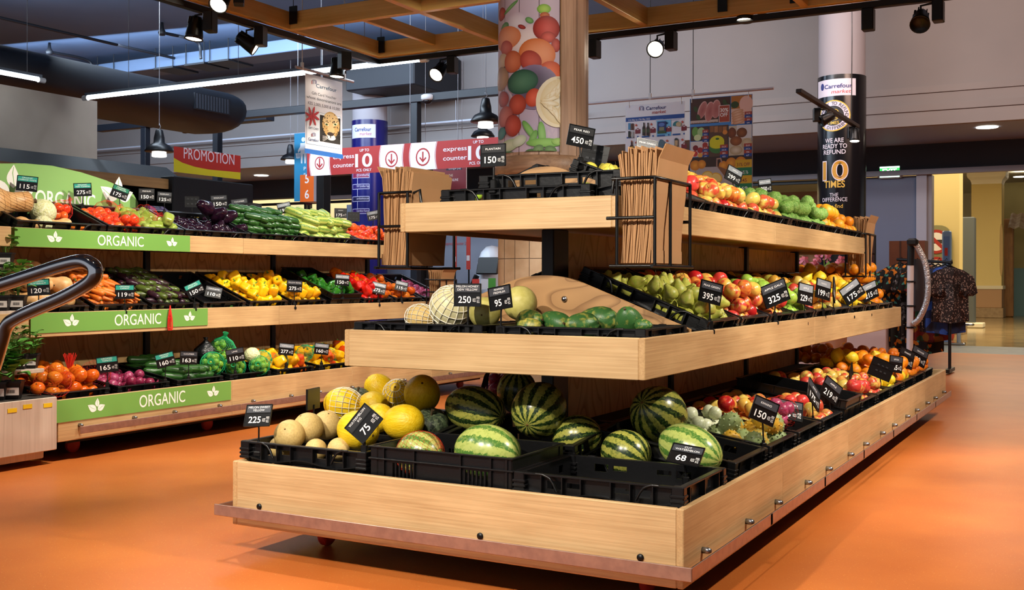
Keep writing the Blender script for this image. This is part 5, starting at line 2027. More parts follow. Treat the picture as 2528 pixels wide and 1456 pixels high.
# ---- near stand, right side, top tier (long side to the aisle)
top = lambda k: bed(1, .497, GCX, 1.30, 4.27 + .35 + .70 * k, inset=.05, dz=.05)
stock(top(0), 'long', 'black crate of pale pears at the near end of the top tier', [
    dict(k='yellow_pear', n=24, label='pale yellow pear behind the bundle of paper bags', cat='pear', group='pale pears of the top tier', upright=1.2, squash=1.1, dv=.09, V=.22)], seed=21)
stock(top(1), 'long', 'black crate of rosy apples on the top tier, right of the paper bags', [
    dict(k='pink_apple', kinds=['pink_apple', 'red_apple', 'pink_apple', 'yellow_apple'], n=66, label='rosy apple heaped on the top tier right of the paper bags', cat='apple', group='rosy apples of the top tier', front=.4)], seed=22)
stock(top(2), 'long', 'black crate of limes and pale apples on the top tier', [
    dict(k='yellow_apple', n=30, label='pale yellow-red apple in front of the limes on the top tier', cat='apple', group='pale apples of the top tier', dv=-.08, V=.22),
    dict(k='lime', n=50, label='lime behind the pale apples on the top tier', cat='lime', group='limes of the top tier', dv=.11, V=.17, wf=1.0)], seed=23)
stock(top(3), 'long', 'black crate of knobbly green citrus on the top tier', [
    dict(k='bergamot', n=66, label='knobbly green citrus heaped left of the top tier oranges', cat='citrus', group='knobbly green citrus of the top tier', spread=.35, front=.4)], seed=24)
stock(top(4), 'long', 'black crate of knobbly green citrus and oranges on the top tier', [
    dict(k='bergamot', n=32, label='knobbly green citrus right beside the top tier oranges', cat='citrus', group='knobbly green citrus beside the oranges', du=-.16, U=.31, spread=.3),
    dict(k='grapefruit', kinds=['grapefruit', 'orange'], n=22, label='large yellow-orange citrus at the far end of the top tier', cat='orange', group='large oranges of the top tier', du=.16, U=.31)], seed=25)
stock(top(5), 'long', 'black crate of oranges at the far end of the top tier', [
    dict(k='orange', kinds=['orange', 'grapefruit'], n=46, label='orange at the very end of the top tier', cat='orange', group='oranges at the end of the top tier')], seed=26)

# ---- near stand, right side, bottom tier
low = lambda k: bed(1, .949, GCX, .12, 4.02 + .235 + .478 * k, th=R(9), inset=.085, dz=.155)
stock(low(0), 'short', 'black crate with room left beside the pale watermelon, behind the empty corner crate', [])
stock(low(1), 'short', 'black crate of horned melons and white onions', [
    dict(k='horned_melon', n=17, label='spiky horned melon in the crate under the card reading 150', cat='horned melon', group='horned melons of the bottom tier', V=.26, dv=-.14),
    dict(k='white_onion', n=32, label='white onion behind the horned melons', cat='onion', group='white onions of the bottom tier', V=.28, dv=.15, wf=.9)], seed=41)
stock(low(2), 'short', 'black crate of apples and a red net bag, under the card reading 135', [
    dict(k='red_apple', kinds=['red_apple', 'yellow_apple', 'pink_apple'], n=34, label='apple behind the white onions on the bottom tier', cat='apple', group='apples behind the white onions', V=.40, dv=.08, wf=.9)], seed=42)
p = at(1925, 1018, X=XB_ - .06)
net_bag(p, .075, 'red_onion', 8, 'red net bag of onions under the card reading 135', 'net bag', NET_R, 3, d=(.6, .7, .25))
stock(low(3), 'short', 'black crate of yellow-red apples, fourth along the bottom right side', [
    dict(k='pink_apple', kinds=['pink_apple', 'yellow_apple'], n=46, label='yellow-red apple on the bottom tier, right of the card reading 135', cat='apple', group='yellow-red apples of the bottom tier')], seed=43)
crate_short(low(4), 'half empty deep black crate on the bottom tier', SLOT)
stock(low(5), 'short', 'black crate of pale apples, beyond the half empty deep crate', [
    dict(k='yellow_apple', kinds=['yellow_apple', 'pink_apple', 'pink_apple'], n=66, label='pale rosy apple in the big heap of the bottom tier', cat='apple', group='pale rosy apples of the bottom tier', wf=1.1)], seed=44)
stock(low(6), 'short', 'black crate of rosy apples before the lemons of the bottom tier', [
    dict(k='yellow_apple', kinds=['yellow_apple', 'pink_apple'], n=56, label='pale rosy apple just before the bottom tier lemons', cat='apple', group='rosy apples before the lemons')], seed=45)
stock(low(7), 'short', 'black crate of lemons on the bottom tier', [
    dict(k='lemon', n=64, label='lemon in the bottom tier, beside the blank card back', cat='lemon', group='lemons of the bottom tier')], seed=46)
stock(low(8), 'short', 'black crate of yellow oranges on the bottom tier', [
    dict(k='grapefruit', kinds=['lemon', 'orange', 'tangerine'], n=50, label='yellow-orange citrus between the bottom tier lemons and tangerines', cat='citrus', group='mixed citrus of the bottom tier', lift=.09)], seed=47)
for k, s in ((9, 'second last'), (10, 'last')):
    stock(low(k), 'short', 'black crate of tangerines, %s along the bottom right side' % s, [
        dict(k='tangerine', n=84, label='tangerine heaped at the far end of the bottom tier', cat='tangerine', group='tangerines of the bottom tier', wf=1.2, lift=.10)], seed=48 + k)
B = frame(Vector((GCX + .15, 8.95, .44)), Vector((1, 0, 0)), Vector((0, 1, 0)), Vector((0, 0, 1)))
heap(B, .8, .6, 100, 'orange', 'orange in the shaded heap at the far end of the bottom tier', 'orange', 'shaded oranges at the far end of the bottom tier', 61, th=0, wall=.20, spread=.5, front=.4, back=.4)

# ---- far stand
lmid = lambda k: bed(1, .69, LCX, .74, 4.42 + .225 + .487 * k)
t = stock(lmid(0), 'short', 'black crate of butternuts, first along the far stand\'s middle tier', [
    dict(k='butternut', fn='rows', n=2, yaw=.9, jit=.5, label='butternut squash in the first crate of the far middle tier', cat='squash', group='butternuts of the far middle tier')], seed=71)
stock(lmid(1), 'short', 'black crate of carrots on the far stand', [
    dict(k='carrot', fn='rows', n=4, yaw=.5, jit=.3, label='carrot in the crate behind the card reading 119', cat='carrot', group='carrots of the far middle tier')], seed=72)
stock(lmid(2), 'short', 'black crate of small dark eggplants on the far stand', [
    dict(k='small_eggplant', fn='rows', n=3, yaw=.6, jit=.4, label='small dark eggplant right of the carrots', cat='eggplant', group='small eggplants of the far middle tier')], seed=73)
stock(lmid(3), 'short', 'almost empty black crate left of the yellow peppers', [
    dict(k='cucumber', lift=.012, n=1, fn='rows', yaw=1.4, jit=.2, V=.10, dv=-.23, label='courgette left in the almost empty crate', cat='courgette', group='courgettes of the almost empty crate')], seed=74)
stock(lmid(4), 'short', 'black crate of yellow peppers, left one of two', [
    dict(k='yellow_pepper', n=50, label='yellow pepper in the left one of the two yellow pepper crates', cat='pepper', group='yellow peppers of the left crate', wf=1.1, upright=.8)], seed=75)
stock(lmid(5), 'short', 'black crate of yellow peppers, right one of two', [
    dict(k='yellow_pepper', n=50, label='yellow pepper in the right one of the two yellow pepper crates', cat='pepper', group='yellow peppers of the right crate', wf=1.1, upright=.8)], seed=76)
stock(lmid(6), 'short', 'slotted black crate of green peppers', [
    dict(k='green_pepper', n=48, label='dark green pepper in the slotted crate', cat='pepper', group='green peppers of the slotted crate', wf=.95)], kind=SLOT, seed=77)
stock(lmid(7), 'short', 'black crate of red peppers', [
    dict(k='red_pepper', kinds=['red_pepper', 'red_pepper', 'red_pepper', 'orange_pepper'], n=52, label='red pepper heaped right of the green peppers', cat='pepper', group='red peppers of the far middle tier', wf=1.4, r=.045)], seed=78)
stock(lmid(8), 'short', 'black crate of orange tomatoes on the far middle tier', [
    dict(k='orange_tomato', n=44, label='orange tomato right of the red peppers', cat='tomato', group='orange tomatoes of the far middle tier')], seed=79)
stock(lmid(9), 'short', 'black crate of red onions at the far end of the far middle tier', [
    dict(k='red_onion', n=44, label='red onion in the last crate of the far middle tier', cat='onion', group='red onions of the far middle tier')], seed=80)

ltop = lambda k: bed(1, .525, LCX, 1.30, 4.45 + .345 + .705 * k, inset=.05, dz=.05)
stock(ltop(0), 'long', 'black crate of bagged squash and cabbage under the green backboard', [])
F0 = ltop(0) @ Matrix.Translation((0, .2, .01))


def lone(kind, u, v, w, r, ax, label, cat, sz=1.0, F=None):
    z = Vector(ax).normalized()
    x = z.orthogonal().normalized()
    o = put(kind, (F or F0) @ frame(Vector((u, v, w)), x, z.cross(x), z) @ Matrix.Diagonal((r, r, r * sz, 1)), label, cat)
    return o


a = lone('butternut', -.28, .06, .14, .105, (1, -.25, .2), 'huge netted squash at the left end of the far top tier', 'squash', .8)
link('white_net', net_mesh('brown_net', M('tan_net', 'C9A070', .7), [(q[0] * 1.02, q[1] * 1.01) for q in BUT][1:-1], 22, .02, .6), a)
lone('cabbage', .04, .07, .095, .088, (.2, -.3, .9), 'pale cabbage under the card reading 115', 'cabbage')
lone('cabbage', -.06, -.09, .06, .060, (.2, -.3, .9), 'small pale cabbage at the front of the far top tier', 'cabbage')
lone('butternut', -.20, -.10, .055, .052, (1, .1, 0), 'butternut lying at the front left of the far top tier', 'squash')
lone('butternut', .10, -.06, .055, .046, (-1, .1, 0), 'butternut lying below the cabbage', 'squash')
net_bag(F0 @ Vector((.20, .10, .09)), .075, 'tomato', 7, 'red net bag right of the cabbage on the far top tier', 'net bag', NET_R, 5, d=(.3, .5, .8))
rows(F0 @ Matrix.Translation((.24, -.10, .0)), .17, .2, 2, 'carrot', 'bagged carrot at the front of the far top tier', 'carrot', 'carrots of the far top tier', 83, yaw=1.4)
stock(ltop(1), 'long', 'black crate of bagged tomatoes and green peppers', [
    dict(k='tomato', n=24, label='red tomato bagged left of the green peppers', cat='tomato', group='bagged tomatoes of the far top tier', du=-.16, U=.3, wf=1.1),
    dict(k='light_green_pepper', n=20, label='green pepper bagged left of the eggplants', cat='pepper', group='bagged green peppers of the far top tier', du=.17, U=.3, wf=1.1)], seed=84)
F1 = ltop(1) @ Matrix.Translation((0, .2, .01))
for i, (u, v, w, s, lab) in enumerate(((-.20, .02, .13, .085, 'red net round the tomatoes at the back'), (-.10, -.08, .10, .08, 'red net round the tomatoes at the front'), (.16, .03, .12, .085, 'red net round the green peppers at the back'), (.24, -.06, .09, .07, 'red net round the green peppers at the right'))):
    tag(link('red_net', NET_R, None, F1 @ Matrix.Translation((u, v, w)) @ Matrix.Rotation(-.6 * i, 4, 'Z') @ Matrix.Rotation(1.1, 4, 'Y') @ Matrix.Scale(s, 4)), lab + ' of the far top tier', 'net')
stock(ltop(2), 'long', 'black crate of glossy eggplants', [
    dict(k='eggplant', n=72, lift=.03, label='glossy dark eggplant heaped on the far top tier', cat='eggplant', group='eggplants of the far top tier', wf=.9, r=.031)], seed=85)
F2 = ltop(2) @ Matrix.Translation((0, .2, .01))
for i, (u, v, w, r, ax, lab) in enumerate(((.08, .08, .21, .058, (-.8, 0, .3), 'big eggplant on top of the heap, left of three'), (.20, .05, .17, .055, (.1, -.6, .6), 'big eggplant on top of the heap, middle of three'), (.30, .04, .16, .055, (.8, -.3, .5), 'big eggplant on top of the heap, right of three'), (.36, -.06, .085, .050, (.3, -.5, .6), 'big purple eggplant at the right edge of the heap'))):
    lone('eggplant', u, v, w, r, ax, lab, 'eggplant', F=F2)
stock(ltop(3), 'long', 'black crate of dark green cucumbers', [
    dict(k='cucumber', fn='rows', n=4, yaw=.95, jit=.3, label='dark green cucumber stacked on the far top tier', cat='cucumber', group='dark cucumbers of the far top tier', pitch=1.1)], seed=86)
stock(ltop(4), 'long', 'black crate of pale green cucumbers', [
    dict(k='pale_cucumber', fn='rows', n=3, yaw=.9, jit=.6, label='pale green cucumber stacked on the far top tier', cat='cucumber', group='pale cucumbers of the far top tier', pitch=1.1)], seed=87)
stock(ltop(5), 'long', 'black crate of red tomatoes at the end of the far top tier', [
    dict(k='tomato', n=62, label='red tomato heaped at the end of the far top tier', cat='tomato', group='tomatoes of the far top tier', wf=1.4)], seed=88)
Fb = slope(LCX, -1, LCX - .475, 1.35, 7.0, TH)
stock(Fb, 'long', 'black crate on the hidden back slope of the far stand', [dict(k='red_onion', n=40, label='red onion showing behind the dark green cucumbers', cat='onion', group='red onions behind the cucumbers', wf=2.2, spread=.2, back=-.2)], seed=89)
Fb = slope(LCX, -1, LCX - .475, 1.35, 5.55, TH)
stock(Fb, 'long', 'black crate of purple onions on the hidden back slope, behind the green backboard end', [dict(k='red_onion', n=26, label='purple bagged onion behind the right end of the green backboard', cat='onion', group='purple onions behind the backboard', wf=2.2, spread=.2, back=-.2)], seed=90)

lbot = lambda k: bed(1, .95, LCX, .12, 4.40 + .24 + .51 * k, th=R(9), inset=.10, dz=.155)
stock(lbot(0), 'short', 'black crate of orange tomatoes, first along the far bottom tier', [
    dict(k='orange_tomato', n=52, label='orange tomato in the first crate of the far bottom tier', cat='tomato', group='orange tomatoes of the far bottom tier', wf=1.1, r=.046)], seed=91)
p = at(172, 918, X=LXB - .22)
net_tail(p, .095, 'bright red tasselled end of a net bag over the orange tomatoes', (0, 0, 1))
for i, (px, py, s) in enumerate(((130, 945, .10), (235, 925, .09))):
    q = at(px, py, X=LXB - .1 * i - .04)
    tag(link('red_net', NET_R, None, Matrix.Translation(q) @ Matrix.Rotation(1.2, 4, 'Y') @ Matrix.Scale(s, 4)), 'red net round the %s orange tomatoes of the far bottom tier' % ('front left', 'right hand')[i], 'net')
q = at(93, 958, X=LXB + .02)
lone('orange_tomato', 0, 0, 0, .042, (.3, -.5, .7), 'orange tomato outside the crate at the left end of the far bottom tier', 'tomato', F=Matrix.Translation(q))
stock(lbot(1), 'short', 'black crate of red onions, second along the far bottom tier', [
    dict(k='red_onion', n=58, label='red onion in the second crate of the far bottom tier', cat='onion', group='red onions of the far bottom tier', wf=1.0)], seed=92)
stock(lbot(2), 'short', 'black crate of wrapped cucumbers on the far bottom tier', [
    dict(k='cucumber', fn='rows', n=3, yaw=1.0, jit=.2, label='wrapped cucumber in the far bottom tier', cat='cucumber', group='cucumbers of the far bottom tier')], seed=93)
stock(lbot(3), 'short', 'black crate of green net bags', [])
F3 = lbot(3)
for i, (px, py, dx, s, lab) in enumerate(((548, 868, .22, .10, 'tall green net bag of limes at the back'), (525, 898, .12, .085, 'green net bag of limes lying at the left'), (640, 903, .04, .075, 'green net bag of limes at the right front'), (580, 905, .08, .075, 'green net bag of limes under the card reading 110'))):
    net_bag(at(px, py, X=LXB - dx), s, 'lime', 16, lab, 'net bag', NET_G, 20 + i, d=(.3, -.4 if i else -.1, .8 if i in (0,) else .1))
b = MB()
b.lathe([(0, -.9), (.6, -.8), (.95, -.3), (.8, .3), (.35, .8), (.1, 1.1), (.2, 1.35)], M('black_bag_film', '15181A', .25, bump=.8, bscale=6), 18, 6, .12)
b.build('bin_bag', loc=at(508, 868, X=LXB - .26), label='shiny black bag behind the green net bags', cat='bag').scale = (.095, .095, .08)
one('cabbage', 622, 876, dict(X=LXB - .1), .062, (0, -.3, 1), 'grey-green netted cabbage right of the card reading 110', 'cabbage')
for k, s in ((4, 'left'), (5, 'middle'), (6, 'right')):
    stock(lbot(k), 'short', 'black crate of bagged yellow peppers on the far bottom tier, %s of three' % s, [
        dict(k='yellow_pepper', kinds=['yellow_pepper', 'yellow_pepper', 'orange_pepper'], n=44, label='bagged yellow pepper in the %s of three crates on the far bottom tier' % s, cat='pepper', group='bagged yellow peppers, %s crate' % s, wf=1.2, r=.045)], seed=94 + k)
for i, (px, py) in enumerate(((648, 886), (690, 894), (752, 872), (812, 880))):
    tag(link('green_net', NET_G, None, Matrix.Translation(at(px, py, X=LXB - .1)) @ Matrix.Rotation(i * 1.3, 4, 'Z') @ Matrix.Rotation(1.0, 4, 'X') @ Matrix.Scale(.066, 4)), 'green net round the bagged yellow peppers, %s' % ('leftmost', 'second from left', 'third from left', 'rightmost')[i], 'net')
q = at(417, 783, X=LCX + .70)
o = tag(link('net_tail', net_mesh('hanging_net', RNET, [(.03, .2), (.06, .0), (.20, -.6), (.24, -1.2), (.2, -1.35)], 22, .05, .2), loc=q + Vector((.012, 0, .06))), 'red net bag end hanging over the middle organic board', 'net bag end')
o.scale = (.05, .09, .11)
# ================================================================ green organic boards
GREEN = '6FA04A'
GRMAT = M('green_board', '6FA04A', .45)


def leaflogo(b, x, z, s, layer=3):
    for ang, L, wd, ox, oz in ((150, 1.0, .36, -.04, -.18), (88, .72, .26, .06, .10), (25, .82, .33, .10, -.16)):
        a = R(ang)
        up, lo = [], []
        for k in range(9):
            t = k / 8
            w = wd * math.sin(PI * t ** .8) * (1.0 - .25 * t)
            up.append((t * L, w))
            lo.append((t * L, -w * .85))
        pts = up + lo[::-1][1:-1]
        cs, sn = math.cos(a), math.sin(a)
        b.shape([(x + s * (ox + p[0] * cs - p[1] * sn), z + s * (oz + p[0] * sn + p[1] * cs)) for p in pts], 'F1EEE6', INK, layer)
        v = [(.1, -.02), (.45, .05), (.9 * L, .02), (.9 * L, .0), (.45, .02), (.1, -.04)]
        b.shape([(x + s * (ox + p[0] * cs - p[1] * sn), z + s * (oz + p[0] * sn + p[1] * cs)) for p in v], GREEN, INK, layer + 1)


def organic(px0, px1, X, z0, z1, label):
    a, c_ = at(px0, 700, X=X), at(px1, 700, X=X)
    L = c_.y - a.y
    t = thing('organic_board', label, 'sign', mw=frame(Vector((X, a.y, z0)), (0, 1, 0), (-1, 0, 0), (0, 0, 1)))
    h = z1 - z0
    b = MB()
    b.box((0, 0, 0), (L, .004, h), GRMAT)
    link('board', b.mesh('board'), t)
    for f, q in ((.20, .56), (.88, .50)):
        b = MB()
        leaflogo(b, L * f, h * .46, h * q)
        link('leaf_emblem', b.mesh('leaf_emblem'), t)
    b = MB()
    b.text('ORGANIC', L * .565, h * .22, h * .58, 'F1EEE6', INK, 3, off=.004, w=L * .27)
    link('lettering', b.mesh('lettering'), t)


organic(36, 469, LCX + .525 + .006, 1.302, 1.42, 'green organic board along the top tier of the far stand')
organic(76, 513, LCX + .69 + .006, .765, .889, 'green organic board along the middle tier of the far stand')
organic(140, 571, LCX + .95 + .006, .238, .371, 'green organic board along the bottom tier of the far stand')
X = -6.43
pts = [(-260, 520), (-260, 440), (-120, 412), (-30, 404), (60, 403), (130, 409), (200, 425), (262, 445), (305, 464), (330, 480), (341, 500), (345, 535)]
w3 = [at(*q, X=X) for q in pts]
t = thing('organic_backboard', 'arched green organic backboard standing on the far stand', 'sign', mw=frame(Vector((X, w3[0].y, 1.40)), (0, 1, 0), (-1, 0, 0), (0, 0, 1)))
p2 = [(q.y - w3[0].y, q.z - 1.40) for q in w3]
p2[0] = (p2[0][0], 0)
p2[-1] = (p2[-1][0], 0)
b = MB()
b.prism(p2, 1, 0, .012, M('pale_green_board', '86B266', .5))
link('board', b.mesh('board'), t)
b = MB()
for px, py, s in ((28, 472, .22), (290, 482, .17)):
    q = at(px, py, X=X)
    GREEN, g_ = '86B266', GREEN
    leaflogo(b, q.y - w3[0].y, q.z - 1.40, s)
    GREEN = g_
link('leaf_emblem', b.mesh('leaf_emblem'), t)
b = MB()
q = at(163, 505, X=X)
b.text('ORGANIC', q.y - w3[0].y, q.z - 1.415, .10, 'F1EEE6', INK, 3, off=.012, w=.50)
link('lettering', b.mesh('lettering'), t)
q = at(345, 470, X=X)
b = MB()
b.bbox((X - .03, q.y + .03, 1.38), (X + .05, q.y + .26, 1.66), M('purple_bag', '4B2A6E', .35, c2='2E1848', scale=12, bump=.6, bscale=30), .04)
b.build('purple_bag', label='purple net bag hanging right of the green backboard', cat='bag')

# ================================================================ paper bag racks
KRAFT = M('kraft_paper', 'AD8259', .75, c2='A67B50', scale=5, stretch=(1, 1, .3), bump=.25, bscale=9)


def bag_rack(F, n, label, who, H=.325, D=.17, Lr=.38, tall=.42, slump=0.0, front=True):
    t = thing('bag_rack', label, 'wire rack', mw=F)
    r = .0065
    h = Lr / 2
    b = MB()
    b.tube([(0, -h, H), (D, -h, H), (D, h, H), (0, h, H)], r, WIRE, 8)
    b.build('top_wire', t)
    b = MB()
    b.tube([(.0, -h - .02, 0), (D, -h - .02, 0)], r, WIRE, 8)
    b.tube([(D, -h - .03, 0), (D, h + .03, 0)], r, WIRE, 8)
    b.tube([(0, h, 0), (D, h, 0)], r, WIRE, 8)
    b.tube([(D * .5, -h, -.001), (D * .5, h, -.001)], r * .8, WIRE, 8)
    b.build('bottom_wire', t)
    b = MB()
    b.tube([(-.02, -h - .004, H * .55), (D, -h - .004, H * .55)], r, WIRE, 8)
    b.tube([(-.02, h + .004, H * .55), (D, h + .004, H * .55)], r, WIRE, 8)
    b.build('side_wire', t)
    for x, y in ((.02, -h), (D, -h), (D, -.03), (D, h), (.02, h)):
        b = MB()
        b.tube([(x, y, 0), (x, y, H)], r, WIRE, 8)
        b.build('upright_wire', t)
    for y in (-h * .75, h * .75):
        b = MB()
        b.tube([(.02, y, H), (-.012, y, H + .012), (-.02, y, H - .05)], r, WIRE, 8)
        b.build('hook', t)
    rng = random.Random(n)
    for i in range(n):
        f = i / max(1, n - 1)
        x0 = .022 + f * (D - .055)
        top = tall * (.93 + .07 * rng.random()) + (.03 if i == n - 1 and front else 0)
        lean = -.012 + .045 * f + rng.uniform(-.002, .002)
        P = []
        for k in range(8):
            s = k / 7
            bulge = .012 * math.sin(s * PI) * (1 - f) + .0025 * math.sin(s * 9 + i * .7)
            xx = x0 + lean * s + bulge + slump * (1 - s) ** 2
            P.append((xx, .012 + s * top))
        if i == n - 1 and front:
            P[-1] = (P[-1][0] + .03, P[-1][1] - .012)
            P[-2] = (P[-2][0] + .006, P[-2][1])
        th = .0036
        prof = P + [(a + th, c) for a, c in reversed(P)]
        hw = h - .03 + rng.uniform(-.005, .002)
        sh = rng.uniform(-.004, .004)
        b = MB()
        b.prism(prof, 1, -hw + sh, hw + sh, KRAFT)
        if i == n - 1:
            b.box((P[0][0], -hw + sh, .012), (P[0][0] + th + .004, hw + sh, .06), KRAFT)
        b.build('paper_bag', None, label=who, cat='paper bag', group=who).matrix_basis = F


Zb = 1.152
bag_rack(frame(Vector((GCX + .497 + .004, 3.93, Zb)), (1, 0, 0), (0, 1, 0), (0, 0, 1)), 31, 'black wire rack with paper bags hooked on the near stand\'s right front corner', 'brown paper bag in the rack at the near stand\'s right front corner', tall=.435)
bag_rack(frame(Vector((GCX - .497 - .004, 4.08, Zb)), (-1, 0, 0), (0, -1, 0), (0, 0, 1)), 31, 'black wire rack with paper bags hooked on the near stand\'s left front corner', 'brown paper bag in the rack at the near stand\'s left front corner', tall=.43, slump=.03)
bag_rack(frame(Vector((-1.80, 8.72, Zb - .02)), (1, 0, 0), (0, 1, 0), (0, 0, 1)), 30, 'black wire rack with paper bags on the far end of the near stand', 'brown paper bag in the rack at the near stand\'s far end', tall=.45)
q = at(1070, 712, X=LCX + .70)
bag_rack(frame(Vector((LCX + .70, q.y, .84)), (1, 0, 0), (0, 1, 0), (0, 0, 1)), 8, 'black wire rack with paper bags at the far end of the far stand', 'brown paper bag in the rack at the far stand\'s far end', tall=.36, Lr=.30, H=.26)

# ================================================================ hanging posters and banners
PAPER = M('poster_paper', 'E4E2EA', .5)


class Sheet:
    """A flat hanging print; its content is laid out in the coordinates of an enlarged view: (zx, zy) -> local."""

    def __init__(s, name, label, cat, corners, plane, n, w_px, scale, org, thick=.003):
        # corners: TL, TR, BL in enlarged coords; scale/org: enlarged -> photo pixels
        s.ph = lambda q: (org[0] + q[0] / scale, org[1] + q[1] / scale)
        TL, TR, BL = corners
        a, c_, d = (at(*s.ph(q), **plane) for q in (TL, TR, BL))
        s.TL = TL
        s.w = ((c_ - a) * Vector((1, 1, 0))).length
        s.h = a.z - d.z
        s.kx = s.w / (TR[0] - TL[0])
        s.sl = (TR[1] - TL[1]) / (TR[0] - TL[0])
        s.kz = s.h / (BL[1] - TL[1])
        s.t = thing(name, label, cat, mw=facing(a, n))
        b = MB()
        b.box((0, 0, -s.h), (s.w, thick, 0), PAPER)
        link('sheet', b.mesh('sheet'), s.t)
        s.b = MB()

    def p(s, x, y):
        return ((x - s.TL[0]) * s.kx, -(y - s.TL[1] - s.sl * (x - s.TL[0])) * s.kz)

    def rect(s, x0, y0, x1, y1, c, layer=1):
        """x0..x1, y0..y1 measured along the left edge of the rectangle"""
        a = s.p(x0, y0)
        w, h = (x1 - x0) * s.kx, (y1 - y0) * s.kz
        s.b.rect(a[0], a[1] - h, a[0] + w, a[1], c, INK, layer)

    def oval(s, x, y, a, b, c, layer=2, rot=0, c2=None, seg=18):
        q = s.p(x, y)
        s.b.oval(q[0], q[1], a * s.kx, b * s.kz, c, INK, layer, rot, seg, c2)

    def poly(s, pts, c, layer=2):
        s.b.shape([s.p(*q) for q in pts], c, INK, layer)

    def text(s, t, x, y, h, c, w=None, layer=4, off=.01, align='C', shear=0):
        q = s.p(x, y)
        s.b.text(t, q[0], q[1], h * s.kz, c, INK, layer, align, off, w=w * s.kx if w else None, shear=shear)

    def done(s, name='print'):
        link(name, s.b.mesh(name), s.t)
        return s.t


def emblem(sh, x, y, s, layer=4):
    """arched two-colour emblem beside the shop's name"""
    for a, c_ in ((s, '1F2A6E'), (s * .72, 'E4E2EA'), (s * .5, '1F2A6E'), (s * .26, 'E4E2EA')):
        n = 10
        pts = [(x - a, y + s)] + [(x - a * math.cos(PI * k / n), y - s * .1 - a * .75 * math.sin(PI * k / n)) for k in range(n + 1)] + [(x + a, y + s)]
        sh.poly(pts, c_, layer)
        layer += 1
    sh.poly([(x - s, y + s), (x - s, y - s * .1), (x - s * .8, y - s * .6), (x - s * .74, y - s * .5), (x - s * .74, y + s)], 'B8403A', layer)


# ---- leaflets at right
O1, S1 = (1540, 220), 6.068
PYY = 10.0
s = Sheet('leaflet_poster', 'white hanging leaflet poster with rows of small goods, behind the paper bags', 'poster', ((25, 250), (912, 160), (25, 1560)), dict(Y=PYY), (0, -1), 0, S1, O1)
emblem(s, 272, 278, 36)
s.text('Carrefour', 490, 292, 50, '1F2A6E', 300, off=.015)
s.text('market', 530, 350, 48, 'B0423A', 205, shear=.25)
s.rect(30, 432, 910, 492, '1F4A96')
s.text('11th May to 17th May 2022', 235, 462, 26, 'E8E8F0', 330)
for k, w_ in enumerate((110, 380, 350)):
    s.rect(485, 437 + k * 17, 485 + w_, 442 + k * 17, '8FA6D0', 2)
cells = [(35, 500), (265, 480), (500, 455), (725, 430), (35, 760), (265, 735), (500, 715), (725, 690), (35, 985), (265, 960), (500, 940), (745, 925)]
for i, (x, y) in enumerate(cells):
    if i in (2, 8, 11):
        s.rect(x, y + 5, x + 215 if i != 11 else x + 165, y + 240, '6FBCE6', 1)
    if i != 8 and i != 11:
        s.rect(x + 140, y + 100, x + 220, y + 165, '7E2430', 2)
        s.oval(x + 180, y + 92, 18, 18, '7E2430', 2)
        s.oval(x + 180, y + 96, 11, 11, 'E8DADA', 3)
        s.oval(x + 180, y + 205, 13, 13, '3A5A9E', 3)
        s.rect(x + 10, y + 215, x + 125, y + 238, '2F5A9E', 2)
        st = []
        for k in range(10):
            g = PI * k / 5 + PI / 2
            q = 25 if k % 2 == 0 else 11
            st.append((x + 155 + q * math.cos(g), y + 35 - q * math.sin(g)))
        s.poly(st, 'C2482E' if i != 2 else '24386E', 3)
x, y = cells[0]
for a, b_, c_ in ((35, 10, '4A86B0'), (82, 12, '4E2A1E'), (35, 128, '24261E'), (82, 128, 'A8A8A8')):
    s.rect(x + a, y + b_, x + a + 36, y + b_ + 98, c_, 2)
x, y = cells[1]
for a in (20, 82):
    s.poly([(x + a, y + 205), (x + a, y + 90), (x + a + 14, y + 60), (x + a + 14, y + 12), (x + a + 32, y + 12), (x + a + 32, y + 60), (x + a + 46, y + 90), (x + a + 46, y + 205)], '33201A', 2)
    s.rect(x + a, y + 110, x + a + 46, y + 160, '3E4A2E', 3)
x, y = cells[2]
s.rect(x + 12, y + 20, x + 140, y + 195, '24306E', 2)
s.oval(x + 75, y + 60, 45, 28, '5B79BE', 3)
s.rect(x + 40, y + 100, x + 112, y + 150, '8A8A6A', 3)
s.rect(x + 14, y + 158, x + 138, y + 194, '3F5A34', 3)
x, y = cells[3]
s.poly([(x + 15, y + 100)] + [(x + 80 - 65 * math.cos(PI * k / 10), y + 95 - 70 * math.sin(PI * k / 10)) for k in range(11)] + [(x + 140, y + 85)], '2A7A86', 2)
s.oval(x + 100, y + 70, 38, 34, 'C9B48A', 3)
x, y = cells[4]
s.poly([(x + 60, y + 190), (x + 60, y + 95), (x + 76, y + 70), (x + 78, y + 10), (x + 98, y + 10), (x + 100, y + 70), (x + 120, y + 95), (x + 120, y + 190)], '4A1E12', 2)
s.rect(x + 64, y + 100, x + 118, y + 145, 'C9A02E', 3)
s.rect(x + 80, y + 8, x + 98, y + 30, 'B5542A', 3)
x, y = cells[5]
s.rect(x + 55, y + 20, x + 122, y + 90, 'C9421C', 2)
x, y = cells[6]
s.poly([(x + 20, y + 150), (x + 12, y + 110), (x + 50, y + 20), (x + 85, y + 18), (x + 130, y + 60), (x + 128, y + 80), (x + 110, y + 75), (x + 120, y + 150), (x + 90, y + 170), (x + 45, y + 170)], '5B7686', 2)
x, y = cells[7]
s.rect(x + 40, y + 40, x + 95, y + 150, '3A3E46', 2)
s.rect(x + 46, y + 50, x + 89, y + 130, 'C9A87E', 3)
s.oval(x + 66, y + 35, 26, 22, '3A3E46', 2)
x, y = cells[8]
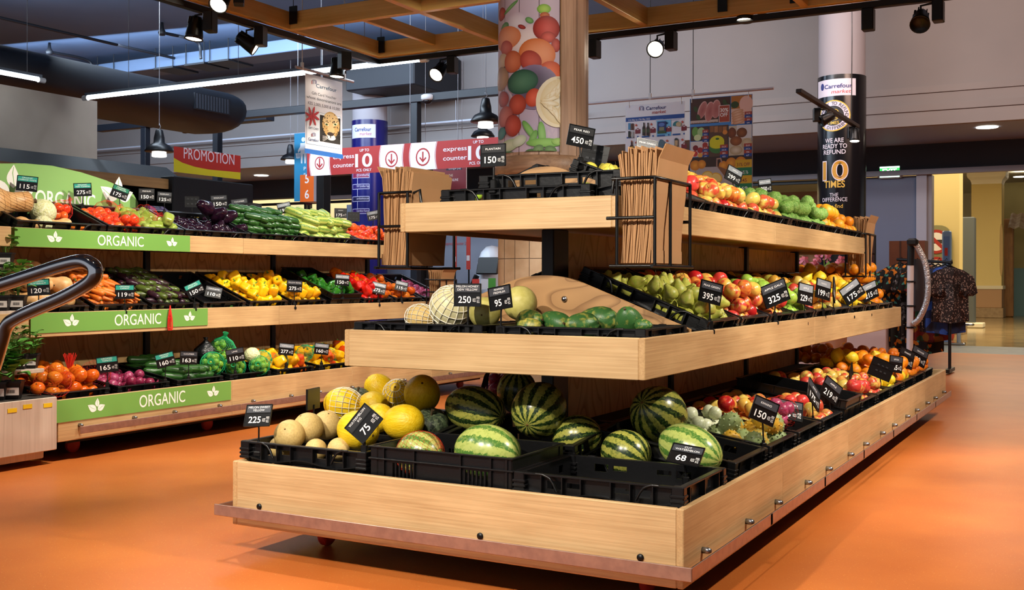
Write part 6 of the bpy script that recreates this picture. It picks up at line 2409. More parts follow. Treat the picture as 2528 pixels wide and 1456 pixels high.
s.poly([(x + 25, y + 200), (x + 40, y + 60), (x + 110, y + 60), (x + 125, y + 200)], 'D8DCE0', 2)
s.oval(x + 75, y + 140, 42, 42, '6A4A2A', 3)
x, y = cells[11]
s.poly([(x + 35, y + 150), (x + 50, y + 60), (x + 95, y + 20), (x + 130, y + 80), (x + 160, y + 160)], '1E2433', 3)
s.done()

s = Sheet('leaflet_poster', 'colourful hanging leaflet poster of meat, bread and oranges, with blue borders', 'poster', ((990, 145), (1930, 60), (990, 1545)), dict(Y=PYY), (0, -1), 0, S1, O1)
s.rect(992, 150, 1925, 1540, '4A8AD0', 1)
s.rect(1000, 155, 1605, 530, '4A2A1E', 2)
s.rect(1000, 478, 1420, 520, 'C9B4A8', 3)
s.text('BONELESS PORK CHOPS', 1210, 508, 20, '7A4A42', 380, off=0)
for x, y, a, b_, r_ in ((1180, 310, 52, 128, -.35), (1290, 330, 60, 140, -.2), (1390, 290, 60, 130, -.1)):
    s.oval(x, y, a + 10, b_ + 8, 'D9A8A0', 3, r_)
    s.oval(x + 4, y + 4, a, b_, 'A85A55', 4, r_, 'C27A72')
for x, y in ((1080, 300), (1120, 420), (1520, 190), (1560, 240)):
    s.oval(x, y, 30, 46, '3A4A22', 4, .4)
s.rect(1432, 240, 1594, 490, 'E8DADA', 5)
s.rect(1440, 246, 1588, 484, 'A8472E', 6)
s.text('30%', 1512, 330, 52, 'F2E8E4', 122, 7, off=.02)
s.text('OFF', 1508, 400, 54, 'F2E8E4', 112, 7, off=.02)
s.rect(1615, 100, 1918, 515, 'B5702A', 2)
s.rect(1615, 290, 1918, 515, 'E0B8A0', 3)
s.oval(1835, 210, 100, 120, 'E8B8A8', 4)
for k in range(5):
    s.oval(1705 + k * 6, 330 + k * 36, 95, 30, 'E8C0A0', 4 + k % 2, .25, 'C98A62')
s.oval(1670, 225, 60, 50, '3A4A22', 4)


def tags(x, y, w, h, vals):
    for k, v in enumerate(vals):
        s.rect(x, y + k * h, x + w, y + (k + 1) * h - 1, ('A8402E', '24428E')[k % 2], 7)
        s.text(v, x + w / 2, y + (k + .78) * h, h * .48, 'EDE8EE', w * .55 if len(v) > 3 else w * .38, 8)


tags(1815, 325, 105, 45, ['19% OFF', 'SAVE 26', '29', '549'])
s.rect(1003, 570, 1278, 780, '4A3226', 2)
for x, y, a, b_, c_ in ((1075, 640, 50, 75, '6FA04A'), (1165, 640, 58, 70, 'A9C98A'), (1110, 725, 56, 48, 'D3DFA8')):
    s.oval(x, y, a, b_, c_, 4)
tags(1185, 605, 93, 46, ['46% OFF', 'SAVE 15', '34', '19'])
s.rect(1003, 790, 1278, 1020, 'D8D0CC', 2)
for x, y, a, c_ in ((1080, 880, 42, '7A1E22'), (1150, 910, 44, 'A82A2A'), (1070, 965, 44, 'C23A30'), (1150, 985, 36, 'E0A24A'), (1225, 830, 40, 'A8322C')):
    s.oval(x, y, a, a, c_, 4)
tags(1187, 850, 91, 44, ['30% OFF', 'SAVE 62', '498', '429'])
s.rect(1286, 545, 1572, 1005, '5B4030', 2)
for k in range(4):
    s.rect(1300 + k * 64, 550, 1356 + k * 64, 640, 'A87042' if k % 2 else '8A5830', 3)
s.oval(1525, 632, 36, 34, 'D98A3A', 4)
s.oval(1405, 860, 118, 88, '3F7A3A', 4)
s.oval(1405, 780, 112, 96, 'D9D21E', 5)
s.oval(1405, 820, 112, 60, 'C9C21A', 4)
s.oval(1412, 732, 28, 16, '3F6A2A', 6)
tags(1452, 820, 118, 48, ['33% OFF', 'SAVE 274', '899', '625'])
s.rect(1582, 540, 1920, 990, 'C9B8A0', 2)
s.rect(1700, 525, 1920, 720, 'D8D4D4', 3)
for x, y, a, b_, c_, c2 in ((1630, 640, 62, 80, '8A4A22', '6A3414'), (1775, 630, 78, 72, '9A5A2A', '6A3A16'), (1690, 755, 88, 70, 'A86432', '7A4420'), (1850, 790, 80, 80, 'D9C8A8', 'B8A07A'), (1690, 890, 94, 66, 'E0D4BE', 'B59A72')):
    s.oval(x, y, a, b_, c_, 4, 0, c2)
tags(1808, 790, 112, 48, ['35% OFF', 'SAVE 24', '94', '67'])
s.rect(998, 1030, 1924, 1540, '3E2A22', 2)
s.rect(998, 1180, 1924, 1540, 'B5A8A8', 3)
for x, y, a in ((1075, 1140, 78), (1175, 1120, 66), (1620, 1080, 80), (1500, 1120, 66), (1760, 1060, 80), (1610, 1180, 70)):
    s.oval(x, y, a, a, 'F0A83A', 4, 0, 'C9761A')
for x, y, r_ in ((1260, 1290, .2), (1400, 1310, -.5)):
    s.oval(x, y, 90, 76, 'E8B23A', 5, r_)
    s.oval(x, y, 74, 60, 'F2D27A', 6, r_)
s.poly([(1400, 1130), (1560, 1330), (1760, 1380), (1700, 1240), (1500, 1160)], '8A5A38', 5)
s.poly([(1395, 1140), (1400, 1020), (1470, 1010), (1490, 1080), (1470, 1080), (1455, 1030), (1415, 1040), (1415, 1140)], 'B58A78', 6)
for k, (v, c_, tc) in enumerate((('31% OFF', 'D9A81E', '7A3A2A'), ('SAVE 76', '1F7A4E', 'EDEFEA'), ('245', 'D9A81E', '7A3A2A'), ('169', '1F7A4E', 'EDEFEA'))):
    s.rect(1680, 1035 + k * 116, 1924, 1035 + (k + 1) * 116, c_, 7)
    s.text(v, 1800, 1035 + (k + .72) * 116, 48, tc, (190, 140, 100, 120)[k], 8)
s.done()
a, c_ = at(1440, 257, Y=PYY), at(1910, 212, Y=PYY)
z = a.z
b = MB()
b.tube([(a.x - .35, PYY, z), (c_.x, PYY, z)], .013, M('pale_rail', 'B8AEB4', .4), 10)
t = b.build('poster_rail', label='pale round rail carrying the two leaflet posters', cat='rail')
for px in (1605, 1711):
    q = at(px, 200, Y=PYY)
    b = MB()
    b.tube([(q.x, PYY, z), (q.x, PYY, ZC)], .004, BLKMET, 5)
    b.box((q.x - .012, PYY - .012, z - .01), (q.x + .012, PYY + .012, z + .05), WHITE)
    b.build('hanging_wire', t)
for px in (1553, 1682, 1708, 1848):
    q = at(px, 240, Y=PYY)
    b = MB()
    b.tube([(q.x, PYY, z - .01), (q.x, PYY, z - .075)], .004, WHITE, 5)
    b.build('poster_clip', t)

# ---- gift card poster
O2, S2 = (640, 0), 3.641
GX = -5.75
s = Sheet('gift_card_poster', 'white hanging gift card poster with a leopard portrait, under the long tube light', 'poster', ((415, 655), (747, 735), (404, 1372)), dict(X=GX), (1, 0), 0, S2, O2)
emblem(s, 489, 732, 22)
s.text('Carrefour', 600, 806, 34, '2A5A7A', 185, off=.01)
for tt, y, c_, w_ in (('Gift Card Voucher', 872, '5A6470', 220), ('whose denominations are', 915, '5A6470', 310), ('KES 2,000, 5,000 & 10,000', 968, '6A6474', 285)):
    s.text(tt, 580, y, 26, c_, w_, off=.004)
s.rect(425, 985, 735, 1290, '5A7A9A', 1)
s.rect(428, 988, 732, 1287, 'E8ECF4', 2)
s.rect(541, 1033, 728, 1275, '2A2620', 3)
s.done()
LEOP = striped('leopard_print', 'C9A468', '1E1812', 4, 1.2, 'E0C898', .6, .62, 6)
b = MB()
s2 = s
s.b = MB()
s.b.k = 40
for x, y, a, bb, c_, r_, l in ((640, 1130, 80, 120, 'C9A060', 0, 4), (640, 1085, 72, 60, 'DDBB82', 0, 5), (600, 1125, 18, 12, 'E8DFC0', -.2, 6), (678, 1128, 18, 12, 'E8DFC0', .2, 6), (600, 1125, 12, 10, '7A8A4A', 0, 7), (678, 1128, 12, 10, '7A8A4A', 0, 7), (600, 1125, 5, 6, '101010', 0, 8), (678, 1128, 5, 6, '101010', 0, 8), (640, 1180, 32, 60, 'D9B67E', 0, 6), (636, 1215, 30, 18, '3A2A22', 0, 7), (640, 1245, 44, 30, 'EDE6DA', 0, 6), (636, 1235, 4, 20, '241A14', 0, 8)):
    s.oval(x, y, a, bb, c_, l, r_)
rng = random.Random(4)
for k in range(90):
    x, y = rng.uniform(548, 722), rng.uniform(1040, 1268)
    if abs(x - 638) < 26 and y > 1130 or abs(y - 1126) < 14:
        continue
    s.oval(x, y, rng.uniform(3, 6), rng.uniform(3, 7), '1C1611', 9, rng.random() * 3, seg=6)
for k in range(7):
    s.poly([(600, 1235 + k * 4), (560, 1225 + k * 9), (560, 1227 + k * 9), (600, 1237 + k * 4)], 'E0DCD4', 9)
s.oval(470, 1045, 12, 12, 'B02A36', 4)
for k in range(8):
    g = k * PI / 4 + .3
    s.oval(470 + 34 * math.cos(g), 1045 + 42 * math.sin(g), 32, 12, 'C2343C', 3, -math.atan2(math.sin(g), math.cos(g)))
s.text('GIFT CARD', 482, 1165, 17, '3A4660', 88, off=.01)
emblem(s, 481, 1210, 17, 4)
s.text('Carrefour', 481, 1272, 26, '2A4A7A', 92, off=.01)
s.rect(403, 1330, 747, 1372, '1F62B0', 3)
s.text('LOW PRICES AND SO MUCH MORE!', 575, 1367, 18, 'E4ECF8', 260, off=.008)
s.done('pictures')
q, r_ = at(730, 163, X=GX), at(872, 202, X=GX)
b = MB()
z = at(800, 183, X=GX).z
b.tube([(GX, q.y, z), (GX, r_.y, z)], .012, MATS['pale_rail'], 8)
t = b.build('poster_rail', label='pale rail holding the gift card poster', cat='rail')
for px in (746, 850):
    q = at(px, 170, X=GX)
    b = MB()
    b.tube([(GX, q.y, z), (GX, q.y, ZC)], .004, WHITE, 5)
    b.bbox((GX - .012, q.y - .012, z - .01), (GX + .012, q.y + .012, z + .05), WHITE)
    b.build('hanging_wire', t)

# ---- express counter banner
O3, S3 = (700, 320), 4.514
BY = 10.5
s = Sheet('express_banner', 'long red and white express counter banner hanging over the tills', 'banner', ((262, 232), (2520, 82), (262, 520)), dict(Y=BY), (0, -1), 0, S3, O3, .006)
RED = 'B02C2A'
bw = 'D8D4E6'
s.rect(262, 232, 2520, 520, RED, 1)


def lens_(x0, x1, c_, layer, off=0.0):
    """white panel with bowed sides"""
    n = 8
    y0 = lambda x: 232 + s.sl * (x - 262) + 1
    L = [(x0 - 20 * math.sin(PI * k / n) + off, y0(x0) + 286 * k / n) for k in range(n + 1)]
    Rr = [(x1 + 20 * math.sin(PI * k / n) * 0 + (-18 * math.sin(PI * k / n)) + 9, y0(x1) + 286 * k / n) for k in range(n + 1)]
    s.poly(L + Rr[::-1], c_, layer)


for x0, x1 in ((318, 540), (1150, 1390), (1490, 1750)):
    lens_(x0 - 10, x1 + 10, 'E8D0D2', 2)
    lens_(x0 - 4, x1 + 4, RED, 3)
    lens_(x0, x1, 'F4EEF4', 4)
for x, y, q in ((418, 372, 60), (1264, 320, 72), (1613, 296, 78)):
    s.oval(x, y, q, q * 1.22, RED, 5)
    s.oval(x, y, q * .82, q * 1.0, 'F4EEF4', 6)
    s.rect(x - 8, y - 55, x + 8, y + 40, RED, 7)
    s.poly([(x, y + 58), (x - 40, y + 10), (x - 28, y), (x, y + 34), (x + 28, y), (x + 40, y + 10)], RED, 7)
for dx, yy in ((0, 0), (1250, -88)):
    s.text('express', 708 + dx, 318 + yy, 46, 'EDE6EE', 250, 5, off=.008)
    s.text('counter', 708 + dx, 412 + yy, 46, 'EDE6EE', 250, 5, off=.008)
    s.text('UP TO', 953 + dx, 234 + yy + 6, 28, 'EDE6EE', 108, 5, off=.015)
    s.text('10', 945 + dx, 408 + yy - 4, 138, 'EDE6EE', 200, 5, off=.02)
    s.text('PCS. ONLY', 948 + dx, 458 + yy - 4, 28, 'EDE6EE', 174, 5, off=.015)
s.done()
a = at(600, 365, Y=BY)
for px in (790, 1010, 1128):
    q = at(px, 340, Y=BY)
    b = MB()
    b.tube([(q.x, BY + .02, q.z - .1), (q.x, BY + .02, ZC)], .004, TRIMG, 5)
    b.build('hanging_wire', s.t).matrix_basis = s.t.matrix_basis.inverted()

# ---- signs behind the banner
def hang(s):
    b = MB()
    for f in (.1, .9):
        b.tube([(s.w * f, .01, -.02), (s.w * f, .01, ZC - s.t.location.z if False else ZC - s.t.matrix_basis.translation.z)], .004, TRIMG, 5)
    b.build('hanging_wire', s.t)


s = Sheet('basket_sign', 'tall blue sign with a white figure carrying a basket, behind the banner\'s left end', 'sign', ((120, 45), (460, 20), (120, 800)), dict(Y=12.6), (0, -1), 0, S3, O3, .02)
s.rect(120, 45, 460, 800, '1F86B4', 1)
s.oval(222, 110, 22, 26, 'DCE6EE', 3)
s.poly([(190, 150), (250, 145), (262, 250), (250, 375), (235, 375), (226, 270), (218, 270), (212, 375), (196, 375), (190, 230), (165, 260), (160, 235), (186, 190)], 'DCE6EE', 3)
s.poly([(135, 265), (190, 260), (182, 318), (145, 320)], 'DCE6EE', 3)
for k in range(4):
    s.poly([(148 + k * 10, 270), (152 + k * 10, 270), (154 + k * 8, 314), (150 + k * 8, 314)], '1F86B4', 4)
s.text('P', 240, 450, 38, 'DCE6EE', 26)
s.text('F', 240, 520, 38, 'DCE6EE', 24)
s.text('s &', 396, 560, 40, 'DCE6EE', 60)
s.text('lly', 398, 632, 40, 'DCE6EE', 50)
s.text('ged', 392, 700, 40, 'DCE6EE', 78)
s.done()
hang(s)


def till_box(cx_, y0, y1, Y, left_w, w, nums, label, colr):
    """two-sided lane number box: narrow maroon side and wide orange front"""
    a = at(O3[0] + cx_ / S3, O3[1] + y0 / S3, Y=Y)
    e = at(O3[0] + (cx_ + w) / S3, O3[1] + y0 / S3, Y=Y)
    f = at(O3[0] + cx_ / S3, O3[1] + y1 / S3, Y=Y)
    W_, H_ = e.x - a.x, a.z - f.z
    t = thing('lane_number_box', label, 'sign', mw=frame(a, (1, 0, 0), (0, 1, 0), (0, 0, 1)))
    D_ = .35
    b = MB()
    b.box((0, .002, -H_), (W_, D_, 0), M('lane_box_white', 'C8C4CE', .5))
    link('box', b.mesh('box'), t)
    b = MB()
    b.rect(0, -H_, W_, 0, colr, INK, 1)
    for k, nn in enumerate(nums):
        b.text(nn, W_ / 2, -H_ * (.31 if k == 0 else .88) if len(nums) > 1 else -H_ * .46, .11, 'F0E8E4', INK, 3, off=.015)
    link('number_panel', b.mesh('number_panel'), t)
    b = MB()
    b.rect(0, -H_, D_, 0, 'B0404A', INK, 1)
    b.rect(0, -H_, D_, -H_ * .56, 'C8C8D8', INK, 2)
    b.text('express', D_ / 2, -H_ * .1, .05, 'E4D8DC', INK, 3, w=.26)
    b.text('counter', D_ / 2, -H_ * .18, .05, 'E4D8DC', INK, 3, w=.26)
    b.text('10', D_ / 2, -H_ * .42, .13, 'F0E8EC', INK, 3, off=.03, w=.2)
    b.oval(D_ / 2, -H_ * .76, .12, .12, '6A3A5A', INK, 3)
    b.oval(D_ / 2, -H_ * .76, .09, .09, 'C8C8D8', INK, 4)
    b.rect(D_ / 2 - .012, -H_ * .76 - .05, D_ / 2 + .012, -H_ * .76 + .06, '6A3A5A', INK, 5)
    o = link('side_panel', b.mesh('side_panel'), t, mw=frame(Vector((-.001, D_, 0)), (0, -1, 0), (1, 0, 0), (0, 0, 1)))
    b = MB()
    b.bbox((W_ + .0, .05, .15 - a.z), (W_ + .12, .2, .25), BLKMET)
    link('lane_post', b.mesh('lane_post'), t)
    return t


till_box(185, 505, 805, 11.2, 65, 152, ['5', '6'], 'orange lane number box showing 5 and 6 on a dark post', 'E8681C')
till_box(1340, 430, 640, 11.6, 75, 145, ['3'], 'red lane number box showing 3, behind the bundle of bags', 'B83A22')
s = Sheet('app_poster', 'maroon poster about the online shopping app, under the banner', 'poster', ((1525, 400), (2035, 372), (1525, 700)), dict(Y=12.2), (0, -1), 0, S3, O3, .02)
s.rect(1525, 400, 2035, 700, '7E2830', 1)
s.rect(1815, 405, 1990, 455, '241A2A', 2)
s.text('Google pay', 1910, 440, 22, 'C8C0CC', 140)
s.text('UPGRADE NOW TO THE', 1745, 528, 26, 'CBB49A', 290, off=.012)
s.text('NEW MAF CARREFOUR ONLINE', 1750, 578, 26, 'D8C8C8', 400, off=.012)
s.text('SHOPPING APP', 1745, 622, 26, 'D8C8C8', 200, off=.012)
s.done()
hang(s)

# ================================================================ pendants, cameras, black frame, conduits over the tills
LSH = M('pendant_black', '121215', .4)
LIN = M('pendant_inner_orange', 'E89A2A', .5, emit=.5)
GLOW = M('pendant_glass', 'FFF6EA', .4, emit=7)


def pendant(px, py, d, label):
    p = at(px, py, d=d)
    t = thing('pendant_lamp', label, 'pendant lamp', loc=p)
    b = MB()
    b.lathe([(.155, 0), (.16, .012), (.12, .07), (.062, .10), (.058, .16), (.04, .24), (.03, .25), (0, .25)], LSH, 24)
    b.build('lamp_shade', t)
    b = MB()
    b.lathe([(.153, .002), (.118, .066), (.06, .09), (0, .09)], LIN, 24)
    b.build('shade_lining', t)
    b = MB()
    b.lathe([(0, -.055), (.07, -.055), (.08, -.05), (.072, .06), (0, .06)], GLOW, 20)
    b.build('glowing_glass', t)
    b = MB()
    b.tube([(0, 0, .25), (.02, 0, .28), (.0, 0, .32), (-.01, 0, .30)], .004, TRIMG, 5)
    b.tube([(0, 0, .3), (0, 0, ZC - p.z)], .003, TRIMG, 5)
    b.build('hanging_wire', t)


pendant(393, 375, 12.2, 'black pendant lamp with glowing glass left of the promotion sign')
pendant(1199, 302, 11.2, 'black pendant lamp with glowing glass beside the printed pillar')
pendant(1192, 338, 14.5, 'black pendant lamp partly hidden above the express banner')
pendant(717, 395, 17.5, 'small far pendant lamp left of the blue basket sign')


def cctv(px, py, Y, label):
    p = at(px, py, Y=Y)
    t = thing('dome_camera', label, 'security camera', loc=p)
    b = MB()
    b.lathe([(.07, .0), (.085, .02), (.085, .06), (.06, .075), (0, .075)], WHITE, 20)
    b.build('housing', t)
    b = MB()
    b.lathe([(0, -.045), (.03, -.04), (.055, -.018), (.06, .0)], M('dark_dome', '15171C', .1), 16)
    b.build('dome', t)


FYY = 11.5
cctv(457, 322, FYY - .05, 'white dome camera under the black frame, left of the promotion sign')
cctv(1056, 248, FYY - .05, 'white dome camera under the black frame, right of the middle post')
NAVY = M('navy_black_steel', '151B26', .45)
t = None
a, c_ = at(245, 332, Y=FYY), at(1290, 210, Y=FYY)
zt = at(1030, 240, Y=FYY).z
t = thing('till_gantry', 'black steel frame standing over the row of tills', 'frame', loc=(a.x, FYY, 0))
T0 = Matrix.Translation((-a.x, -FYY, 0))
b = MB()
b.T = T0
b.bbox((a.x, FYY - .06, zt - .07), (c_.x, FYY + .06, zt + .03), NAVY, .005)
b.build('top_rail', t)
for px in (359, 537, 1027):
    q = at(px, 330, Y=FYY)
    b = MB()
    b.T = T0
    b.bbox((q.x - .05, FYY - .05, 0), (q.x + .05, FYY + .05, zt - .07), NAVY, .005)
    b.build('frame_post', t)
b = MB()
a, c_ = at(245, 369, Y=15.3), at(1240, 282, Y=15.3)
z = at(740, 330, Y=15.3).z
b.tube([(a.x - 3, 15.3, z), (c_.x + 1.4, 15.3, z)], .02, M('white_conduit', 'C4CCDA', .4), 8)
for px in (965, 1125):
    q = at(px, 300, Y=15.3)
    b.tube([(q.x, 15.3, z), (q.x, 15.3, ZC)], .005, MATS['white_conduit'], 5)
b.build('conduit', label='long white conduit running along the far wall above the banner', cat='conduit')
b = MB()
q = at(655, 292, Y=13)
b.bbox((q.x - 1.0, 12.9, q.z - .04), (q.x + .1, 13.1, q.z + .04), NAVY, .005)
b.build('cable_tray', label='short dark cable tray beside the black frame, left of the gift card poster', cat='tray')

# ================================================================ left background: partition, cold cabinet, promotion end
b = MB()
q = at(240, 300, X=-9.6)
b.box((-9.75, -1, 0), (-9.6, q.y, at(240, 250, X=-9.6).z), M('beige_partition', 'B3A394', .7, c2='A39386', scale=1.5))
b.build('partition', kind='structure')
t = thing('cold_cabinet', 'black shelving unit with a slanted canopy behind the green backboard', 'cabinet', loc=(-8.6, 2, 0))
e = at(428, 445, X=-8.5).y
CAB = M('cabinet_black', '0C0D11', .6)
for nm, pts in (('canopy', [(-9.4, 2.12), (-9.4, 2.26), (-8.6, 2.26), (-8.30, 2.08), (-8.30, 2.02), (-8.6, 2.12)]), ('cabinet_back', [(-9.4, 0), (-9.4, 2.2), (-9.25, 2.2), (-9.25, 0)]), ('cabinet_base', [(-9.4, 0), (-9.4, .5), (-8.4, .5), (-8.4, 0)])):
    b = MB()
    b.T = Matrix.Translation((8.6, -2, 0))
    b.prism(pts, 1, 2.0, e, CAB)
    b.build(nm, t)
b = MB()
b.T = Matrix.Translation((8.6, -2, 0))
b.box((-8.30, 2, 2.0), (-8.26, e - .1, 2.10), wood('strip_wood', 'B98A58', '946638', 1))
b.build('wood_strip', t)
b = MB()
b.T = Matrix.Translation((8.6, -2, 0))
b.box((-9.4, e - .06, 0), (-8.35, e, 2.1), CAB)
b.build('side_panel', t)
for z in (.9, 1.3, 1.65):
    b = MB()
    b.T = Matrix.Translation((8.6, -2, 0))
    b.box((-9.25, 2, z), (-8.5, e - .06, z + .03), CAB)
    b.build('cabinet_shelf', t)
# promotion end
PXX = -8.2
a, c_ = at(427, 400, X=PXX), at(626, 400, X=PXX)
zz = lambda px, py: at(px, py, X=PXX).z
t = thing('promotion_stand', 'dark gondola end with yellow and red promotion panels', 'shelf unit', loc=(PXX, a.y, 0))
T0 = Matrix.Translation((-PXX, -a.y, 0))
b = MB()
b.T = T0
b.bbox((PXX - .9, a.y, zz(427, 530)), (PXX, c_.y, zz(560, 448)), CAB, .01)
b.build('dark_header', t)
b = MB()
b.T = T0
b.bbox((PXX - .85, a.y + .02, 0), (PXX - .04, c_.y - .1, zz(427, 530)), CAB, .01)
b.build('gondola_end', t)
p1 = at(592, 400, X=PXX)
b = MB()
w_, z0, z1 = p1.y - a.y, zz(500, 440), zz(500, 371)
z0 = zz(427, 424); z1 = zz(427, 361)
b.rect(0, 0, w_, z1 - z0, 'D9C41A', INK, 3)
cur = [(0, z1 - z0)] + [(0, (z1 - z0) * .55), (w_ * .12, (z1 - z0) * .40), (w_ * .3, (z1 - z0) * .3), (w_ * .5, (z1 - z0) * .26), (w_, (z1 - z0) * .30), (w_, z1 - z0)]
b.shape(cur, 'B8291E', INK, 5)
b.text('PROMOTION', w_ * .52, (z1 - z0) * .58, .11, 'E6D3DA', INK, 7, off=0, w=w_ * .76)
link('promotion_panel', b.mesh('promotion_panel'), t, mw=T0 @ frame(Vector((PXX + .01, a.y, z0)), (0, 1, 0), (-1, 0, 0), (0, 0, 1)))
b = MB()
for px0, px1, c_q in ((486, 588, 'D9C41A'), (588, 612, 'C2301E')):
    y0, y1 = at(px0, 500, X=PXX + .02).y, at(px1, 500, X=PXX + .02).y
    b.rect(y0 - a.y, 0, y1 - a.y, .30, c_q, INK, 1)
link('lower_panel', b.mesh('lower_panel'), t, mw=T0 @ frame(Vector((PXX - .03, a.y, zz(500, 530) - .22)), (0, 1, 0), (-1, 0, 0), (0, 0, 1)))

# ================================================================ potted herbs at the left edge
WW = wood('whitewashed_wood', 'CBB9A8', 'A8937F', 2, line=40, blot=1, contrast=.7)
HX = -5.50
t = thing('herb_stand', 'whitewashed stepped wooden stand of potted herbs at the left edge', 'plant stand', loc=(HX, 4.38, 0))
T0 = Matrix.Translation((-HX, -4.38, 0))
b = MB()
b.T = T0
b.bbox((HX - .42, 3.1, .085), (HX, 4.38, .40), WW, .004)
b.bbox((HX - .40, 3.12, .04), (HX - .04, 4.32, .085), WW, .004)
b.build('lower_box', t)
b = MB()
b.T = T0
b.box((HX - .41, 3.11, .40), (HX - .01, 4.37, .404), M('dark_soil_tray', '3A342E', .8, c2='15110D', scale=20))
b.build('tray_liner', t)
steps = [(610, 912, 110), (765, 765, 76), (662, 662, 66)]
b = MB()
b.T = T0
for px, py, xx in ((110, 909, -5.66), (75, 766, -5.78), (66, 661, -5.92)):
    q = at(px, py, X=xx)
    b.bbox((xx - .26, 3.1, q.z - .025), (xx, q.y, q.z), WW, .003)
    b.box((xx - .26, 3.1, q.z - .3), (xx - .235, q.y - .04, q.z + .02), WW)
b.build('step_shelf', t)
for k, (px, py) in enumerate(((30, 1013), (68, 1003), (118, 1000))):
    q = at(px, py, X=HX + .001)
    b = MB()
    b.T = T0
    b.box((HX, q.y - .03, q.z - .012), (HX + .003, q.y + .03, q.z + .012), M('yellow_tag', 'E0B81A', .5))
    b.build('yellow_price_tag', t)
POTM = M('black_pot', '131214', .5)
SOIL = M('potting_soil', '2A1F16', .95, bump=.8, bscale=60)
LEAFM = M('herb_leaf', '4E8A34', .45, c2='7DB05A', scale=6, rnd=.5)
TAGM = M('pot_tag', 'D8D4CE', .6)


def herb(p, s, label, h=.12, leaves=26, big=1.0, seed=0):
    t = thing('potted_herb', label, 'potted plant', loc=p)
    t.rotation_euler = (0, 0, R(40))
    b = MB()
    q = .042 * s
    b.lathe([(q * .95, 0), (q * 1.35, .075 * s), (q * 1.45, .075 * s), (q * 1.45, .085 * s), (q * 1.3, .085 * s), (q * 1.25, .07 * s)], POTM, 4, smooth=False, twist=0)
    o = b.build('pot', t)
    o.rotation_euler = (0, 0, PI / 4)
    b = MB()
    b.box((-q * .8, -q * 1.02, .02 * s), (q * .8, -q * .98, .055 * s), TAGM)
    for k in range(9):
        b.box((-q * .4 + k * q * .09, -q * 1.03, .03 * s), (-q * .4 + k * q * .09 + q * .05, -q * 1.02, .045 * s), BLKMET)
    b.build('pot_tag', t)
    b = MB()
    b.lathe([(0, .076 * s), (q * 1.25, .074 * s)], SOIL, 4)
    o = b.build('soil', t)
    o.rotation_euler = (0, 0, PI / 4)
    rng = random.Random(seed)
    b, st = MB(), MB()
    for k in range(leaves):
        f = rng.random()
        zz = .085 * s + h * s * (.15 + .85 * f)
        g = rng.random() * 2 * PI
        rr = q * (.2 + 1.0 * rng.random()) * (1.1 - .5 * f)
        c0 = Vector((rr * math.cos(g), rr * math.sin(g), zz))
        d = Vector((math.cos(g), math.sin(g), rng.uniform(-.2, .5))).normalized()
        sd = d.cross(Vector((0, 0, 1))).normalized()
        up = sd.cross(d)
        L, w_ = .042 * big * s * rng.uniform(.7, 1.2), .021 * big * s
        rows_ = [(0, 0, 0), (.25, .7, .1), (.5, 1, .16), (.75, .75, .1), (1, 0, -.05)]
        vs = []
        for a_, ww, lift in rows_:
            for e_ in (-1, 0, 1):
                vs.append(c0 + d * L * a_ + sd * w_ * ww * e_ + up * L * (lift + (.12 if e_ else 0)))
        fs = []
        for r_i in range(4):
            for e_ in range(2):
                a_ = r_i * 3 + e_
                fs.append((a_, a_ + 1, a_ + 4, a_ + 3))
        b.add(vs, fs, LEAFM, True)
        if k % 3 == 0:
            st.tube([(c0.x * .2, c0.y * .2, .076 * s), (c0.x * .5, c0.y * .5, zz * .6), tuple(c0)], .0012 * s, GREENST, 4)
    b.build('foliage', t)
    st.build('herb_stem', t)


for i, (px, py, xx, zz_, s_, hh, lv, bg, lab) in enumerate((
    (33, 1000, -5.58, .405, 1.25, .17, 26, 1.9, 'potted basil alone on the lowest step of the herb stand'), (-4, 1005, -5.60, .405, 1.25, .12, 22, 1.5, 'potted herb cut by the picture edge on the lowest step'),
    (22, 903, -5.74, None, 1.05, .16, 34, .9, 'leftmost of three potted herbs in a row on the second step'), (50, 901, -5.74, None, 1.05, .16, 40, .9, 'middle one of three potted herbs in a row on the second step'), (77, 899, -5.74, None, 1.05, .12, 34, 1.0, 'rightmost of three potted herbs in a row on the second step'),
    (45, 760, -5.84, None, 1.1, .17, 34, 1.5, 'potted herb at the right of the third step, behind the chrome handle'), (6, 760, -5.84, None, 1.1, .15, 30, 1.4, 'potted herb at the left of the third step'),
    (14, 655, -5.98, None, 1.1, .13, 34, 1.1, 'potted herb on the topmost step of the herb stand'))):
    q = at(px, py, X=xx)
    if zz_:
        q.z = zz_
    else:
        q.z = {909: 0, }.get(py, 0) or at({-5.74: 110, -5.84: 75, -5.98: 66}[xx], {-5.74: 909, -5.84: 766, -5.98: 661}[xx], X={-5.74: -5.66, -5.84: -5.78, -5.98: -5.92}[xx]).z
    herb(q, s_, lab, hh, lv, bg, i)

# ---- chrome trolley handle close to the camera
hp = [(-60, 722), (0, 704), (90, 675), (160, 653), (205, 645), (232, 658), (234, 682), (214, 702), (160, 732), (90, 762), (45, 783), (18, 803), (4, 845), (-14, 905), (-60, 1060)]
pts = [at(px, py, d=1.86 - .0006 * px) for px, py in hp]
pts.append(Vector((pts[-1].x - .05, pts[-1].y - .05, .02)))
b = MB()
b.tube(smoothpath(pts, 6), .0118, CHROME, 14)
b.build('trolley_handle', label='bent chrome tube of a trolley handle at the left edge, close to the viewer', cat='trolley handle')

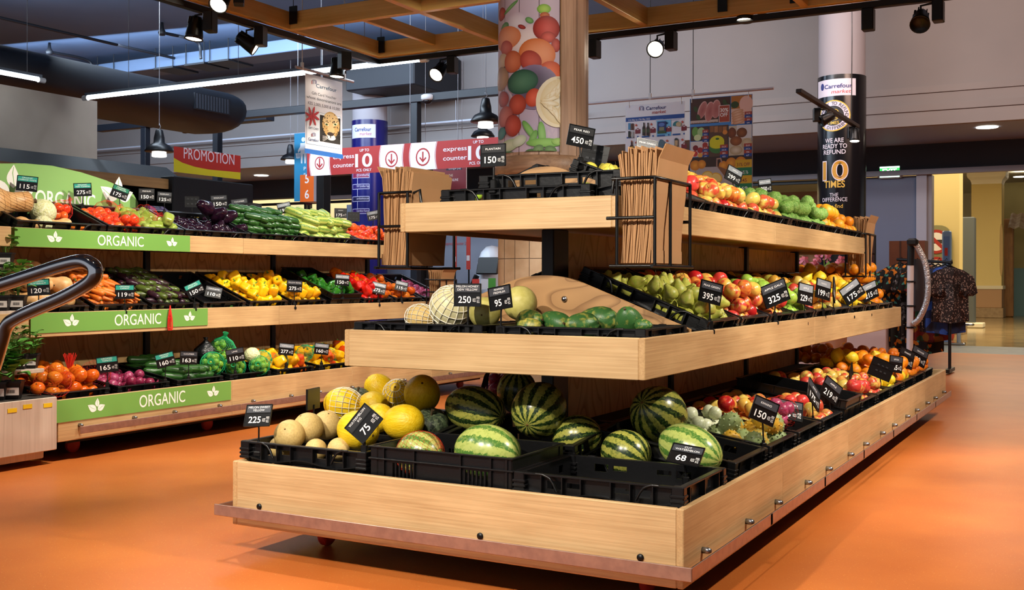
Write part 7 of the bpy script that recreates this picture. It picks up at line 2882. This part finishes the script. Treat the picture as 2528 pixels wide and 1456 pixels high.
# ================================================================ exit side, tills and mall
p = at(2198, 425, Y=17.68)
t = thing('exit_sign', 'lit green and white exit sign on the blue-grey wall', 'exit sign', loc=p)
b = MB()
w_, h_ = .185, .10
b.bbox((-w_, -.06, -h_), (w_, .02, h_), M('exit_housing', 'B8BEC2', .4), .03)
b.build('housing', t)
b = MB()
EXI = printmat('exit_panel_glow', .4, 2.2)
b.rect(-w_ * .8, -h_ * .82, w_ * .8, h_ * .85, 'C8F0DC', EXI, 1)
b.rect(-w_ * .8, -h_ * .40, w_ * .8, h_ * .60, '2FA04A', EXI, 2)
b.text('EXIT', 0, -h_ * .22, .068, 'F0FFF6', EXI, 3, off=.03, w=w_ * 1.15)
link('lit_panel', b.mesh('lit_panel'), t, loc=(0, -.062, 0))
# recessed lights
for i, (px, py, lab) in enumerate(((2437, 314, 'recessed downlight in the soffit at the upper right'), (645, 433, 'recessed downlight in the soffit right of the promotion sign'))):
    q = at(px, py, Z=3.185)
    b = MB()
    b.lathe([(.0, 0), (.11, 0), (.14, -.006), (.14, .003)], LENSD, 18)
    b.build('downlight', loc=q, label=lab, cat='downlight')
b_n = 0
for px, py in ((2405, 421), (2424, 433), (2470, 408), (2519, 436), (2485, 477), (2497, 486), (2418, 448)):
    q = at(px, py, Z=4.29 if px > 2460 and py < 450 else 4.44)
    b = MB()
    b.lathe([(0, 0), (.16, 0), (.2, -.01), (.2, .004)], LENSD, 14)
    b.build('mall_downlight', loc=q, label='round recessed downlight in the mall ceiling beyond the exit', cat='downlight', group='mall ceiling downlights')
# signs on the cream pier
pq = at(2312, 630, Y=23.98)
t = thing('prohibition_sign', 'oval plaque with two red prohibition signs on the cream pier', 'sign', loc=(pq.x, 23.97, pq.z))
b = MB()
b.prism([(.32 * math.copysign(abs(math.cos(g)) ** .7, math.cos(g)), .62 * math.copysign(abs(math.sin(g)) ** .5, math.sin(g))) for g in [2 * PI * k / 28 for k in range(28)]], 1, -.03, 0, M('olive_plaque', '8A8458', .5))
link('plaque', b.mesh('plaque'), t)
b = MB()
for z_ in (.28, -.28):
    b.oval(0, z_, .25, .25, 'A8301E', INK, 60)
    b.oval(0, z_, .19, .19, 'E8E0D0', INK, 61)
    b.rect(-.12, z_ - .04, .12, z_ + .04, '3A342E', INK, 62)
    b.shape([(-.18, z_ + .13), (-.13, z_ + .18), (.18, z_ - .13), (.13, z_ - .18)], 'A8301E', INK, 63)
link('pictogram', b.mesh('pictogram'), t, loc=(0, -.031, 0))
for px, py, lab in ((2366, 592, 'small oval bronze plaque on the edge of the cream pier'), (2472, 617, 'small oval bronze plaque on the cream mall column')):
    q = at(px, py, d=24.5 if px < 2400 else 31)
    b = MB()
    b.prism([(.045 * math.cos(g), .75 * math.copysign(abs(math.sin(g)) ** .6, math.sin(g))) for g in [2 * PI * k / 20 for k in range(20)]], 1, -.03, .03, M('bronze_plaque', '9A7E4A', .4))
    b.build('wall_plaque', loc=q, label=lab, cat='plaque')
# security gate and sanitiser post
q = at(2337, 850, Z=0)
t = thing('security_gate', 'blue and steel security gate post standing at the exit mat', 'gate post', loc=q)
k = (q - cam.location).length / FPX
BL = M('gate_blue', '7A9CC8', .3)
b = MB()
hh = (850 - 590) * k
b.bbox((-.075, -.04, .0), (.075, .04, hh), BL, .02)
b.build('gate_panel', t)
b = MB()
b.bbox((-.05, -.045, hh * .72), (.05, -.041, hh * .95), M('gate_print', '5A7FB8', .4), .002)
b.box((-.03, -.047, hh * .78), (.02, -.045, hh * .85), RUBBER)
b.build('printed_label', t)
b = MB()
b.bbox((-.3, -.12, 0), (.3, .12, .04), CHROME, .01)
b.tube([(-.28, -.1, .35), (.34, -.1, .35), (.42, 0, .35), (.34, .1, .35), (-.28, .1, .35)], .025, CHROME, 8, closed=True)
for x in (-.2, .2):
    b.bbox((x - .03, -.08, 0), (x + .03, .08, .34), CHROME, .01)
b.build('gate_base', t)
q = at(2318, 845, Z=0)
b = MB()
b.lathe([(.22, 0), (.24, .05), (.27, .62), (.29, .64), (.29, .68), (.25, .68), (.24, .1)], M('red_bin', 'B83220', .45), 18)
b.build('waste_bin', loc=(q.x - .1, q.y + 1.0, 0), label='red bin standing behind the clothes rail', cat='bin')
q = at(2378, 808, Z=0)
b = MB()
b.bbox((-.15, -.1, 0), (.25, .3, 2.6), M('grey_door_post', '4E5352', .5), .02)
b.bbox((-.4, -.2, 0), (.45, .35, .12), CREAM2, .02)
b.build('mall_door_post', loc=(q.x, q.y, 0), label='grey door post in the mall between the cream pier and the column', cat='post')
# mall shop front with tin awning and plants at far right
q = at(2500, 760, Z=0)
for nm, lab, fn in (('wooden_post', 'rough wooden post under the tin awning in the mall', lambda b: b.bbox((-.15, -.15, 0), (.15, .15, 3.0), wood('rough_post', '9A6A32', '6A441C', 2), .03)),):
    b = MB()
    fn(b)
    b.build(nm, loc=at(2489, 782, Z=0), label=lab, cat='post')
a = at(2492, 545, d=33)
b = MB()
vs, fs = [], []
for k in range(40):
    x = k * .06
    z_ = .03 * math.sin(k * 1.6)
    vs += [(x, -.6, z_ - .25), (x, .6, z_ + .25)]
fs = [(2 * k, 2 * k + 2, 2 * k + 3, 2 * k + 1) for k in range(39)]
b.add(vs, fs, M('rusty_tin', '8A7A66', .5, c2='6A4A32', scale=5))
b.build('tin_awning', loc=a, label='corrugated tin awning in the mall at the right edge', cat='awning')
b = MB()
b.box((-.5, 1.2, 0), (4, 1.4, 4.2), M('olive_wall', '8E8458', .7, c2='7A7048', scale=.6))
b.box((-.4, 1.1, 0), (4, 1.2, 1.5), M('teal_dado', '5A7A80', .6))
b.build('mall_shop_wall', loc=(at(2489, 782, Z=0).x, at(2489, 782, Z=0).y, 0), kind='structure')
for i, px in enumerate((2500, 2516, 2530)):
    q = at(px, 775, Z=0)
    t = thing('grass_pot', 'round dark pot with tall green grass by the mall wall, %s' % ('nearest the wooden post', 'second from the wooden post', 'third from the wooden post')[i], 'potted plant', loc=q)
    b = MB()
    b.lathe([(.18, 0), (.3, .2), (.32, .45), (.24, .7), (.2, .72)], POTM, 14)
    b.build('pot', t)
    rng = random.Random(i)
    b = MB()
    for k in range(26):
        g, e_ = rng.random() * 6.3, rng.uniform(.1, .3)
        x, y = .12 * math.cos(g), .12 * math.sin(g)
        b.add([(x - .03, y, .7), (x + .03, y, .7), (x * (1 + e_ * 4), y * (1 + e_ * 4), .7 + rng.uniform(.6, 1.1))], [(0, 1, 2)], LEAFM)
    b.build('foliage', t)

# ---- clothes rail and its garments
q = at(2275, 868, Z=.0)
rail = Vector((at(2285, 700, d=13.2).x, at(2285, 700, d=13.2).y, 0))
dd = 13.2
pp_ = lambda px, py, d=dd: at(px, py, d=d)
t = thing('clothes_rail', 'dark clothes rail hung with patterned shirts near the exit', 'clothes rail', loc=(rail.x, rail.y, 0))
T0 = Matrix.Translation((-rail.x, -rail.y, 0))
b = MB()
b.T = T0
b.tube([pp_(2215, 640, 13.6), pp_(2350, 648, 12.9)], .018, BLKMET, 8)
b.build('rail_bar', t)
for px, d in ((2222, 13.5), (2345, 12.95)):
    b = MB()
    b.T = T0
    top = pp_(px, 645, d)
    b.tube([top, (top.x, top.y, .05)], .018, BLKMET, 8)
    b.box((top.x - .03, top.y - .25, .02), (top.x + .03, top.y + .25, .06), BLKMET)
    b.build('rail_leg', t)


def fabric(name, base, cols, scale):
    if name in MATS:
        return MATS[name]
    m, nt_, bs = newmat(name)
    N, L = nt_.nodes, nt_.links
    tc = N.new('ShaderNodeTexCoord')
    v = N.new('ShaderNodeTexVoronoi')
    v.inputs['Scale'].default_value = scale
    L.new(tc.outputs['Object'], v.inputs['Vector'])
    rp = N.new('ShaderNodeValToRGB')
    rp.color_ramp.interpolation = 'CONSTANT'
    L.new(v.outputs['Color'], rp.inputs[0])
    els = rp.color_ramp.elements
    els[0].position, els[0].color = 0, (*hexc(base), 1)
    els[1].position, els[1].color = .52, (*hexc(cols[0]), 1)
    for i, c_ in enumerate(cols[1:]):
        e_ = els.new(.52 + .48 * (i + 1) / len(cols))
        e_.color = (*hexc(c_), 1)
    L.new(rp.outputs[0], bs.inputs['Base Color'])
    bs.inputs['Roughness'].default_value = .8
    MATS[name] = m
    return m


FAB = [fabric('black_orange_flower_cloth', '0B0C0E', ['0E1412', 'C9761A', '0C0D10', '3E8A80', '0E0E10'], 26), fabric('dark_swirl_cloth', '140E10', ['2A1C1E', '8A7A72', '1A1214', '3A2420'], 85), fabric('red_green_cloth', '6A1A18', ['1F4A34', '8A5A1A', '5A1414'], 14), fabric('blue_cloth', '16264E', ['1F4AA0', '14203A'], 12), fabric('black_white_cloth', '121214', ['55585E', '17181A', '8A8C90'], 34)]


def shirt(px, py, d, s, mt, label, dark=0, yaw=0.0, long=1.0):
    p = at(px, py, d=d)
    t = thing('hanging_shirt', label, 'shirt', loc=p)
    t.rotation_euler = (0, 0, yaw)
    prof = [(.05, 0), (.16, -.03), (.30, -.11), (.36, -.30), (.30, -.34), (.24, -.20), (.235, -.45), (.24, -.75 * long), (.0, -.78 * long)]
    b = MB()
    rng = random.Random(int(px * 7 + py))
    n = len(prof)
    for sgn in (1, -1):
        vs = []
        for i, (x, z_) in enumerate(prof):
            for e_ in range(5):
                f = e_ / 4
                xx = x * f * sgn
                vs.append((xx * s, (.045 + .03 * math.sin(f * 6 + i)) * s * (1 - f * .75) * 1, z_ * s if f else (z_ if i < 6 else z_) * s))
                vs.append((xx * s, -(.045 + .03 * math.sin(f * 5 + i * 1.3)) * s * (1 - f * .75), z_ * s))
        fs = []
        for i in range(n - 1):
            for e_ in range(4):
                for q_ in (0, 1):
                    a_ = (i * 5 + e_) * 2 + q_
                    fs.append((a_, a_ + 2, a_ + 12, a_ + 10))
        b.add(vs, fs, mt, True)
    b.build('shirt_body', t)
    b = MB()
    b.tube([(-.2 * s, 0, -.06 * s), (0, 0, .02 * s), (.2 * s, 0, -.06 * s)], .008, BLKMET, 6)
    b.tube([(0, 0, .02 * s), (0, 0, .07 * s), (.02, 0, .09 * s), (.03, 0, .075 * s)], .004, BLKMET, 5)
    b.build('hanger', t)


yw = R(70)
for i, (px, py, d, s_, f, lab, lg) in enumerate((
    (2222, 652, 13.6, 1.0, 0, 'black shirt with orange flowers at the left end of the clothes rail', 1.3), (2240, 654, 13.5, 1.0, 0, 'black and orange flowered shirt, second from the left on the clothes rail', 1.35), (2262, 655, 13.4, 1.0, 4, 'black and white patterned shirt behind the plastic wrapped tube', 1.2), (2283, 655, 13.3, 1.0, 0, 'black shirt with orange flowers right of the plastic wrapped tube', 1.4), (2300, 655, 13.2, 1.0, 2, 'red and green patterned shirt on the clothes rail', 1.2), (2316, 656, 13.1, 1.05, 1, 'dark brown swirl patterned shirt at the front of the clothes rail', 1.0), (2333, 657, 13.0, 1.05, 3, 'blue shirt showing behind the swirl patterned ones', 1.0), (2346, 660, 12.9, 1.0, 1, 'glittering dark shirt at the right end of the clothes rail', .85))):
    shirt(px, py, d, s_, FAB[f], lab, yaw=R(35 + 6 * (i % 3)), long=lg)
# vertical white post with black straps, grey sleeve and plastic wrapped tube before the rail
d = 11.6
t = thing('wrapped_post', 'white post with black straps and a clear plastic wrapped hose, beside the clothes rail', 'post', loc=at(2248, 860, d=d))
T0 = Matrix.Translation(-at(2248, 860, d=d))
b = MB()
b.T = T0
_f = at(2246, 855, d=d)
b.tube([at(2248, 655, d=d), _f, (_f.x, _f.y, 0)], .034, WHITE, 12)
b.build('white_post', t)
b = MB()
b.T = T0
b.tube([at(2249, 600, d=d), at(2248, 655, d=d)], .038, BLKMET, 12)
b.build('top_sleeve', t)
for py in (695, 755, 808):
    b = MB()
    b.T = T0
    b.tube([at(2247, py - 2, d=d), at(2247, py + 2, d=d)], .042, BLKMET, 12)
    b.box(at(2247, py - 1, d=d), at(2262, py + 2, d=d + .1), BLKMET)
    b.build('strap', t)
b = MB()
b.T = T0
b.tube([at(2264, 640, d=d + .1), at(2264, 768, d=d + .1)], .075, M('grey_sleeve', '3E3C40', .5), 12)
b.build('grey_sleeve', t)
b = MB()
b.T = T0
b.tube(smoothpath([at(2254, 595, d=d - .05), at(2266, 612, d=d - .05), at(2284, 650, d=d - .08), at(2291, 700, d=d - .1), at(2287, 745, d=d - .1), at(2270, 785, d=d - .08), at(2254, 800, d=d - .05)], 6), .03, M('clear_wrap', 'C8CCCE', .15, .6, bump=1.0, bscale=60), 10)
b.build('wrapped_hose', t)
b = MB()
b.T = T0
b.lathe([(0, 0)], BLKMET, 4) if False else None
a = at(2252, 600, d=d - .05)
b.bbox(a + Vector((-.05, -.05, -.03)), a + Vector((.06, .05, .05)), BLKMET, .02)
b.build('head_clamp', t)
# brown cardboard display behind
b = MB()
a, c_ = at(2195, 640, d=14.6), at(2290, 595, d=14.6)
b.box((a.x, a.y, .0), (c_.x, a.y + .3, c_.z), M('brown_display', '6A3A1E', .6, c2='5A3018', scale=3))
for f in (.3, .64):
    b.box((a.x + (c_.x - a.x) * f, a.y - .01, .0), (a.x + (c_.x - a.x) * f + .02, a.y, c_.z), M('brown_display_edge', '3E2010', .7))
b.build('display_rack', label='brown display rack behind the clothes rail', cat='display')
b = MB()
a, c_ = at(2133, 575, d=14), at(2160, 545, d=14)
b.box((a.x, a.y, a.z - 1.0), (c_.x, a.y + .04, c_.z), M('maroon_card', '2E1216', .5))
b.build('display_card', label='dark maroon card standing behind the far paper bag rack', cat='card')
# goods behind the far end: shelf with boxes, flowers
a = at(2170, 860, d=13.2)
t = thing('low_shelf', 'low shelf of boxed goods with a red price strip behind the far tangerines', 'shelf unit', loc=(a.x, a.y, 0))
b = MB()
b.bbox((-1.1, .2, 0), (.05, .55, .66), M('pinkish_shelf', 'B09C98', .5), .01)
b.build('shelf_body', t)
b = MB()
b.box((-1.1, .17, .60), (.05, .2, .68), M('red_strip', 'A82420', .5))
for k in range(9):
    b.box((-1.08 + k * .125, .165, .61), (-1.0 + k * .125, .17, .67), TAGM)
b.build('price_strip', t)
for k in range(8):
    b = MB()
    cc = ['D8D0D0', 'B83A30', 'C8C4D0', 'D8C8C0', 'E0DCE4', 'A83A3A', 'C4BCC4', 'D0C8C8'][k]
    b.bbox((a.x - 1.05 + k * .135, a.y + .22, .66), (a.x - .93 + k * .135, a.y + .4, .66 + .12 + .03 * (k % 3)), M('carton_' + 'abcdefgh'[k], cc, .5), .004)
    b.build('carton', label='small carton on the low shelf behind the far oranges', cat='carton', group='cartons on the low shelf')
a = at(2040, 690, d=12.5)
t = thing('flower_bucket', 'bucket of pink flowers behind the far oranges', 'flowers', loc=(a.x, a.y, 0))
b = MB()
b.lathe([(.2, 0), (.26, .8), (.28, .8), (.24, .75)], WHITE, 16)
b.build('bucket', t)
rng = random.Random(8)
b, b2 = MB(), MB()
for k in range(60):
    x, y, z_ = rng.uniform(-.5, .5), rng.uniform(-.2, .2), rng.uniform(.95, 1.45)
    for g in range(5):
        an = g * 2 * PI / 5 + k
        b.add([(x, y, z_), (x + .04 * math.cos(an - .5), y + .02, z_ + .04 * math.sin(an - .5)), (x + .055 * math.cos(an), y, z_ + .055 * math.sin(an)), (x + .04 * math.cos(an + .5), y - .02, z_ + .04 * math.sin(an + .5))], [(0, 1, 2, 3)], M('pink_petal', 'D88A9E', .6, c2='B85A74', scale=9))
    if k % 2:
        b2.tube([(x * .3, y * .3, .7), (x * .7, y * .7, z_ * .85), (x, y, z_)], .006, GREENST, 4)
        b2.add([(x, y - .02, z_ - .15), (x + .06, y - .03, z_ - .08), (x + .1, y - .02, z_ - .14), (x + .05, y - .03, z_ - .2)], [(0, 1, 2, 3)], LEAFM)
b.build('blossom', t)
b2.build('foliage', t)

# ---- shop displays seen through the far windows
for nm, x0, x1, z0, z1, c_, lab in (('window_poster', -5.6, -5.1, .9, 2.5, '1E2E44', 'dark blue poster in the shop window left of the black column'), ('window_panel', -5.02, -4.1, .3, 2.6, 'A87A4A', 'light wood panel in the shop window left of the black column'), ('window_screen', -7.3, -5.7, .6, 2.3, '9A98A2', 'pale grey panel in the shop window behind the hanging leaflets')):
    b = MB()
    b.box((x0, 18.5, z0), (x1, 18.56, z1), M(nm + '_surface', c_, .5))
    b.build(nm, label=lab, cat='panel')
b = MB()
b.text('BO', -5.28, 1.95, .10, 'D8DCE4', INK, 0, w=.17)
b.text('AR', -5.28, 1.78, .10, 'D8DCE4', INK, 0, w=.17)
o = link('window_lettering', b.mesh('window_lettering'), bpy.data.objects['window_poster'], loc=(0, 18.49, 0))

# ---- tills behind the left bags: counter, screen, white sheet, price strips
d = 12.8
a = at(1170, 720, d=d)
t = thing('till_counter', 'grey checkout till with stickers, seen under the near stand\'s top tier', 'checkout', loc=(a.x, a.y, 0))
b = MB()
b.bbox((-.6, 0, 0), (.62, .7, .95), M('till_grey', '7A828E', .5), .02)
b.build('counter_body', t)
b = MB()
b.tube([(-.12, .1, .95), (-.02, .1, 1.15)], .035, BLKMET, 8)
b.build('screen_arm', t)
b = MB()
b.T = Matrix.Rotation(R(-18), 4, 'X')
b.bbox((-.05, -.25, 1.15), (.24, -.21, 1.36), BLKMET, .01)
b.build('screen', t)
b = MB()
for x, z_, c_ in ((-.02, 1.05, 'C83A30'), (.10, 1.05, 'D8D8DC'), (.2, 1.06, '4E9A3A'), (.1, .88, '1F3A6E'), (.2, .86, 'D8D4D0'), (.08, .72, '14201A'), (.2, .72, 'B83A2E')):
    b.rect(x, z_ - .06, x + .1, z_ + .06, c_, INK, 1)
link('stickers', b.mesh('stickers'), t, loc=(0, -.01, 0))
for px, py0, py1 in ((1122, 590, 668), (1156, 586, 665)):
    e0, e1 = at(px, py0, d=d - .4), at(px, py1, d=d - .4)
    b = MB()
    b.box((e0.x - .025, e0.y, e1.z), (e0.x + .025, e0.y + .01, e0.z + .1), M('red_label_strip', 'C2443A', .5))
    b.box((e0.x - .008, e0.y + .01, 0), (e0.x + .008, e0.y + .02, e0.z), BLKMET)
    b.box((e0.x - .02, e0.y - .002, e1.z + .1), (e0.x + .02, e0.y, e1.z + .16), WHITE)
    b.build('label_strip', label='vertical red label strip at the till, %s one' % ('left' if px < 1140 else 'right'), cat='label strip')
a = at(1214, 655, d=d + .3)
b = MB()
b.lathe([(.0, .24), (.07, .225), (.13, .16), (.17, .03), (.18, -.15), (.17, -.35), (.16, -.55)], M('white_plastic', 'DDE4EE', .35, bump=1.0, bscale=7), 22, 9, .05)
b.build('plastic_cover', loc=a, label='crumpled white plastic cover bulging behind the till', cat='plastic sheet')
b = MB()
a = at(1160, 640, Y=15.2)
b.box((a.x - 2.5, 15.2, 0), (a.x + 3.0, 15.35, 2.4), M('till_back_wall', '76808E', .5, c2='626C7C', scale=1))
b.build('till_partition', kind='structure')
a = at(1125, 604, Y=15.15)
b = MB()
b.text('express counter 2021', 0, 0, .05, 'A8444A', INK, 1, w=.5)
link('partition_lettering', b.mesh('partition_lettering'), bpy.data.objects['till_partition'], loc=(a.x, 15.19, a.z))
# vase-like dark red bundle and green tips under the middle tier, left slope of the near stand
a = at(1232, 948, Y=4.7)
net_bag(at(1237, 955, Y=4.75), .09, 'red_onion', 9, 'red net bag behind the watermelons beside the tilted card', 'net bag', NET_R, 9, d=(.2, 0, 1))
heap(frame(Vector((GCX - .5, 5.3, .42)), Vector((0, -1, 0)), Vector((1, 0, 0)), Vector((0, 0, 1))), 1.3, .5, 60, 'red_onion', 'dark red onion on the hidden left slope of the near stand', 'onion', 'red onions on the hidden left slope', 77, th=0, wall=.1)
